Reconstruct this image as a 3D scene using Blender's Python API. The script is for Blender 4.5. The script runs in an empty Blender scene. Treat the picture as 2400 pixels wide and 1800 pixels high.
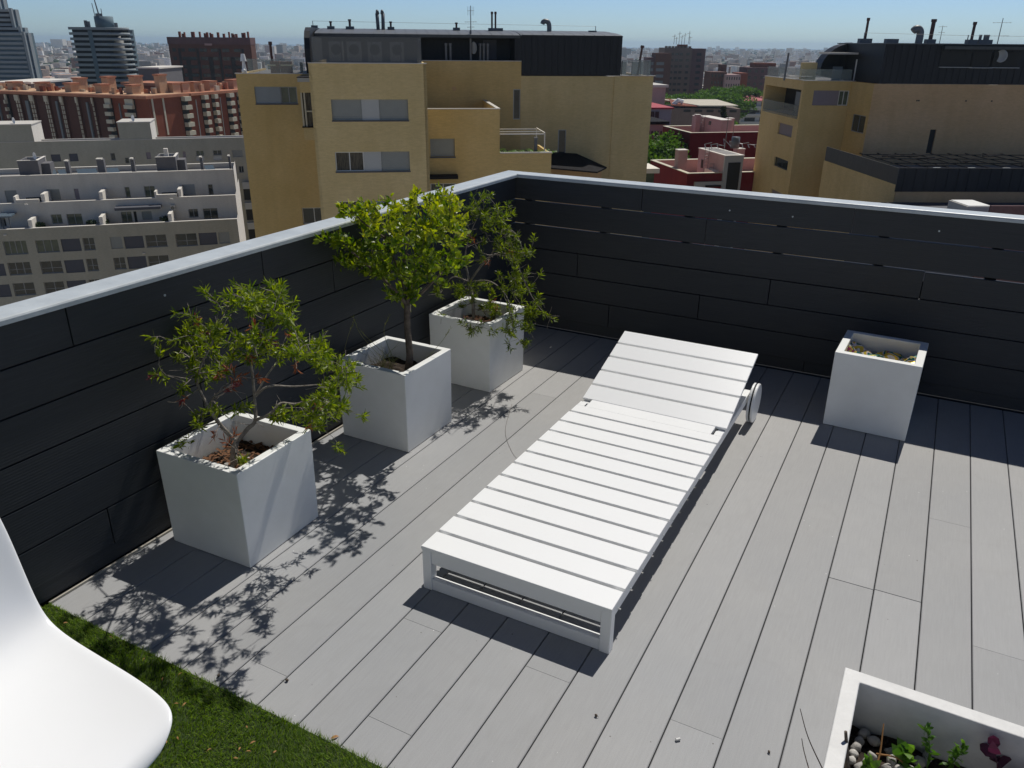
import bpy, math, random
import numpy as np
from mathutils import Vector, Matrix
random.seed(11)
C = bpy.context.scene.collection
S = bpy.context.scene

# ---------------------------------------------------------------- camera, sky, sun, exposure
cam = bpy.data.cameras.new('camera'); cam.lens = 27.7; cam.sensor_width = 36
cam.clip_start = 0.05; cam.clip_end = 40000
co = bpy.data.objects.new('camera', cam); C.objects.link(co); S.camera = co
co.matrix_world = Matrix(((0.8831, -0.1931, 0.4276, 2.276), (0.4691, 0.3468, -0.8122, -4.144), (0.0083, 0.9178, 0.3970, 1.732), (0, 0, 0, 1)))
EYE = (2.276, -4.144)
SUN = Vector((0.045, 0.655, 1.0)).normalized()
w = bpy.data.worlds.new('World'); S.world = w; w.use_nodes = True
wn = w.node_tree.nodes; wl = w.node_tree.links
sky = wn.new('ShaderNodeTexSky'); sky.sky_type = 'NISHITA'; sky.sun_disc = False
sky.sun_elevation = math.asin(SUN.z); sky.sun_rotation = math.atan2(SUN.x, SUN.y)
sky.altitude = 60; sky.air_density = 1.0; sky.dust_density = 0.3; sky.ozone_density = 2.0
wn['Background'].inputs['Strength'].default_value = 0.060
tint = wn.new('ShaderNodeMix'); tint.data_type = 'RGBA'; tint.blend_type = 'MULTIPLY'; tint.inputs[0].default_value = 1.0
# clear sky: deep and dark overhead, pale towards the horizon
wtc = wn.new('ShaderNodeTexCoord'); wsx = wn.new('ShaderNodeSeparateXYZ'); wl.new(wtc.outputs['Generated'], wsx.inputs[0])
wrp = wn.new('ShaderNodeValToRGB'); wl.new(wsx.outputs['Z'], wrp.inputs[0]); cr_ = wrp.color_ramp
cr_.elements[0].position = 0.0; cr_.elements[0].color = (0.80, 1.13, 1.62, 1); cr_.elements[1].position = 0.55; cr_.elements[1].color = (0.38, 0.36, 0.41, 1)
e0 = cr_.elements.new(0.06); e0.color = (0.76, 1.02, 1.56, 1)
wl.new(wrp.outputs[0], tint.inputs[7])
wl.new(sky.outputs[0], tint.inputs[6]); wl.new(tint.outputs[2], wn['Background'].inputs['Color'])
sl = bpy.data.lights.new('sun', 'SUN'); sl.energy = 3.4; sl.angle = math.radians(0.5); sl.color = (1.0, 0.965, 0.90)
so = bpy.data.objects.new('sun', sl); C.objects.link(so); so.rotation_euler = SUN.to_track_quat('Z', 'Y').to_euler()
S.view_settings.view_transform = 'Standard'; S.view_settings.look = 'None'
S.view_settings.exposure = 0.13; S.view_settings.gamma = 1.0
S.cycles.max_bounces = 8; S.cycles.transparent_max_bounces = 12; S.cycles.volume_bounces = 0

# ---------------------------------------------------------------- materials
MATS = {}
def mat(name, col, rough=0.6, metal=0.0, spec=0.4, var=0.0, vscale=5.0, col2=None, bump=0.0, bscale=60.0, alpha=1.0, trans=0.0, stretch=None, sub=0.0, coat=0.0):
    m = bpy.data.materials.new(name); m.use_nodes = True
    nt = m.node_tree; b = nt.nodes['Principled BSDF']
    b.inputs['Base Color'].default_value = (*col, 1); b.inputs['Roughness'].default_value = rough
    b.inputs['Metallic'].default_value = metal; b.inputs['Specular IOR Level'].default_value = spec
    b.inputs['Alpha'].default_value = alpha; b.inputs['Transmission Weight'].default_value = trans
    b.inputs['Coat Weight'].default_value = coat
    if var or col2 or bump:
        tc = nt.nodes.new('ShaderNodeTexCoord'); mp = nt.nodes.new('ShaderNodeMapping')
        nt.links.new(tc.outputs['Object'], mp.inputs[0])
        if stretch: mp.inputs['Scale'].default_value = stretch
    if var or col2:
        n = nt.nodes.new('ShaderNodeTexNoise'); n.inputs['Scale'].default_value = vscale; n.inputs['Detail'].default_value = 6
        n.inputs['Roughness'].default_value = 0.65
        nt.links.new(mp.outputs[0], n.inputs['Vector'])
        r = nt.nodes.new('ShaderNodeValToRGB'); r.color_ramp.elements[0].position = 0.3; r.color_ramp.elements[1].position = 0.7
        c2 = col2 or tuple(c*(1-var) for c in col)
        r.color_ramp.elements[0].color = (*c2, 1); r.color_ramp.elements[1].color = (*(min(1, c*(1+var*0.5)) for c in col), 1)
        nt.links.new(n.outputs['Fac'], r.inputs[0]); nt.links.new(r.outputs[0], b.inputs['Base Color'])
    if bump:
        n2 = nt.nodes.new('ShaderNodeTexNoise'); n2.inputs['Scale'].default_value = bscale; n2.inputs['Detail'].default_value = 4
        nt.links.new(mp.outputs[0], n2.inputs['Vector'])
        bp = nt.nodes.new('ShaderNodeBump'); bp.inputs['Strength'].default_value = bump; bp.inputs['Distance'].default_value = 0.01
        nt.links.new(n2.outputs['Fac'], bp.inputs['Height']); nt.links.new(bp.outputs[0], b.inputs['Normal'])
    MATS[name] = m
    return m
def nodes(m): return m.node_tree.nodes, m.node_tree.links, m.node_tree.nodes['Principled BSDF']

# ---------------------------------------------------------------- mesh builder
class MB:
    def __init__(s): s.v = []; s.f = []; s.mi = []
    def add(s, vs, fs, mi=0):
        o = len(s.v); s.v += [tuple(v) for v in vs]; s.f += [tuple(i+o for i in f) for f in fs]; s.mi += [mi]*len(fs)
    def box(s, x0, x1, y0, y1, z0, z1, mi=0):
        if x0 > x1: x0, x1 = x1, x0
        if y0 > y1: y0, y1 = y1, y0
        if z0 > z1: z0, z1 = z1, z0
        s.add([(x0,y0,z0),(x1,y0,z0),(x1,y1,z0),(x0,y1,z0),(x0,y0,z1),(x1,y0,z1),(x1,y1,z1),(x0,y1,z1)],
              [(0,3,2,1),(4,5,6,7),(0,1,5,4),(1,2,6,5),(2,3,7,6),(3,0,4,7)], mi)
    def quad(s, a, b, c, d, mi=0): s.add([a,b,c,d], [(0,1,2,3)], mi)
    def tube(s, pts, rad, n=6, caps=True, mi=0):
        pts = [Vector(p) for p in pts]
        if not hasattr(rad, '__len__'): rad = [rad]*len(pts)
        rings = []; up = Vector((0.31, 0.17, 0.93))
        for i, p in enumerate(pts):
            d = (pts[min(i+1, len(pts)-1)] - pts[max(i-1, 0)]).normalized()
            a = d.cross(up)
            if a.length < 0.1: a = d.cross(Vector((1, 0, 0)))
            a.normalize(); b = d.cross(a); up = up if abs(d.dot(up)) < 0.95 else Vector((1, 0, 0))
            rings.append([p + (a*math.cos(2*math.pi*k/n) + b*math.sin(2*math.pi*k/n))*rad[i] for k in range(n)])
        vs = [v for r in rings for v in r]; fs = []
        for i in range(len(pts)-1):
            for k in range(n):
                k2 = (k+1) % n; fs.append((i*n+k, i*n+k2, (i+1)*n+k2, (i+1)*n+k))
        if caps: fs.append(tuple(range(n))[::-1]); fs.append(tuple(range((len(pts)-1)*n, len(pts)*n)))
        s.add(vs, fs, mi)
    def cyl(s, x, y, z0, z1, r, n=12, r2=None, mi=0): s.tube([(x,y,z0),(x,y,z1)], [r, r if r2 is None else r2], n, True, mi)
    def build(s, name, m, parent=None, smooth=False, bevel=0.0, loc=None):
        me = bpy.data.meshes.new(name)
        vs = s.v
        if loc: vs = [(v[0]-loc[0], v[1]-loc[1], v[2]-loc[2]) for v in vs]
        me.from_pydata(vs, [], s.f)
        ms = m if isinstance(m, (list, tuple)) else [m]
        for q in ms: me.materials.append(MATS[q] if isinstance(q, str) else q)
        if len(ms) > 1: me.polygons.foreach_set('material_index', s.mi)
        if smooth: me.polygons.foreach_set('use_smooth', [True]*len(me.polygons))
        me.update()
        o = bpy.data.objects.new(name, me); C.objects.link(o)
        if loc: o.location = loc
        if parent: o.parent = parent
        if bevel:
            bm = o.modifiers.new('bevel', 'BEVEL'); bm.width = bevel; bm.segments = 2; bm.limit_method = 'ANGLE'
        return o
def tag(o, label=None, cat=None, group=None, kind=None):
    if label: o['label'] = label
    if cat: o['category'] = cat
    if group: o['group'] = group
    if kind: o['kind'] = kind
    return o
def empty(name, loc, rz=0.0):
    o = bpy.data.objects.new(name, None); C.objects.link(o); o.location = loc; o.rotation_euler = (0, 0, rz); o.empty_display_size = 0.2
    return o

# ---------------------------------------------------------------- near materials
m = mat('deck', (0.37, 0.365, 0.36), 0.62, spec=0.35)
nd, lk, b = nodes(m)
tc = nd.new('ShaderNodeTexCoord')
def noise(scale, detail, vec, rough=0.6):
    n = nd.new('ShaderNodeTexNoise'); n.inputs['Scale'].default_value = scale; n.inputs['Detail'].default_value = detail; n.inputs['Roughness'].default_value = rough
    lk.new(vec, n.inputs['Vector']); return n
def ramp(src, p0, c0, p1, c1):
    r = nd.new('ShaderNodeValToRGB'); r.color_ramp.elements[0].position = p0; r.color_ramp.elements[1].position = p1
    r.color_ramp.elements[0].color = (*c0, 1); r.color_ramp.elements[1].color = (*c1, 1); lk.new(src, r.inputs[0]); return r
def mixc(mode, fac, a, bb):
    x = nd.new('ShaderNodeMix'); x.data_type = 'RGBA'; x.blend_type = mode
    if isinstance(fac, float): x.inputs[0].default_value = fac
    else: lk.new(fac, x.inputs[0])
    for s_, i in ((a, 6), (bb, 7)):
        if isinstance(s_, tuple): x.inputs[i].default_value = (*s_, 1)
        else: lk.new(s_, x.inputs[i])
    return x.outputs[2]
mp = nd.new('ShaderNodeMapping'); mp.inputs['Scale'].default_value = (60, 3, 60); lk.new(tc.outputs['Object'], mp.inputs[0])
grain = noise(3.0, 6, mp.outputs[0], 0.7)
blot = noise(1.6, 7, tc.outputs['Object'], 0.62)
fine = noise(420, 3, tc.outputs['Object'])
att = nd.new('ShaderNodeAttribute'); att.attribute_name = 'tone'
c = mixc('MIX', blot.outputs['Fac'], (0.312, 0.317, 0.324), (0.385, 0.386, 0.383))
g_ = ramp(grain.outputs['Fac'], 0.3, (0.93, 0.93, 0.93), 0.7, (1.04, 1.04, 1.04))
c = mixc('MULTIPLY', 1.0, c, g_.outputs[0])
f_ = ramp(fine.outputs['Fac'], 0.35, (0.92, 0.92, 0.93), 0.65, (1.05, 1.05, 1.04))
c = mixc('MULTIPLY', 1.0, c, f_.outputs[0])
c = mixc('MULTIPLY', 1.0, c, att.outputs['Color'])
blot2 = noise(0.7, 4, tc.outputs['Object'], 0.5); b2 = ramp(blot2.outputs['Fac'], 0.35, (0.93, 0.94, 0.96), 0.6, (1.03, 1.02, 1.01)); c = mixc('MULTIPLY', 1.0, c, b2.outputs[0])
# dusty warm drift near the walls and pale dried water marks
sx_n = nd.new('ShaderNodeSeparateXYZ'); lk.new(tc.outputs['Object'], sx_n.inputs[0])
mr = nd.new('ShaderNodeMapRange'); mr.inputs[1].default_value = -1.6; mr.inputs[2].default_value = 0.2; lk.new(sx_n.outputs['Y'], mr.inputs[0])
c = mixc('MULTIPLY', mr.outputs[0], c, (1.03, 1.005, 0.97))
wm = noise(3.2, 3, tc.outputs['Object'], 0.45); wr = nd.new('ShaderNodeValToRGB'); lk.new(wm.outputs['Fac'], wr.inputs[0])
wr.color_ramp.elements[0].position = 0.52; wr.color_ramp.elements[0].color = (1, 1, 1, 1); wr.color_ramp.elements[1].position = 0.60; wr.color_ramp.elements[1].color = (1, 1, 1, 1)
e1 = wr.color_ramp.elements.new(0.56); e1.color = (0.93, 0.925, 0.915, 1)
c = mixc('MULTIPLY', 0.3, c, wr.outputs[0])
# small dark and pale specks, a few scuffs
vo = nd.new('ShaderNodeTexVoronoi'); vo.inputs['Scale'].default_value = 22; lk.new(tc.outputs['Object'], vo.inputs['Vector'])
sp = ramp(vo.outputs['Distance'], 0.045, (1, 1, 1), 0.06, (0, 0, 0))
wn_ = nd.new('ShaderNodeTexWhiteNoise'); lk.new(vo.outputs['Position'], wn_.inputs['Vector'])
s1 = ramp(wn_.outputs['Value'], 0.86, (0, 0, 0), 0.87, (1, 1, 1))
mu = nd.new('ShaderNodeMath'); mu.operation = 'MULTIPLY'; lk.new(sp.outputs[0], mu.inputs[0]); lk.new(s1.outputs[0], mu.inputs[1])
c = mixc('MIX', mu.outputs[0], c, (0.13, 0.12, 0.11))
vo2 = nd.new('ShaderNodeTexVoronoi'); vo2.inputs['Scale'].default_value = 31; lk.new(tc.outputs['Object'], vo2.inputs['Vector'])
sp2 = ramp(vo2.outputs['Distance'], 0.04, (1, 1, 1), 0.055, (0, 0, 0))
wn2 = nd.new('ShaderNodeTexWhiteNoise'); lk.new(vo2.outputs['Position'], wn2.inputs['Vector'])
s2 = ramp(wn2.outputs['Value'], 0.90, (0, 0, 0), 0.91, (1, 1, 1))
mu2 = nd.new('ShaderNodeMath'); mu2.operation = 'MULTIPLY'; lk.new(sp2.outputs[0], mu2.inputs[0]); lk.new(s2.outputs[0], mu2.inputs[1])
c = mixc('MIX', mu2.outputs[0], c, (0.8, 0.8, 0.78))
lk.new(c, b.inputs['Base Color'])
bp = nd.new('ShaderNodeBump'); bp.inputs['Strength'].default_value = 0.25; bp.inputs['Distance'].default_value = 0.002
lk.new(fine.outputs['Fac'], bp.inputs['Height']); lk.new(bp.outputs[0], b.inputs['Normal'])

m = mat('panel', (0.030, 0.034, 0.040), 0.55, spec=0.35)
nd, lk, b = nodes(m)
tc = nd.new('ShaderNodeTexCoord')
mp = nd.new('ShaderNodeMapping'); mp.inputs['Scale'].default_value = (2, 2, 40); lk.new(tc.outputs['Object'], mp.inputs[0])
n1 = noise(2.5, 6, mp.outputs[0], 0.7)
r1 = ramp(n1.outputs['Fac'], 0.25, (0.033, 0.036, 0.040), 0.75, (0.044, 0.048, 0.053)); lk.new(r1.outputs[0], b.inputs['Base Color'])
wv = nd.new('ShaderNodeTexWave'); wv.bands_direction = 'Z'; wv.inputs['Scale'].default_value = 31; wv.inputs['Distortion'].default_value = 0.0
lk.new(tc.outputs['Object'], wv.inputs['Vector'])
ad = nd.new('ShaderNodeMath'); ad.operation = 'ADD'; lk.new(wv.outputs['Fac'], ad.inputs[0]); lk.new(n1.outputs['Fac'], ad.inputs[1])
bp = nd.new('ShaderNodeBump'); bp.inputs['Strength'].default_value = 0.13; bp.inputs['Distance'].default_value = 0.0025
lk.new(ad.outputs[0], bp.inputs['Height']); lk.new(bp.outputs[0], b.inputs['Normal'])

mat('coping', (0.56, 0.60, 0.61), 0.42, metal=0.0, spec=0.5, col2=(0.44, 0.475, 0.485), vscale=9, bump=0.12, bscale=35)
mat('dark_gap', (0.012, 0.012, 0.013), 0.9)
mat('white_planter', (0.85, 0.86, 0.84), 0.45, spec=0.4, col2=(0.78, 0.785, 0.755), vscale=5, bump=0.035, bscale=160)
mat('white_worn', (0.70, 0.695, 0.675), 0.5, spec=0.4, col2=(0.58, 0.575, 0.56), vscale=14, bump=0.12, bscale=140)
mat('white_paint', (0.88, 0.885, 0.88), 0.33, spec=0.45, var=0.015, vscale=6)
mat('white_plastic', (0.88, 0.885, 0.885), 0.24, spec=0.5, var=0.01, vscale=3)
mat('tyre', (0.02, 0.02, 0.02), 0.8)
mat('soil', (0.045, 0.03, 0.02), 0.95, col2=(0.018, 0.012, 0.008), vscale=40, bump=0.8, bscale=90)
mat('bark_chip', (0.19, 0.085, 0.035), 0.85, col2=(0.08, 0.035, 0.016), vscale=50)
mat('pebble', (0.46, 0.43, 0.39), 0.75, col2=(0.30, 0.29, 0.28), vscale=35, bump=0.3, bscale=120)
mat('pebble_white', (0.62, 0.60, 0.57), 0.7, col2=(0.45, 0.43, 0.40), vscale=35, bump=0.3, bscale=120)
mat('bark', (0.17, 0.135, 0.105), 0.9, col2=(0.075, 0.06, 0.048), vscale=45, bump=0.7, bscale=140)
mat('bark_pale', (0.36, 0.32, 0.28), 0.9, col2=(0.13, 0.11, 0.09), vscale=60, bump=0.6, bscale=180)
def leafmat(name, c1, c2, rough=0.42, tr=0.45):
    m = bpy.data.materials.new(name); m.use_nodes = True; nt = m.node_tree; nd = nt.nodes; lk = nt.links
    b = nd['Principled BSDF']; b.inputs['Roughness'].default_value = rough; b.inputs['Specular IOR Level'].default_value = 0.45
    g = nd.new('ShaderNodeNewGeometry'); r = nd.new('ShaderNodeValToRGB')
    r.color_ramp.elements[0].color = (*c1, 1); r.color_ramp.elements[1].color = (*c2, 1)
    lk.new(g.outputs['Random Per Island'], r.inputs[0]); lk.new(r.outputs[0], b.inputs['Base Color'])
    t = nd.new('ShaderNodeBsdfTranslucent'); mx = nd.new('ShaderNodeMixShader'); mx.inputs[0].default_value = tr
    hs = nd.new('ShaderNodeHueSaturation'); hs.inputs['Value'].default_value = 1.5; hs.inputs['Saturation'].default_value = 1.1
    lk.new(r.outputs[0], hs.inputs['Color']); lk.new(hs.outputs[0], t.inputs['Color'])
    lk.new(b.outputs[0], mx.inputs[1]); lk.new(t.outputs[0], mx.inputs[2])
    lk.new(mx.outputs[0], nd['Material Output'].inputs['Surface']); MATS[name] = m; return m
leafmat('needle', (0.055, 0.105, 0.011), (0.28, 0.335, 0.03), 0.42, 0.5)
leafmat('needle_dark', (0.05, 0.09, 0.011), (0.22, 0.27, 0.027), 0.42, 0.5)
leafmat('needle_dead', (0.20, 0.055, 0.022), (0.36, 0.13, 0.055), 0.7, 0.3)
leafmat('flower_red', (0.10, 0.008, 0.016), (0.22, 0.02, 0.03), 0.7, 0.2)
leafmat('citrus', (0.045, 0.105, 0.009), (0.27, 0.33, 0.022), 0.33)
leafmat('citrus_young', (0.24, 0.30, 0.02), (0.42, 0.43, 0.04), 0.4)
leafmat('grass', (0.065, 0.14, 0.016), (0.26, 0.37, 0.045), 0.6, 0.4)
leafmat('grass_pale', (0.16, 0.20, 0.06), (0.28, 0.26, 0.12), 0.7, 0.3)
leafmat('leaf_green', (0.06, 0.15, 0.02), (0.15, 0.28, 0.04), 0.45)
leafmat('leaf_purple', (0.055, 0.012, 0.03), (0.11, 0.03, 0.06), 0.45, 0.3)
leafmat('dry_leaf', (0.30, 0.13, 0.05), (0.46, 0.26, 0.10), 0.8, 0.2)
mat('turf_base', (0.045, 0.075, 0.018), 0.95, col2=(0.02, 0.035, 0.008), vscale=120, bump=0.6, bscale=300)
mat('concrete', (0.30, 0.29, 0.27), 0.9, var=0.15)
mat('strip_tan', (0.42, 0.39, 0.33), 0.7, var=0.1)

# ---------------------------------------------------------------- deck and parapet walls
XL, YB, ZC = -0.072, 0.339, 0.983
BW = 0.15; X0 = 0.4036
joints = {12: [-1.580, -3.9], 13: [-1.575], 14: [-0.98, -2.9], 15: [-1.729], 7: [-2.481], 5: [-2.863], 2: [-2.858], 4: [-2.479], 1: [-0.652],
          10: [-2.471], 17: [-2.1], 3: [-0.4], 9: [-0.1], -2: [-1.9]}
db = MB(); tones = []
GAP = 0.0032
def deckbox(x0, x1, y0, y1, tone):
    e = 0.0022
    n0 = len(db.f)
    db.add([(x0, y0, -0.022), (x1, y0, -0.022), (x1, y1, -0.022), (x0, y1, -0.022),
            (x0, y0, -e), (x1, y0, -e), (x1, y1, -e), (x0, y1, -e),
            (x0+e, y0+e*0.15, 0), (x1-e, y0+e*0.15, 0), (x1-e, y1-e*0.15, 0), (x0+e, y1-e*0.15, 0)],
           [(0, 1, 5, 4), (1, 2, 6, 5), (2, 3, 7, 6), (3, 0, 4, 7), (4, 5, 9, 8), (5, 6, 10, 9), (6, 7, 11, 10), (7, 4, 8, 11), (8, 9, 10, 11)])
    for _ in range(len(db.f)-n0): tones.append(tone)
rt = random.Random(5)
for i in range(-3, 34):
    xa = X0 + BW*i + GAP/2; xb = X0 + BW*(i+1) - GAP/2
    if i == -3: xa = XL + 0.004
    js = sorted(joints.get(i, []), reverse=True)
    js = [j for j in js if j > -2.98]; ys = [YB - 0.004] + js + [-2.985]
    tight = 0.0003 if i not in (12, 13) else 0.0016
    for a, bb in zip(ys[:-1], ys[1:]):
        deckbox(xa, xb, bb+tight, a-tight, rt.uniform(0.93, 1.04))
deck = db.build('deck', 'deck'); tag(deck, kind='structure')
ca = deck.data.attributes.new('tone', 'FLOAT_COLOR', 'FACE')
ca.data.foreach_set('color', [v for t in tones for v in (t, t, t*1.002, 1)])
q = MB(); q.box(XL-0.10, 5.4, -7.8, YB+0.12, -0.42, -0.026); tag(q.build('terrace_slab', 'dark_gap'), kind='structure')

def parapet(name, label, axis, joints_, leak=False):
    """axis 'y': wall along y at x=XL ; axis 'x': wall along x at y=YB"""
    t = empty(name, (XL, YB, 0))
    tag(t, label, 'parapet')
    span = (-7.4, YB) if axis == 'y' else (XL, 5.2)
    def bx(mb, a0, a1, d0, d1, z0, z1):
        # d = depth outward from the inner face
        if axis == 'y': mb.box(XL-d1, XL-d0, a0, a1, z0, z1)
        else: mb.box(a0, a1, YB+d0, YB+d1, z0, z1)
    L = tuple(t.location)
    for r in range(7):
        z1 = 0.962 if r == 0 else 0.8263-(r-1)*0.15-(0.0035 if leak and r < 3 else 0.0022)
        z0 = 0.8263-r*0.15+(0.0035 if leak and r < 2 else 0.0022) if r < 6 else 0.008
        js = sorted(joints_.get(r, []))
        ends = [span[0]] + js + [span[1]]
        for k, (a, bb) in enumerate(zip(ends[:-1], ends[1:])):
            mb = MB(); zz1 = z1
            if leak and r == 2 and a > 1.9: zz1 -= 0.0045
            set_in = 0.012 if r == 6 else 0.0
            bx(mb, (a-0.020 if k == 0 and axis == 'x' else a+0.002), bb-0.002, set_in, 0.022+set_in, z0, zz1)
            mb.build('wall_board', 'panel', t, loc=L, bevel=0.0018).location = (0, 0, 0)
    st = MB()
    a = span[0]+0.05
    while a < span[1]-0.05:
        mb = MB(); bx(mb, a, a+0.05, 0.036, 0.085, 0.0, 0.955); mb.build('post', 'dark_gap', t, loc=L).location = (0, 0, 0); a += 0.52
    bk = MB()
    bx(bk, span[0], span[1]+(0.0 if axis == 'y' else 0), 0.087, 0.10, -0.02, 0.60 if leak else 0.955)
    bk.build('backing_sheet', 'dark_gap', t, loc=L).location = (0, 0, 0)
    return t
wl_ = parapet('parapet_wall', 'dark grey boarded parapet behind the three planted planters, with pale metal coping', 'y',
        {0: [-2.707, -1.86, -4.8], 1: [-1.44, -3.9], 2: [-0.62, -3.2, -5.1], 3: [-2.25, -4.4], 4: [-0.906, -3.5], 5: [-2.72, -0.3], 6: [-1.6, -4.0]})
wb_ = parapet('parapet_wall', 'dark grey boarded parapet behind the lounger and the foil-filled planter, pale coping', 'x',
        {0: [0.765, 1.925, 4.1], 1: [1.158, 3.3], 2: [2.308], 3: [0.372, 1.553, 3.7], 4: [1.163, 2.9], 5: [0.6, 2.4], 6: [1.8]}, leak=True)
def coping(axis, par):
    # folded metal cap with a rounded inner nose
    t = 0.117; o = 0.017; prof = [(-o, ZC-0.021), (-o, ZC-0.007), (-o+0.003, ZC-0.002), (-o+0.009, ZC), (t-0.006, ZC-0.003), (t, ZC-0.006), (t, ZC-0.05), (t-0.003, ZC-0.05), (t-0.003, ZC-0.021)]
    mb = MB(); n = len(prof)
    def P(d, z, end):
        if axis == 'y': return (XL-d, -7.3 if end == 0 else YB+d, z)
        return (5.3 if end == 0 else XL-d, YB+d, z)
    vs = [P(d, z, e) for e in (0, 1) for d, z in prof]
    fs = [(k, (k+1) % n, n+(k+1) % n, n+k) for k in range(n)] + [tuple(range(n))]
    if axis == 'x': fs = [f[::-1] for f in fs]
    mb.add(vs, fs); L = tuple(par.location)
    o_ = mb.build('coping', 'coping', par, loc=L); o_.location = (0, 0, 0)
coping('y', wl_); coping('x', wb_)
# tan edging strip at the foot of the left wall
q = MB(); q.box(XL-0.006, XL+0.003, -2.985, YB-0.02, -0.02, 0.0065)
o = q.build('edge_strip', 'strip_tan', wl_, loc=tuple(wl_.location)); o.location = (0, 0, 0)
# little round screw caps on the boards
def cap(x, y, z, ax, par):
    mb = MB(); L = tuple(par.location)
    mb.tube([(x, y, z), (x+(0.002 if ax == 'y' else 0), y-(0.002 if ax == 'x' else 0), z)], 0.0045, 10)
    mb.build('screw_cap', 'coping', par, loc=L).location = (0, 0, 0)
for yy in (-2.34, -0.35): cap(XL, yy, 0.90, 'y', wl_)
for xx in (1.28, 1.62, 2.33): cap(xx, YB, 0.885, 'x', wb_)

# unseen house behind the camera, put in so its sunlit white wall lights the terrace
hw = empty('house_wall', (2.6, -7.45, 0)); tag(hw, 'unseen sunlit white house wall with a glazed door, added at the back of the lawn to bounce light', 'house')
for a0, a1, b0, b1 in ((-2.67, -0.6, 0.0, 3.4), (1.4, 2.7, 0.0, 3.4), (-0.599, 1.399, 2.3, 3.4)):
    q = MB(); q.box(a0, a1, -0.2, 0.0, b0, b1); q.build('wall', 'white_planter', hw)
q = MB(); q.box(-0.598, 1.398, -0.12, -0.10, 0.0, 2.299); q.build('door_glass', 'dark_gap', hw)
for x in (-0.598, 0.37, 1.338):
    q = MB(); q.box(x, x+0.06, -0.099, -0.04, 0.0, 2.299); q.build('door_frame', 'coping', hw)

# ---------------------------------------------------------------- lawn of artificial turf
q = MB(); q.box(XL+0.004, 5.2, -7.44, -2.987, -0.02, 0.004); tag(q.build('lawn', 'turf_base'), kind='structure')
rg = np.random.default_rng(3)
def grass(N, x0, x1, y0, y1, h0, h1, wd):
    px = rg.uniform(x0, x1, N); py = rg.uniform(y0, y1, N)
    h = rg.uniform(h0, h1, N); a = rg.uniform(0, 6.283, N); ln = rg.uniform(0.1, 0.9, N)*h
    # soft swirls of lean
    sw = 2.0*np.sin(px*9+py*5)+1.3*np.cos(py*13-px*4); a = sw + rg.normal(0, 1.1, N)
    ca, sa = np.cos(a), np.sin(a); fa = rg.uniform(0, 6.283, N); wx, wy = np.cos(fa)*wd, np.sin(fa)*wd
    V = np.zeros((N, 5, 3))
    V[:, 0] = np.stack([px-wx, py-wy, np.full(N, 0.003)], 1); V[:, 1] = np.stack([px+wx, py+wy, np.full(N, 0.003)], 1)
    mx, my = px+ca*ln*0.35, py+sa*ln*0.35
    V[:, 2] = np.stack([mx+wx*0.8, my+wy*0.8, h*0.6], 1); V[:, 3] = np.stack([mx-wx*0.8, my-wy*0.8, h*0.6], 1)
    V[:, 4] = np.stack([px+ca*ln, py+sa*ln, h], 1)
    V = V.reshape(-1, 3)
    me = bpy.data.meshes.new('turf'); b0 = np.arange(N)*5
    loops = np.stack([b0, b0+1, b0+2, b0+3, b0+3, b0+2, b0+4], 1).reshape(-1)
    me.vertices.add(len(V)); me.vertices.foreach_set('co', V.reshape(-1))
    me.loops.add(len(loops)); me.loops.foreach_set('vertex_index', loops.astype(np.int32))
    me.polygons.add(2*N); me.polygons.foreach_set('loop_start', np.stack([np.arange(N)*7, np.arange(N)*7+4], 1).reshape(-1).astype(np.int32))
    me.update(calc_edges=True); return me
me = grass(95000, XL+0.005, 1.75, -3.75, -2.984, 0.010, 0.024, 0.0009)
me.materials.append(MATS['grass']); o = bpy.data.objects.new('turf', me); C.objects.link(o); tag(o, 'green artificial grass with short upright blades beside the deck', 'grass', kind='stuff')
me = grass(9000, XL+0.005, 1.75, -3.75, -2.98, 0.006, 0.016, 0.0012)
me.materials.append(MATS['grass_pale']); o = bpy.data.objects.new('turf_thatch', me); C.objects.link(o); tag(o, 'straw coloured thatch curled low in the artificial grass', 'grass', kind='stuff')
me = grass(70000, 1.75, 4.4, -4.6, -2.984, 0.012, 0.025, 0.0018)
me.materials.append(MATS['grass']); o = bpy.data.objects.new('turf', me); C.objects.link(o); tag(o, 'artificial grass to the side, out past the long pebble planter', 'grass', kind='stuff')

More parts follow.
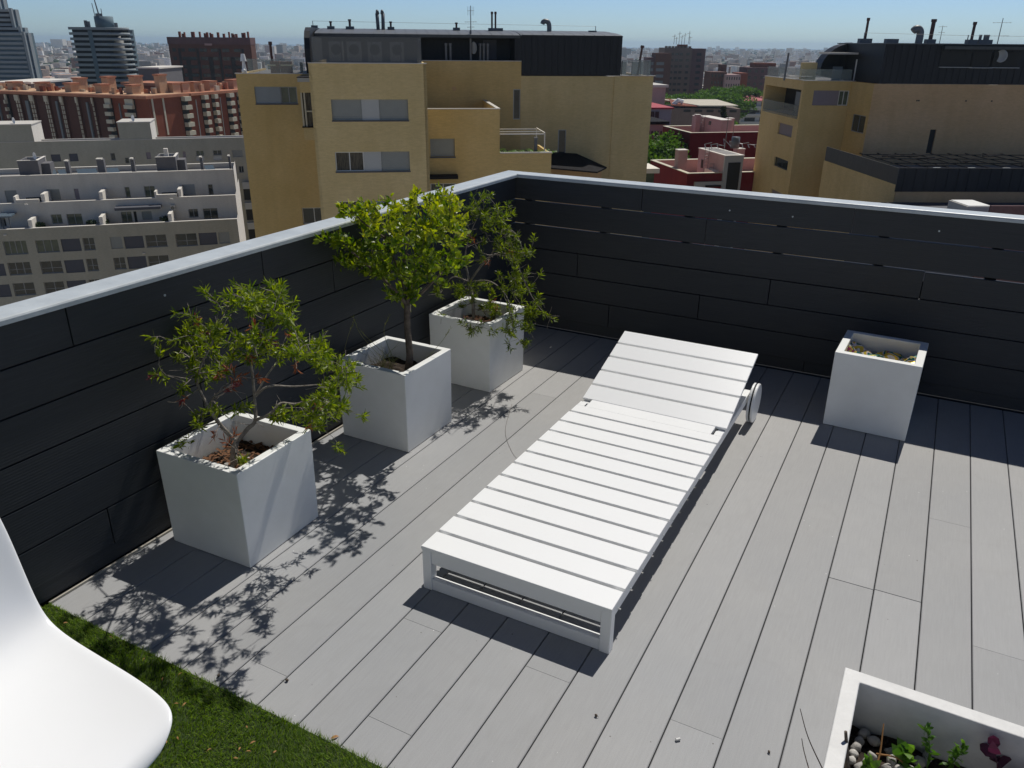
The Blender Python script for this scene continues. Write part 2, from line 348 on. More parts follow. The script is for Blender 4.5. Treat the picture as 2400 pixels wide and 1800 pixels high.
# ---------------------------------------------------------------- planters
def planter(label, cx, cy, rz, sx, sy, h, t=0.032, soil_z=0.285, round_in=0.0, mt='white_planter', group=None):
    P_ = empty('planter', (cx, cy, 0), rz); tag(P_, label, 'planter', group)
    def loop(hx, hy, z, r=0.0):
        if r <= 0: return [(-hx, -hy, z), (hx, -hy, z), (hx, hy, z), (-hx, hy, z)]
        pts = []
        for (qx, qy, a0) in ((-1, -1, 180), (1, -1, 270), (1, 1, 0), (-1, 1, 90)):
            for k in range(6):
                a = math.radians(a0+k*18); pts.append((qx*(hx-r)+math.cos(a)*r, qy*(hy-r)+math.sin(a)*r, z))
        return pts
    ro = 0.003 if round_in == 0 else 0.004; ri = round_in or 0.004
    A = loop(sx/2*0.985, sy/2*0.985, 0.002, ro); B = loop(sx/2, sy/2, h, ro); C_ = loop(sx/2-t, sy/2-t, h, ri); D = loop(sx/2-t, sy/2-t, 0.05, ri)
    n = len(A); mb = MB(); mb.add(A+B+C_+D, [tuple(range(n))[::-1]] + [(r*n+k, r*n+(k+1) % n, (r+1)*n+(k+1) % n, (r+1)*n+k) for r in range(3) for k in range(n)])
    mb.build('tub', mt, P_, bevel=0.003)
    # soil surface
    ms = MB(); N = 14; hx, hy = sx/2-t-0.001, sy/2-t-0.001; rr = random.Random(int(cx*100))
    ms.add([(-hx+2*hx*i/N, -hy+2*hy*j/N, soil_z+rr.uniform(-0.008, 0.008)) for j in range(N+1) for i in range(N+1)],
           [(j*(N+1)+i, j*(N+1)+i+1, (j+1)*(N+1)+i+1, (j+1)*(N+1)+i) for j in range(N) for i in range(N)])
    ms.build('soil', 'soil', P_)
    return P_
planter('white cube planter holding the bottlebrush with rusty dead leaves, nearest the camera on the left', 0.180, -2.341, 0.030, 0.383, 0.383, 0.387, soil_z=0.276, group='white cube planters along the left wall')
planter('white cube planter in the middle of the row, holding the round citrus tree', 0.181, -1.349, -0.001, 0.381, 0.381, 0.387, soil_z=0.293, group='white cube planters along the left wall')
planter('white cube planter in the far corner with a rounded rim, under the drooping bottlebrush', 0.176, -0.572, -0.018, 0.384, 0.384, 0.384, t=0.03, soil_z=0.29, round_in=0.045, group='white cube planters along the left wall')
planter('white planter on its own against the back wall, with crumpled foil inside', 2.195, -0.112, -0.035, 0.381, 0.373, 0.386, t=0.036, soil_z=0.26)
planter('worn white planter in the corner of the deck, holding pebbles and weeds', 2.311+0.30, -2.502-0.20, -0.012, 0.62, 0.40, 0.39, t=0.037, soil_z=0.262, mt='white_worn')

def pebble(x, y, z, r, mt, rr, label, cat, group):
    bm = MB(); n1, n2 = 5, 8; vs = []; ax = [r*rr.uniform(0.75, 1.25), r*rr.uniform(0.65, 1.05), r*rr.uniform(0.55, 0.9)]
    ph = rr.uniform(0, 3)
    for i in range(n1+1):
        th = math.pi*i/n1
        for k in range(n2):
            a = 2*math.pi*k/n2; j = 1+0.16*math.sin(3*a+ph+i)+rr.uniform(-.07, .07)
            vs.append((math.sin(th)*math.cos(a)*ax[0]*j, math.sin(th)*math.sin(a)*ax[1]*j, math.cos(th)*ax[2]))
    bm.add(vs, [(i*n2+k, (i+1)*n2+k, (i+1)*n2+(k+1) % n2, i*n2+(k+1) % n2) for i in range(n1) for k in range(n2)])
    o = bm.build('pebble', mt, smooth=True); o.location = (x, y, z); o.rotation_euler = (rr.uniform(-.4, .4), rr.uniform(-.4, .4), rr.uniform(0, 3))
    tag(o, label, cat, group); return o
rr = random.Random(21)
pos = []
for k in range(60):
    x = rr.uniform(2.352, 2.475); y = rr.uniform(-2.80, -2.615)
    if any((x-a)**2+(y-b_)**2 < 0.019**2 for a, b_ in pos): continue
    pos.append((x, y)); pebble(x, y, 0.272+rr.uniform(0, 0.006), rr.uniform(0.010, 0.0155), rr.choice(['pebble', 'pebble', 'pebble_white']), rr, 'rounded grey-white pebble heaped in the worn planter with weeds', 'pebble', 'pebbles in the weedy planter')
for k, (x, y) in enumerate([(2.365, -2.588), (2.372, -2.560), (2.395, -2.572), (2.43, -2.588), (2.455, -2.565), (2.49, -2.585), (2.505, -2.56), (2.36, -2.61)]):
    pebble(x, y, 0.271, 0.0145, 'pebble', rr, 'blue-grey pebble lying in the shade at the back of the weedy planter', 'pebble', 'shaded pebbles in the weedy planter')
pos = []
for k in range(40):
    x = rr.uniform(0.06, 0.31); y = rr.uniform(-2.47, -2.30)
    if any((x-a)**2+(y-b_)**2 < 0.02**2 for a, b_ in pos) or (x-0.16)**2+(y+2.34)**2 < 0.03**2 or x < 0.13 and y > -2.4: continue
    pos.append((x, y)); pebble(x, y, 0.285, rr.uniform(0.010, 0.015), 'pebble_white', rr, 'whitish pebble on the soil of the nearest planter', 'pebble', 'pebbles under the nearest bottlebrush')
ch = MB(); rr = random.Random(9)
for k in range(420):
    x = rr.uniform(0.03, 0.33); y = rr.uniform(-2.49, -2.19)
    if rr.random() < (x-0.0)*2.0: continue
    a = rr.uniform(0, 3.14); l = rr.uniform(0.006, 0.017); wd_ = rr.uniform(0.002, 0.005); z = 0.286+rr.uniform(0, 0.008); tz = rr.uniform(-.005, .005)
    ux, uy = math.cos(a)*l, math.sin(a)*l; vx, vy = -math.sin(a)*wd_, math.cos(a)*wd_
    ch.add([(x-ux-vx, y-uy-vy, z-tz), (x+ux-vx, y+uy-vy, z+tz), (x+ux+vx, y+uy+vy, z+tz), (x-ux+vx, y-uy+vy, z-tz+0.002)], [(0, 1, 2, 3)])
tag(ch.build('bark_mulch', 'bark_chip'), 'brown bark chips and dead leaves mulching the nearest planter', 'mulch', kind='stuff')
ch = MB()
for k in range(160):
    x = rr.uniform(0.04, 0.31); y = rr.uniform(-0.7, -0.44); a = rr.uniform(0, 3.14); l = rr.uniform(0.006, 0.015); z = 0.299+rr.uniform(0, 0.008)
    ux, uy = math.cos(a)*l, math.sin(a)*l
    ch.add([(x-ux-uy*.2, y-uy+ux*.2, z), (x+ux-uy*.2, y+uy+ux*.2, z+.003), (x+ux+uy*.2, y+uy-ux*.2, z), (x-ux+uy*.2, y-uy-ux*.2, z+.002)], [(0, 1, 2, 3)])
tag(ch.build('bark_mulch', 'bark_chip'), 'reddish dead needles littering the corner planter', 'mulch', kind='stuff')

# foil sack in the back planter
m = mat('foil', (0.6, 0.5, 0.2), 0.28, metal=0.45, spec=0.8)
nd, lk, b = nodes(m); tc = nd.new('ShaderNodeTexCoord')
vz = noise(14, 1, tc.outputs['Object'])
r1 = nd.new('ShaderNodeValToRGB'); r1.color_ramp.interpolation = 'CONSTANT'
for p, cc in ((0.0, (0.85, 0.84, 0.86)), (0.36, (0.80, 0.58, 0.06)), (0.49, (0.85, 0.75, 0.80)), (0.52, (0.02, 0.16, 0.12)), (0.59, (0.72, 0.54, 0.09)), (0.66, (0.42, 0.07, 0.16))):
    e = r1.color_ramp.elements.new(p); e.color = (*cc, 1)
lk.new(vz.outputs['Fac'], r1.inputs[0]); lk.new(r1.outputs[0], b.inputs['Base Color'])
fs = MB(); N = 13; rr = random.Random(4); grid = [[0]*(N+1) for _ in range(N+1)]
for j in range(N+1):
    for i in range(N+1):
        u, v_ = i/N, j/N
        z = 0.350+0.026*(abs(u-0.5)*2)**2 - 0.035*v_ + 0.022*math.sin(7*u+4*v_)*math.cos(9*v_-3*u)+rr.uniform(-0.013, 0.013)
        grid[j][i] = (-0.152+0.304*u, -0.148+0.24*v_, z)
fs.add([p for r in grid for p in r], [(j*(N+1)+i, j*(N+1)+i+1, (j+1)*(N+1)+i+1) for j in range(N) for i in range(N)] + [(j*(N+1)+i, (j+1)*(N+1)+i+1, (j+1)*(N+1)+i) for j in range(N) for i in range(N)])
o = fs.build('foil_sack', 'foil'); o.location = (2.195, -0.112, 0); o.rotation_euler = (0, 0, -0.035)
tag(o, 'crumpled shiny sack of gold, green and silver foil stuffed in the back planter', 'sack')

# ---------------------------------------------------------------- sun lounger
lg = empty('sun_lounger', (0.975, -2.316, 0)); tag(lg, 'white slatted sun lounger with raised backrest and wheels, on the deck', 'sun lounger')
def lp(name, *a, mt='white_paint', parent=lg, bevel=0.002):
    mb = MB(); mb.box(*a); return mb.build(name, mt, parent, bevel=bevel)
W_, T_ = 0.686, 0.172
rs_ = random.Random(4)
for k in range(11):
    y0 = 0.1117*k
    lp('slat', -0.003+rs_.uniform(-.0012, .0012), W_+rs_.uniform(-.0012, .0012), y0, y0+0.1117-0.0143, T_-0.0145, T_+rs_.uniform(-.0004, .0004), bevel=0.0018)
lp('slat', 0.0, W_, 0.1117*11, 1.300, T_-0.013, T_)
lp('hinge_panel', 0.045, 0.637, 1.3003, 1.48, T_-0.0125, T_-0.0003, bevel=0)
for x in (0.0, 0.648): lp('side_rail', x+0.001, x+0.033, 0.034, 1.90, 0.118, T_-0.0135)
for x in (0.0, 0.648): lp('rail_cap', x+0.001, x+0.0365, 1.3003, 1.345, T_-0.0133, T_-0.0003)
for x in (0.0, 0.651): lp('leg', x, x+0.034, 0.0, 0.0335, 0.0, T_-0.0135)
lp('front_rail', 0.0345, 0.6505, 0.003, 0.030, 0.108, T_-0.0135)
lp('front_rail', 0.0345, 0.6505, 0.003, 0.028, 0.001, 0.044)
lp('crossbar', 0.0375, 0.6475, 1.865, 1.900, 0.112, 0.150)
lp('axle_plate', 0.030, 0.675, 1.74, 1.865, 0.140, 0.153)
# backrest
bk = empty('backrest', (0, 1.388, 0.160)); bk.parent = lg; bk.rotation_euler = (math.radians(17.8), 0, 0)
for k in range(5):
    mb = MB(); y0 = 0.1155*k; mb.box(-0.005, W_+0.001, y0, y0+0.1155-0.012, 0, 0.014); mb.build('backrest_slat', 'white_paint', bk, bevel=0.0018)
for x in (0.06, 0.60):
    mb = MB(); mb.box(x, x+0.03, 0.0, 0.565, -0.031, -0.0005); mb.build('backrest_bar', 'white_paint', bk, bevel=0.002)
for x in (0.075, 0.60):
    mb = MB(); mb.tube([(x, 1.80, 0.30), (x, 1.70, 0.20), (x, 1.60, 0.13)], 0.008, 8); mb.build('support_strut', 'white_paint', lg, smooth=True)
for sx in (-1, 1):
    xc = W_/2 + sx*(W_/2+0.0185)
    wh = empty('wheel', (xc, 1.888, 0.101)); wh.parent = lg
    for d in (-1, 1):
        mb = MB(); mb.tube([(d*0.004, 0, 0), (d*0.013, 0, 0), (d*0.016, 0, 0)], [0.099, 0.099, 0.094], 48); mb.build('wheel_disc', 'white_paint', wh)
    mb = MB(); mb.tube([(-0.0035, 0, 0), (0.0035, 0, 0)], 0.093, 40); mb.build('tyre', 'tyre', wh)
for k in range(12):
    mb = MB(); yb_ = 0.056+0.1117*k; mb.tube([(0.6845, yb_, 0.137), (0.688, yb_, 0.137)], 0.003, 8); mb.build('bolt', 'coping', lg)

# ---------------------------------------------------------------- moulded chair, lower left
ch = empty('chair', (0.82, -3.57, 0)); tag(ch, 'glossy white moulded plastic chair on the grass, cut off by the frame', 'chair')
prof = [(1.104, 0.400, 0.130), (1.101, 0.420, 0.160), (1.090, 0.434, 0.182), (1.070, 0.441, 0.198), (1.035, 0.444, 0.209), (0.98, 0.441, 0.219), (0.90, 0.436, 0.229), (0.80, 0.431, 0.236), (0.70, 0.430, 0.242),
        (0.64, 0.434, 0.245), (0.595, 0.450, 0.246), (0.570, 0.478, 0.247), (0.552, 0.52, 0.248), (0.530, 0.60, 0.250), (0.505, 0.69, 0.252), (0.478, 0.78, 0.245), (0.462, 0.84, 0.225), (0.452, 0.87, 0.19), (0.448, 0.883, 0.13)]
mb = MB(); NU = 16; vs = []
for i, (x, z, hw) in enumerate(prof):
    back = max(0.0, min(1.0, (0.60-x)/0.06))
    for k in range(NU+1):
        u = -1+2*k/NU
        dip = 0.020*(1-abs(u)**2.2)
        dx = -dip*back*1.3 if back > 0 else 0; dz = -dip*(1-back)
        vs.append((x-0.82+dx, u*hw, z+dz))
mb.add(vs, [(i*(NU+1)+k, i*(NU+1)+k+1, (i+1)*(NU+1)+k+1, (i+1)*(NU+1)+k) for i in range(len(prof)-1) for k in range(NU)])
o = mb.build('seat_shell', 'white_plastic', ch, smooth=True)
sd = o.modifiers.new('solid', 'SOLIDIFY'); sd.thickness = 0.009; sd.offset = 0
ss = o.modifiers.new('sub', 'SUBSURF'); ss.levels = 2; ss.render_levels = 2
for (dx, dy) in ((-0.17, -0.16), (-0.17, 0.16), (0.16, -0.13), (0.16, 0.13)):
    mb = MB(); mb.tube([(dx*0.75, dy*0.75, 0.40), (dx, dy, 0.2), (dx*1.12, dy*1.12, 0.008)], [0.020, 0.015, 0.011], 12); mb.build('leg', 'white_plastic', ch, smooth=True)

# ---------------------------------------------------------------- plants
def lerp(a, b_, t): return a+(b_-a)*t
def smoothpath(pts, n=6):
    P_ = [Vector(p) for p in pts]
    if len(P_) < 3: return P_
    out = []
    Q = [P_[0]*2-P_[1]] + P_ + [P_[-1]*2-P_[-2]]
    for i in range(1, len(Q)-2):
        for k in range(n):
            t = k/n; p0, p1, p2, p3 = Q[i-1:i+3]
            out.append(0.5*((2*p1)+(p2-p0)*t+(2*p0-5*p1+4*p2-p3)*t*t+(3*p1-p0-3*p2+p3)*t**3))
    out.append(P_[-1]); return out
def limbs(wood, lst, n=8):
    allp = []
    for pts, r0, r1 in lst:
        sp = smoothpath(pts); L = len(sp)
        wood.tube(sp, [lerp(r0, r1, (i/(L-1))**0.8) for i in range(L)], n)
        for i, p in enumerate(sp): allp.append((p, lerp(r0, r1, i/(L-1)), i/(L-1)))
    return allp
def twig(wood, allp, P_, rr, root, r1=0.0011, sag=0.0, minfrac=0.25):
    P_ = Vector(P_); best = None
    for p, r, fr in allp:
        if fr < minfrac: continue
        d = (p-P_).length
        pen = 0.0 if (p-root).length < (P_-root).length+0.01 else 0.25
        s_ = d + pen + rr.uniform(0, 0.05)
        if best is None or s_ < best[0]: best = (s_, p, r)
    q_ = best[1]; d = P_-q_; mid = q_+d*0.5+Vector((rr.uniform(-1, 1), rr.uniform(-1, 1), rr.uniform(-0.5, 1)-sag))*d.length*0.13
    sp = smoothpath([q_, mid, P_], 4); r0 = min(best[2]*0.8, 0.0016+d.length*0.012)
    wood.tube(sp, [lerp(r0, r1, i/(len(sp)-1)) for i in range(len(sp))], 5)
    for i, p in enumerate(sp[2:]): allp.append((p, lerp(r0, r1, (i+2)/(len(sp)-1)), 0.6))
    return (P_-sp[-3]).normalized()
def leaf(mb, p, d, side, L, w_, bend=0.15, mi=0):
    d = d.normalized(); side = (side-d*side.dot(d))
    if side.length < 1e-4: side = d.orthogonal()
    side.normalize(); nrm = d.cross(side)
    a = p; m1 = p+d*L*0.35+nrm*L*bend*0.3; m2 = p+d*L*0.7+nrm*L*bend*0.2; e = p+d*L-nrm*L*bend*0.5
    mb.add([a, m1-side*w_, m2-side*w_*0.85, e, m2+side*w_*0.85, m1+side*w_, ], [(0, 1, 5), (1, 2, 4, 5), (2, 3, 4)], mi)
def rv(rr): 
    while True:
        v_ = Vector((rr.uniform(-1, 1), rr.uniform(-1, 1), rr.uniform(-1, 1)))
        if 0.05 < v_.length < 1: return v_.normalized()
def rosette(mb, p, d, rr, n=16, L=0.036, w_=0.0027, span=0.034):
    for k in range(n):
        q_ = p - d*rr.uniform(0, span); ax = rv(rr); dd = (d*rr.uniform(0.25, 1.1) + ax*0.9).normalized()
        leaf(mb, q_, dd, rv(rr), L*rr.uniform(0.65, 1.15), w_*rr.uniform(0.8, 1.2), rr.uniform(-0.2, 0.4))
def flip_islands(o): pass

def bottlebrush(label, limb_list, clusters, dead, flowers, seed, L, n, dark, base, sag):
    t = empty('bottlebrush', base); tag(t, label, 'shrub')
    rr = random.Random(seed); wood = MB(); fol = MB(); dd_ = MB(); fl_parts = []
    allp = limbs(wood, limb_list); root = Vector(base)
    cs = [Vector(p) for p in clusters]; cs.sort(key=lambda p: (p-root).length)
    for p in cs:
        d = twig(wood, allp, p, rr, root, sag=sag); d = (d+Vector((0, 0, 0.35))).normalized()
        rosette(fol, p+d*0.004, d, rr, int(n*rr.uniform(0.9, 1.5)), L)
        for _s in range(rr.choice((0, 1, 1, 2))):   # side shoots
            q_ = p-d*0.03+rv(rr)*0.022; rosette(fol, q_, (q_-p+d*0.03+d*0.01).normalized(), rr, int(n*0.65), L*0.85)
    for p in dead:
        d = twig(wood, allp, p, rr, root, sag=sag); rosette(dd_, Vector(p), d, rr, 13, L*0.85, 0.0022)
    for p in flowers:
        d = twig(wood, allp, p, rr, root, sag=sag)
        fl = MB(); fl_parts.append(fl)
        for k in range(70):
            q_ = Vector(p)-d*rr.uniform(0, 0.03); leaf(fl, q_, (rv(rr)+d*0.3), rv(rr), 0.012, 0.0008, 0)
    for k in range(150):   # bare grey twiglets
        p, r, fr = rr.choice(allp)
        if fr < 0.3: continue
        e = p+rv(rr)*rr.uniform(0.03, 0.08)+Vector((0, 0, 0.01)); wood.tube([p, (p+e)/2+rv(rr)*0.006, e], [0.0016, 0.0012, 0.0007], 4)
    Lc = tuple(base)
    for nm, mb_, mt in (('trunk', wood, 'bark_pale'), ('foliage', fol, 'needle_dark' if dark else 'needle'), ('dead_foliage', dd_, 'needle_dead')) + tuple(('flower', f_, 'flower_red') for f_ in fl_parts):
        if mb_.v:
            o_ = mb_.build(nm, mt, t, loc=Lc, smooth=(nm == 'trunk')); o_.location = (0, 0, 0)
    return t
y1 = -2.34
T1_LIMBS = [([(0.174, -2.360, 0.277),(0.184, -2.360, 0.340),(0.199, -2.355, 0.393)],0.0135,0.0115),([(0.198, -2.355, 0.389),(0.178, -2.390, 0.461),(0.170, -2.420, 0.534),(0.122, -2.420, 0.627),(0.091, -2.400, 0.727)],0.010,0.003),([(0.122, -2.420, 0.627),(0.252, -2.500, 0.746),(0.331, -2.500, 0.850)],0.0045,0.002),([(0.198, -2.355, 0.389),(0.227, -2.320, 0.433),(0.250, -2.300, 0.465),(0.240, -2.280, 0.548),(0.246, -2.280, 0.683),(0.230, -2.270, 0.805)],0.0105,0.0025),([(0.246, -2.280, 0.683),(0.247, -2.220, 0.776),(0.263, -2.200, 0.877)],0.004,0.002),([(0.250, -2.300, 0.465),(0.306, -2.280, 0.495),(0.326, -2.240, 0.526),(0.354, -2.180, 0.508),(0.468, -2.140, 0.568)],0.0065,0.003),([(0.240, -2.280, 0.548),(0.277, -2.240, 0.583),(0.303, -2.140, 0.550),(0.377, -2.060, 0.544)],0.0055,0.002),([(0.240, -2.280, 0.548),(0.268, -2.200, 0.642),(0.329, -2.120, 0.727)],0.0045,0.002),([(0.170, -2.420, 0.534),(0.291, -2.500, 0.646),(0.447, -2.550, 0.745)],0.004,0.0015)]
T1_C = [(0.376,-2.246,0.974),(0.217,-2.213,0.899),(0.276,-2.239,0.939),(0.420,-2.415,0.976),(0.305,-2.338,0.958),(0.383,-2.240,0.953),(0.584,-2.437,1.035),(0.502,-2.495,1.047),(0.362,-2.351,0.979),(0.281,-2.335,0.992),(0.548,-2.506,1.018),(0.466,-2.442,1.034),(0.350,-2.228,0.943),(0.231,-2.211,0.903),(0.391,-2.292,0.992),(0.462,-2.326,0.966),(0.498,-2.387,1.029),(0.515,-2.378,0.996),(0.311,-2.232,0.918),(0.433,-2.309,0.981),(0.168,-2.280,0.915),(0.347,-2.429,0.955),(0.182,-2.181,0.852),(0.344,-2.408,0.969),(0.380,-2.465,1.003),(0.252,-2.203,0.896),(0.455,-2.445,0.961),(0.309,-2.449,0.971),(0.370,-2.316,0.956),(0.487,-2.429,0.963),(0.471,-2.351,0.957),(0.323,-2.255,0.873),(0.598,-2.500,1.008),(0.425,-2.286,0.929),(0.252,-2.213,0.883),(-0.018,-2.308,0.781),(-0.031,-2.310,0.768),(-0.025,-2.193,0.689),(-0.043,-2.234,0.742),(-0.018,-2.293,0.752),(-0.047,-2.240,0.744),(0.191,-2.433,0.873),(0.178,-2.449,0.828),(0.129,-2.315,0.803),(-0.046,-2.246,0.713),(0.165,-2.335,0.810),(0.066,-2.257,0.786),(-0.021,-2.331,0.756),(0.333,-2.487,0.895),(-0.024,-2.277,0.702),(0.096,-2.280,0.751),(-0.016,-2.270,0.737),(0.196,-2.441,0.770),(-0.025,-2.199,0.656),(0.180,-2.305,0.705),(0.002,-2.286,0.730),(0.222,-2.352,0.775),(0.209,-2.447,0.831),(0.001,-2.250,0.684),(0.291,-2.472,0.871),(0.040,-2.212,0.748),(0.514,-2.494,0.915),(0.384,-2.424,0.848),(0.263,-2.317,0.765),(0.378,-2.454,0.864),(0.436,-2.404,0.846),(0.031,-2.234,0.742),(0.320,-2.445,0.875),(0.248,-2.237,0.754),(0.664,-2.493,0.984),(0.561,-2.472,0.898),(0.544,-2.403,0.937),(0.610,-2.466,0.973),(0.618,-2.443,0.953),(0.372,-2.303,0.870),(0.394,-2.295,0.855),(0.546,-2.399,0.941),(0.380,-2.206,0.846),(0.551,-2.289,0.817),(0.369,-2.189,0.768),(0.567,-2.355,0.809),(0.658,-2.381,0.843),(0.434,-2.228,0.800),(0.499,-2.327,0.797),(0.611,-2.398,0.841),(0.536,-2.254,0.787),(0.668,-2.484,0.866),(0.729,-2.465,0.875),(0.460,-2.202,0.766),(0.428,-2.227,0.748),(0.605,-2.362,0.812),(0.414,-2.268,0.748),(0.467,-2.246,0.811),(0.566,-2.384,0.901),(0.519,-2.252,0.751),(0.600,-2.328,0.771),(0.776,-2.467,0.894),(0.582,-2.291,0.793),(0.537,-2.191,0.733),(0.663,-2.376,0.858),(0.553,-2.252,0.722),(0.628,-2.359,0.844),(0.520,-2.499,0.812),(0.355,-2.378,0.767),(0.450,-2.380,0.811),(0.550,-2.378,0.814),(0.251,-2.172,0.685),(-0.015,-2.349,0.708),(0.188,-2.479,0.741),(0.156,-2.450,0.725),(-0.032,-2.375,0.682),(0.124,-2.436,0.756),(0.173,-2.349,0.662),(0.146,-2.404,0.684),(0.174,-2.491,0.718),(0.001,-2.198,0.617),(0.146,-2.433,0.689),(0.716,-2.339,0.777),(0.596,-2.217,0.698),(0.660,-2.282,0.720),(0.723,-2.414,0.812),(0.649,-2.328,0.786),(0.596,-2.213,0.740),(0.825,-2.472,0.836),(0.836,-2.432,0.852),(0.694,-2.338,0.638),(0.862,-2.496,0.809),(0.788,-2.487,0.789),(0.534,-2.211,0.603),(0.640,-2.251,0.694),(0.668,-2.278,0.705),(0.762,-2.453,0.708),(0.586,-2.197,0.569),(0.521,-2.192,0.557),(0.782,-2.479,0.769),(0.532,-2.237,0.647),(0.639,-2.271,0.686),(0.757,-2.363,0.730),(0.480,-2.226,0.576),(0.675,-2.439,0.699),(0.753,-2.488,0.746),(0.545,-2.184,0.540),(0.477,-2.265,0.543),(0.732,-2.481,0.738),(0.399,-2.193,0.528),(0.545,-2.295,0.586),(0.519,-2.308,0.544),(0.373,-2.211,0.465),(0.357,-2.255,0.492),(0.300,-2.236,0.486),(0.329,-2.232,0.498),(0.470,-2.372,0.594),(0.339,-2.257,0.476),(0.509,-2.253,0.502),(0.503,-2.229,0.474),(0.577,-2.243,0.534),(0.772,-2.498,0.691),(0.643,-2.313,0.578),(0.554,-2.280,0.549),(0.256,-2.448,0.709),(0.222,-2.364,0.667),(0.155,-2.358,0.642),(-0.029,-2.188,0.581),(0.360,-2.419,0.784),(0.179,-2.277,0.732),(0.433,-2.404,0.831),(0.392,-2.367,0.772),(0.403,-2.349,0.835)]
T1_C += [(0.109, -2.560, 0.844),(0.200, -2.520, 0.926),(0.226, -2.480, 0.913),(0.162, -2.520, 0.829),(0.094, -2.520, 0.780),(0.090, -2.550, 0.704),(0.128, -2.500, 0.639),(0.247, -2.440, 0.994),(0.142, -2.470, 0.528),(0.242, -2.500, 0.585),(0.199, -2.500, 0.514),(0.444, -2.500, 0.650),(0.494, -2.130, 0.325),(0.604, -2.120, 0.494),(0.509, -2.100, 0.484),(0.574, -2.100, 0.631),(0.526, -2.080, 0.667),(0.472, -2.150, 0.778),(0.384, -2.200, 0.896),(0.404, -2.250, 0.980),(0.326, -2.440, 0.388),(0.113, -2.530, 0.431),(0.455, -2.200, 0.445),(0.406, -2.200, 0.914),(0.392, -2.500, 0.623),(0.329, -2.500, 0.593)]
T1_D = [(0.348, -2.350, 0.857),(0.307, -2.300, 0.851),(0.354, -2.440, 0.699),(0.358, -2.420, 0.708),(0.348, -2.460, 0.682),(0.420, -2.400, 0.705),(0.424, -2.350, 0.833),(0.386, -2.300, 0.795),(0.382, -2.400, 0.763),(0.289, -2.460, 0.696),(0.131, -2.500, 0.600),(0.314, -2.450, 0.503),(0.250, -2.450, 0.454),(0.209, -2.460, 0.452),(0.549, -2.300, 0.592),(0.479, -2.300, 0.712),(0.460, -2.300, 0.839),(0.206, -2.450, 0.886),(0.462, -2.250, 0.468),(0.314, -2.450, 0.740)]
T1_F = [(0.061, -2.560, 0.689),(0.281, -2.500, 0.867),(0.453, -2.400, 0.832),(0.173, -2.530, 0.614),(0.424, -2.500, 0.725),(0.388, -2.500, 0.701),(0.422, -2.400, 0.856)]
bottlebrush('small bottlebrush with rusty dead leaves and dark red flowers, in the nearest cube planter', T1_LIMBS, T1_C, T1_D, T1_F, 3, 0.034, 17, False, (0.155, -2.36, 0.262), 0.0)
T3_LIMBS = [([(0.150, -0.570, 0.332),(0.146, -0.570, 0.442),(0.119, -0.560, 0.533)],0.010,0.008),([(0.119, -0.560, 0.533),(0.089, -0.550, 0.669),(0.125, -0.540, 0.811),(0.186, -0.530, 0.929)],0.007,0.002),([(0.119, -0.560, 0.533),(0.265, -0.580, 0.698),(0.393, -0.580, 0.714),(0.457, -0.580, 0.609)],0.007,0.002),([(0.265, -0.580, 0.698),(0.331, -0.560, 0.837),(0.406, -0.560, 0.824),(0.457, -0.560, 0.718)],0.005,0.002),([(0.119, -0.560, 0.533),(0.276, -0.600, 0.565),(0.422, -0.680, 0.514),(0.494, -0.740, 0.334)],0.005,0.002),([(0.119, -0.560, 0.533),(0.010, -0.560, 0.542),(-0.051, -0.600, 0.445)],0.005,0.002),([(0.457, -0.580, 0.609),(0.521, -0.580, 0.502),(0.611, -0.580, 0.411)],0.004,0.0015)]
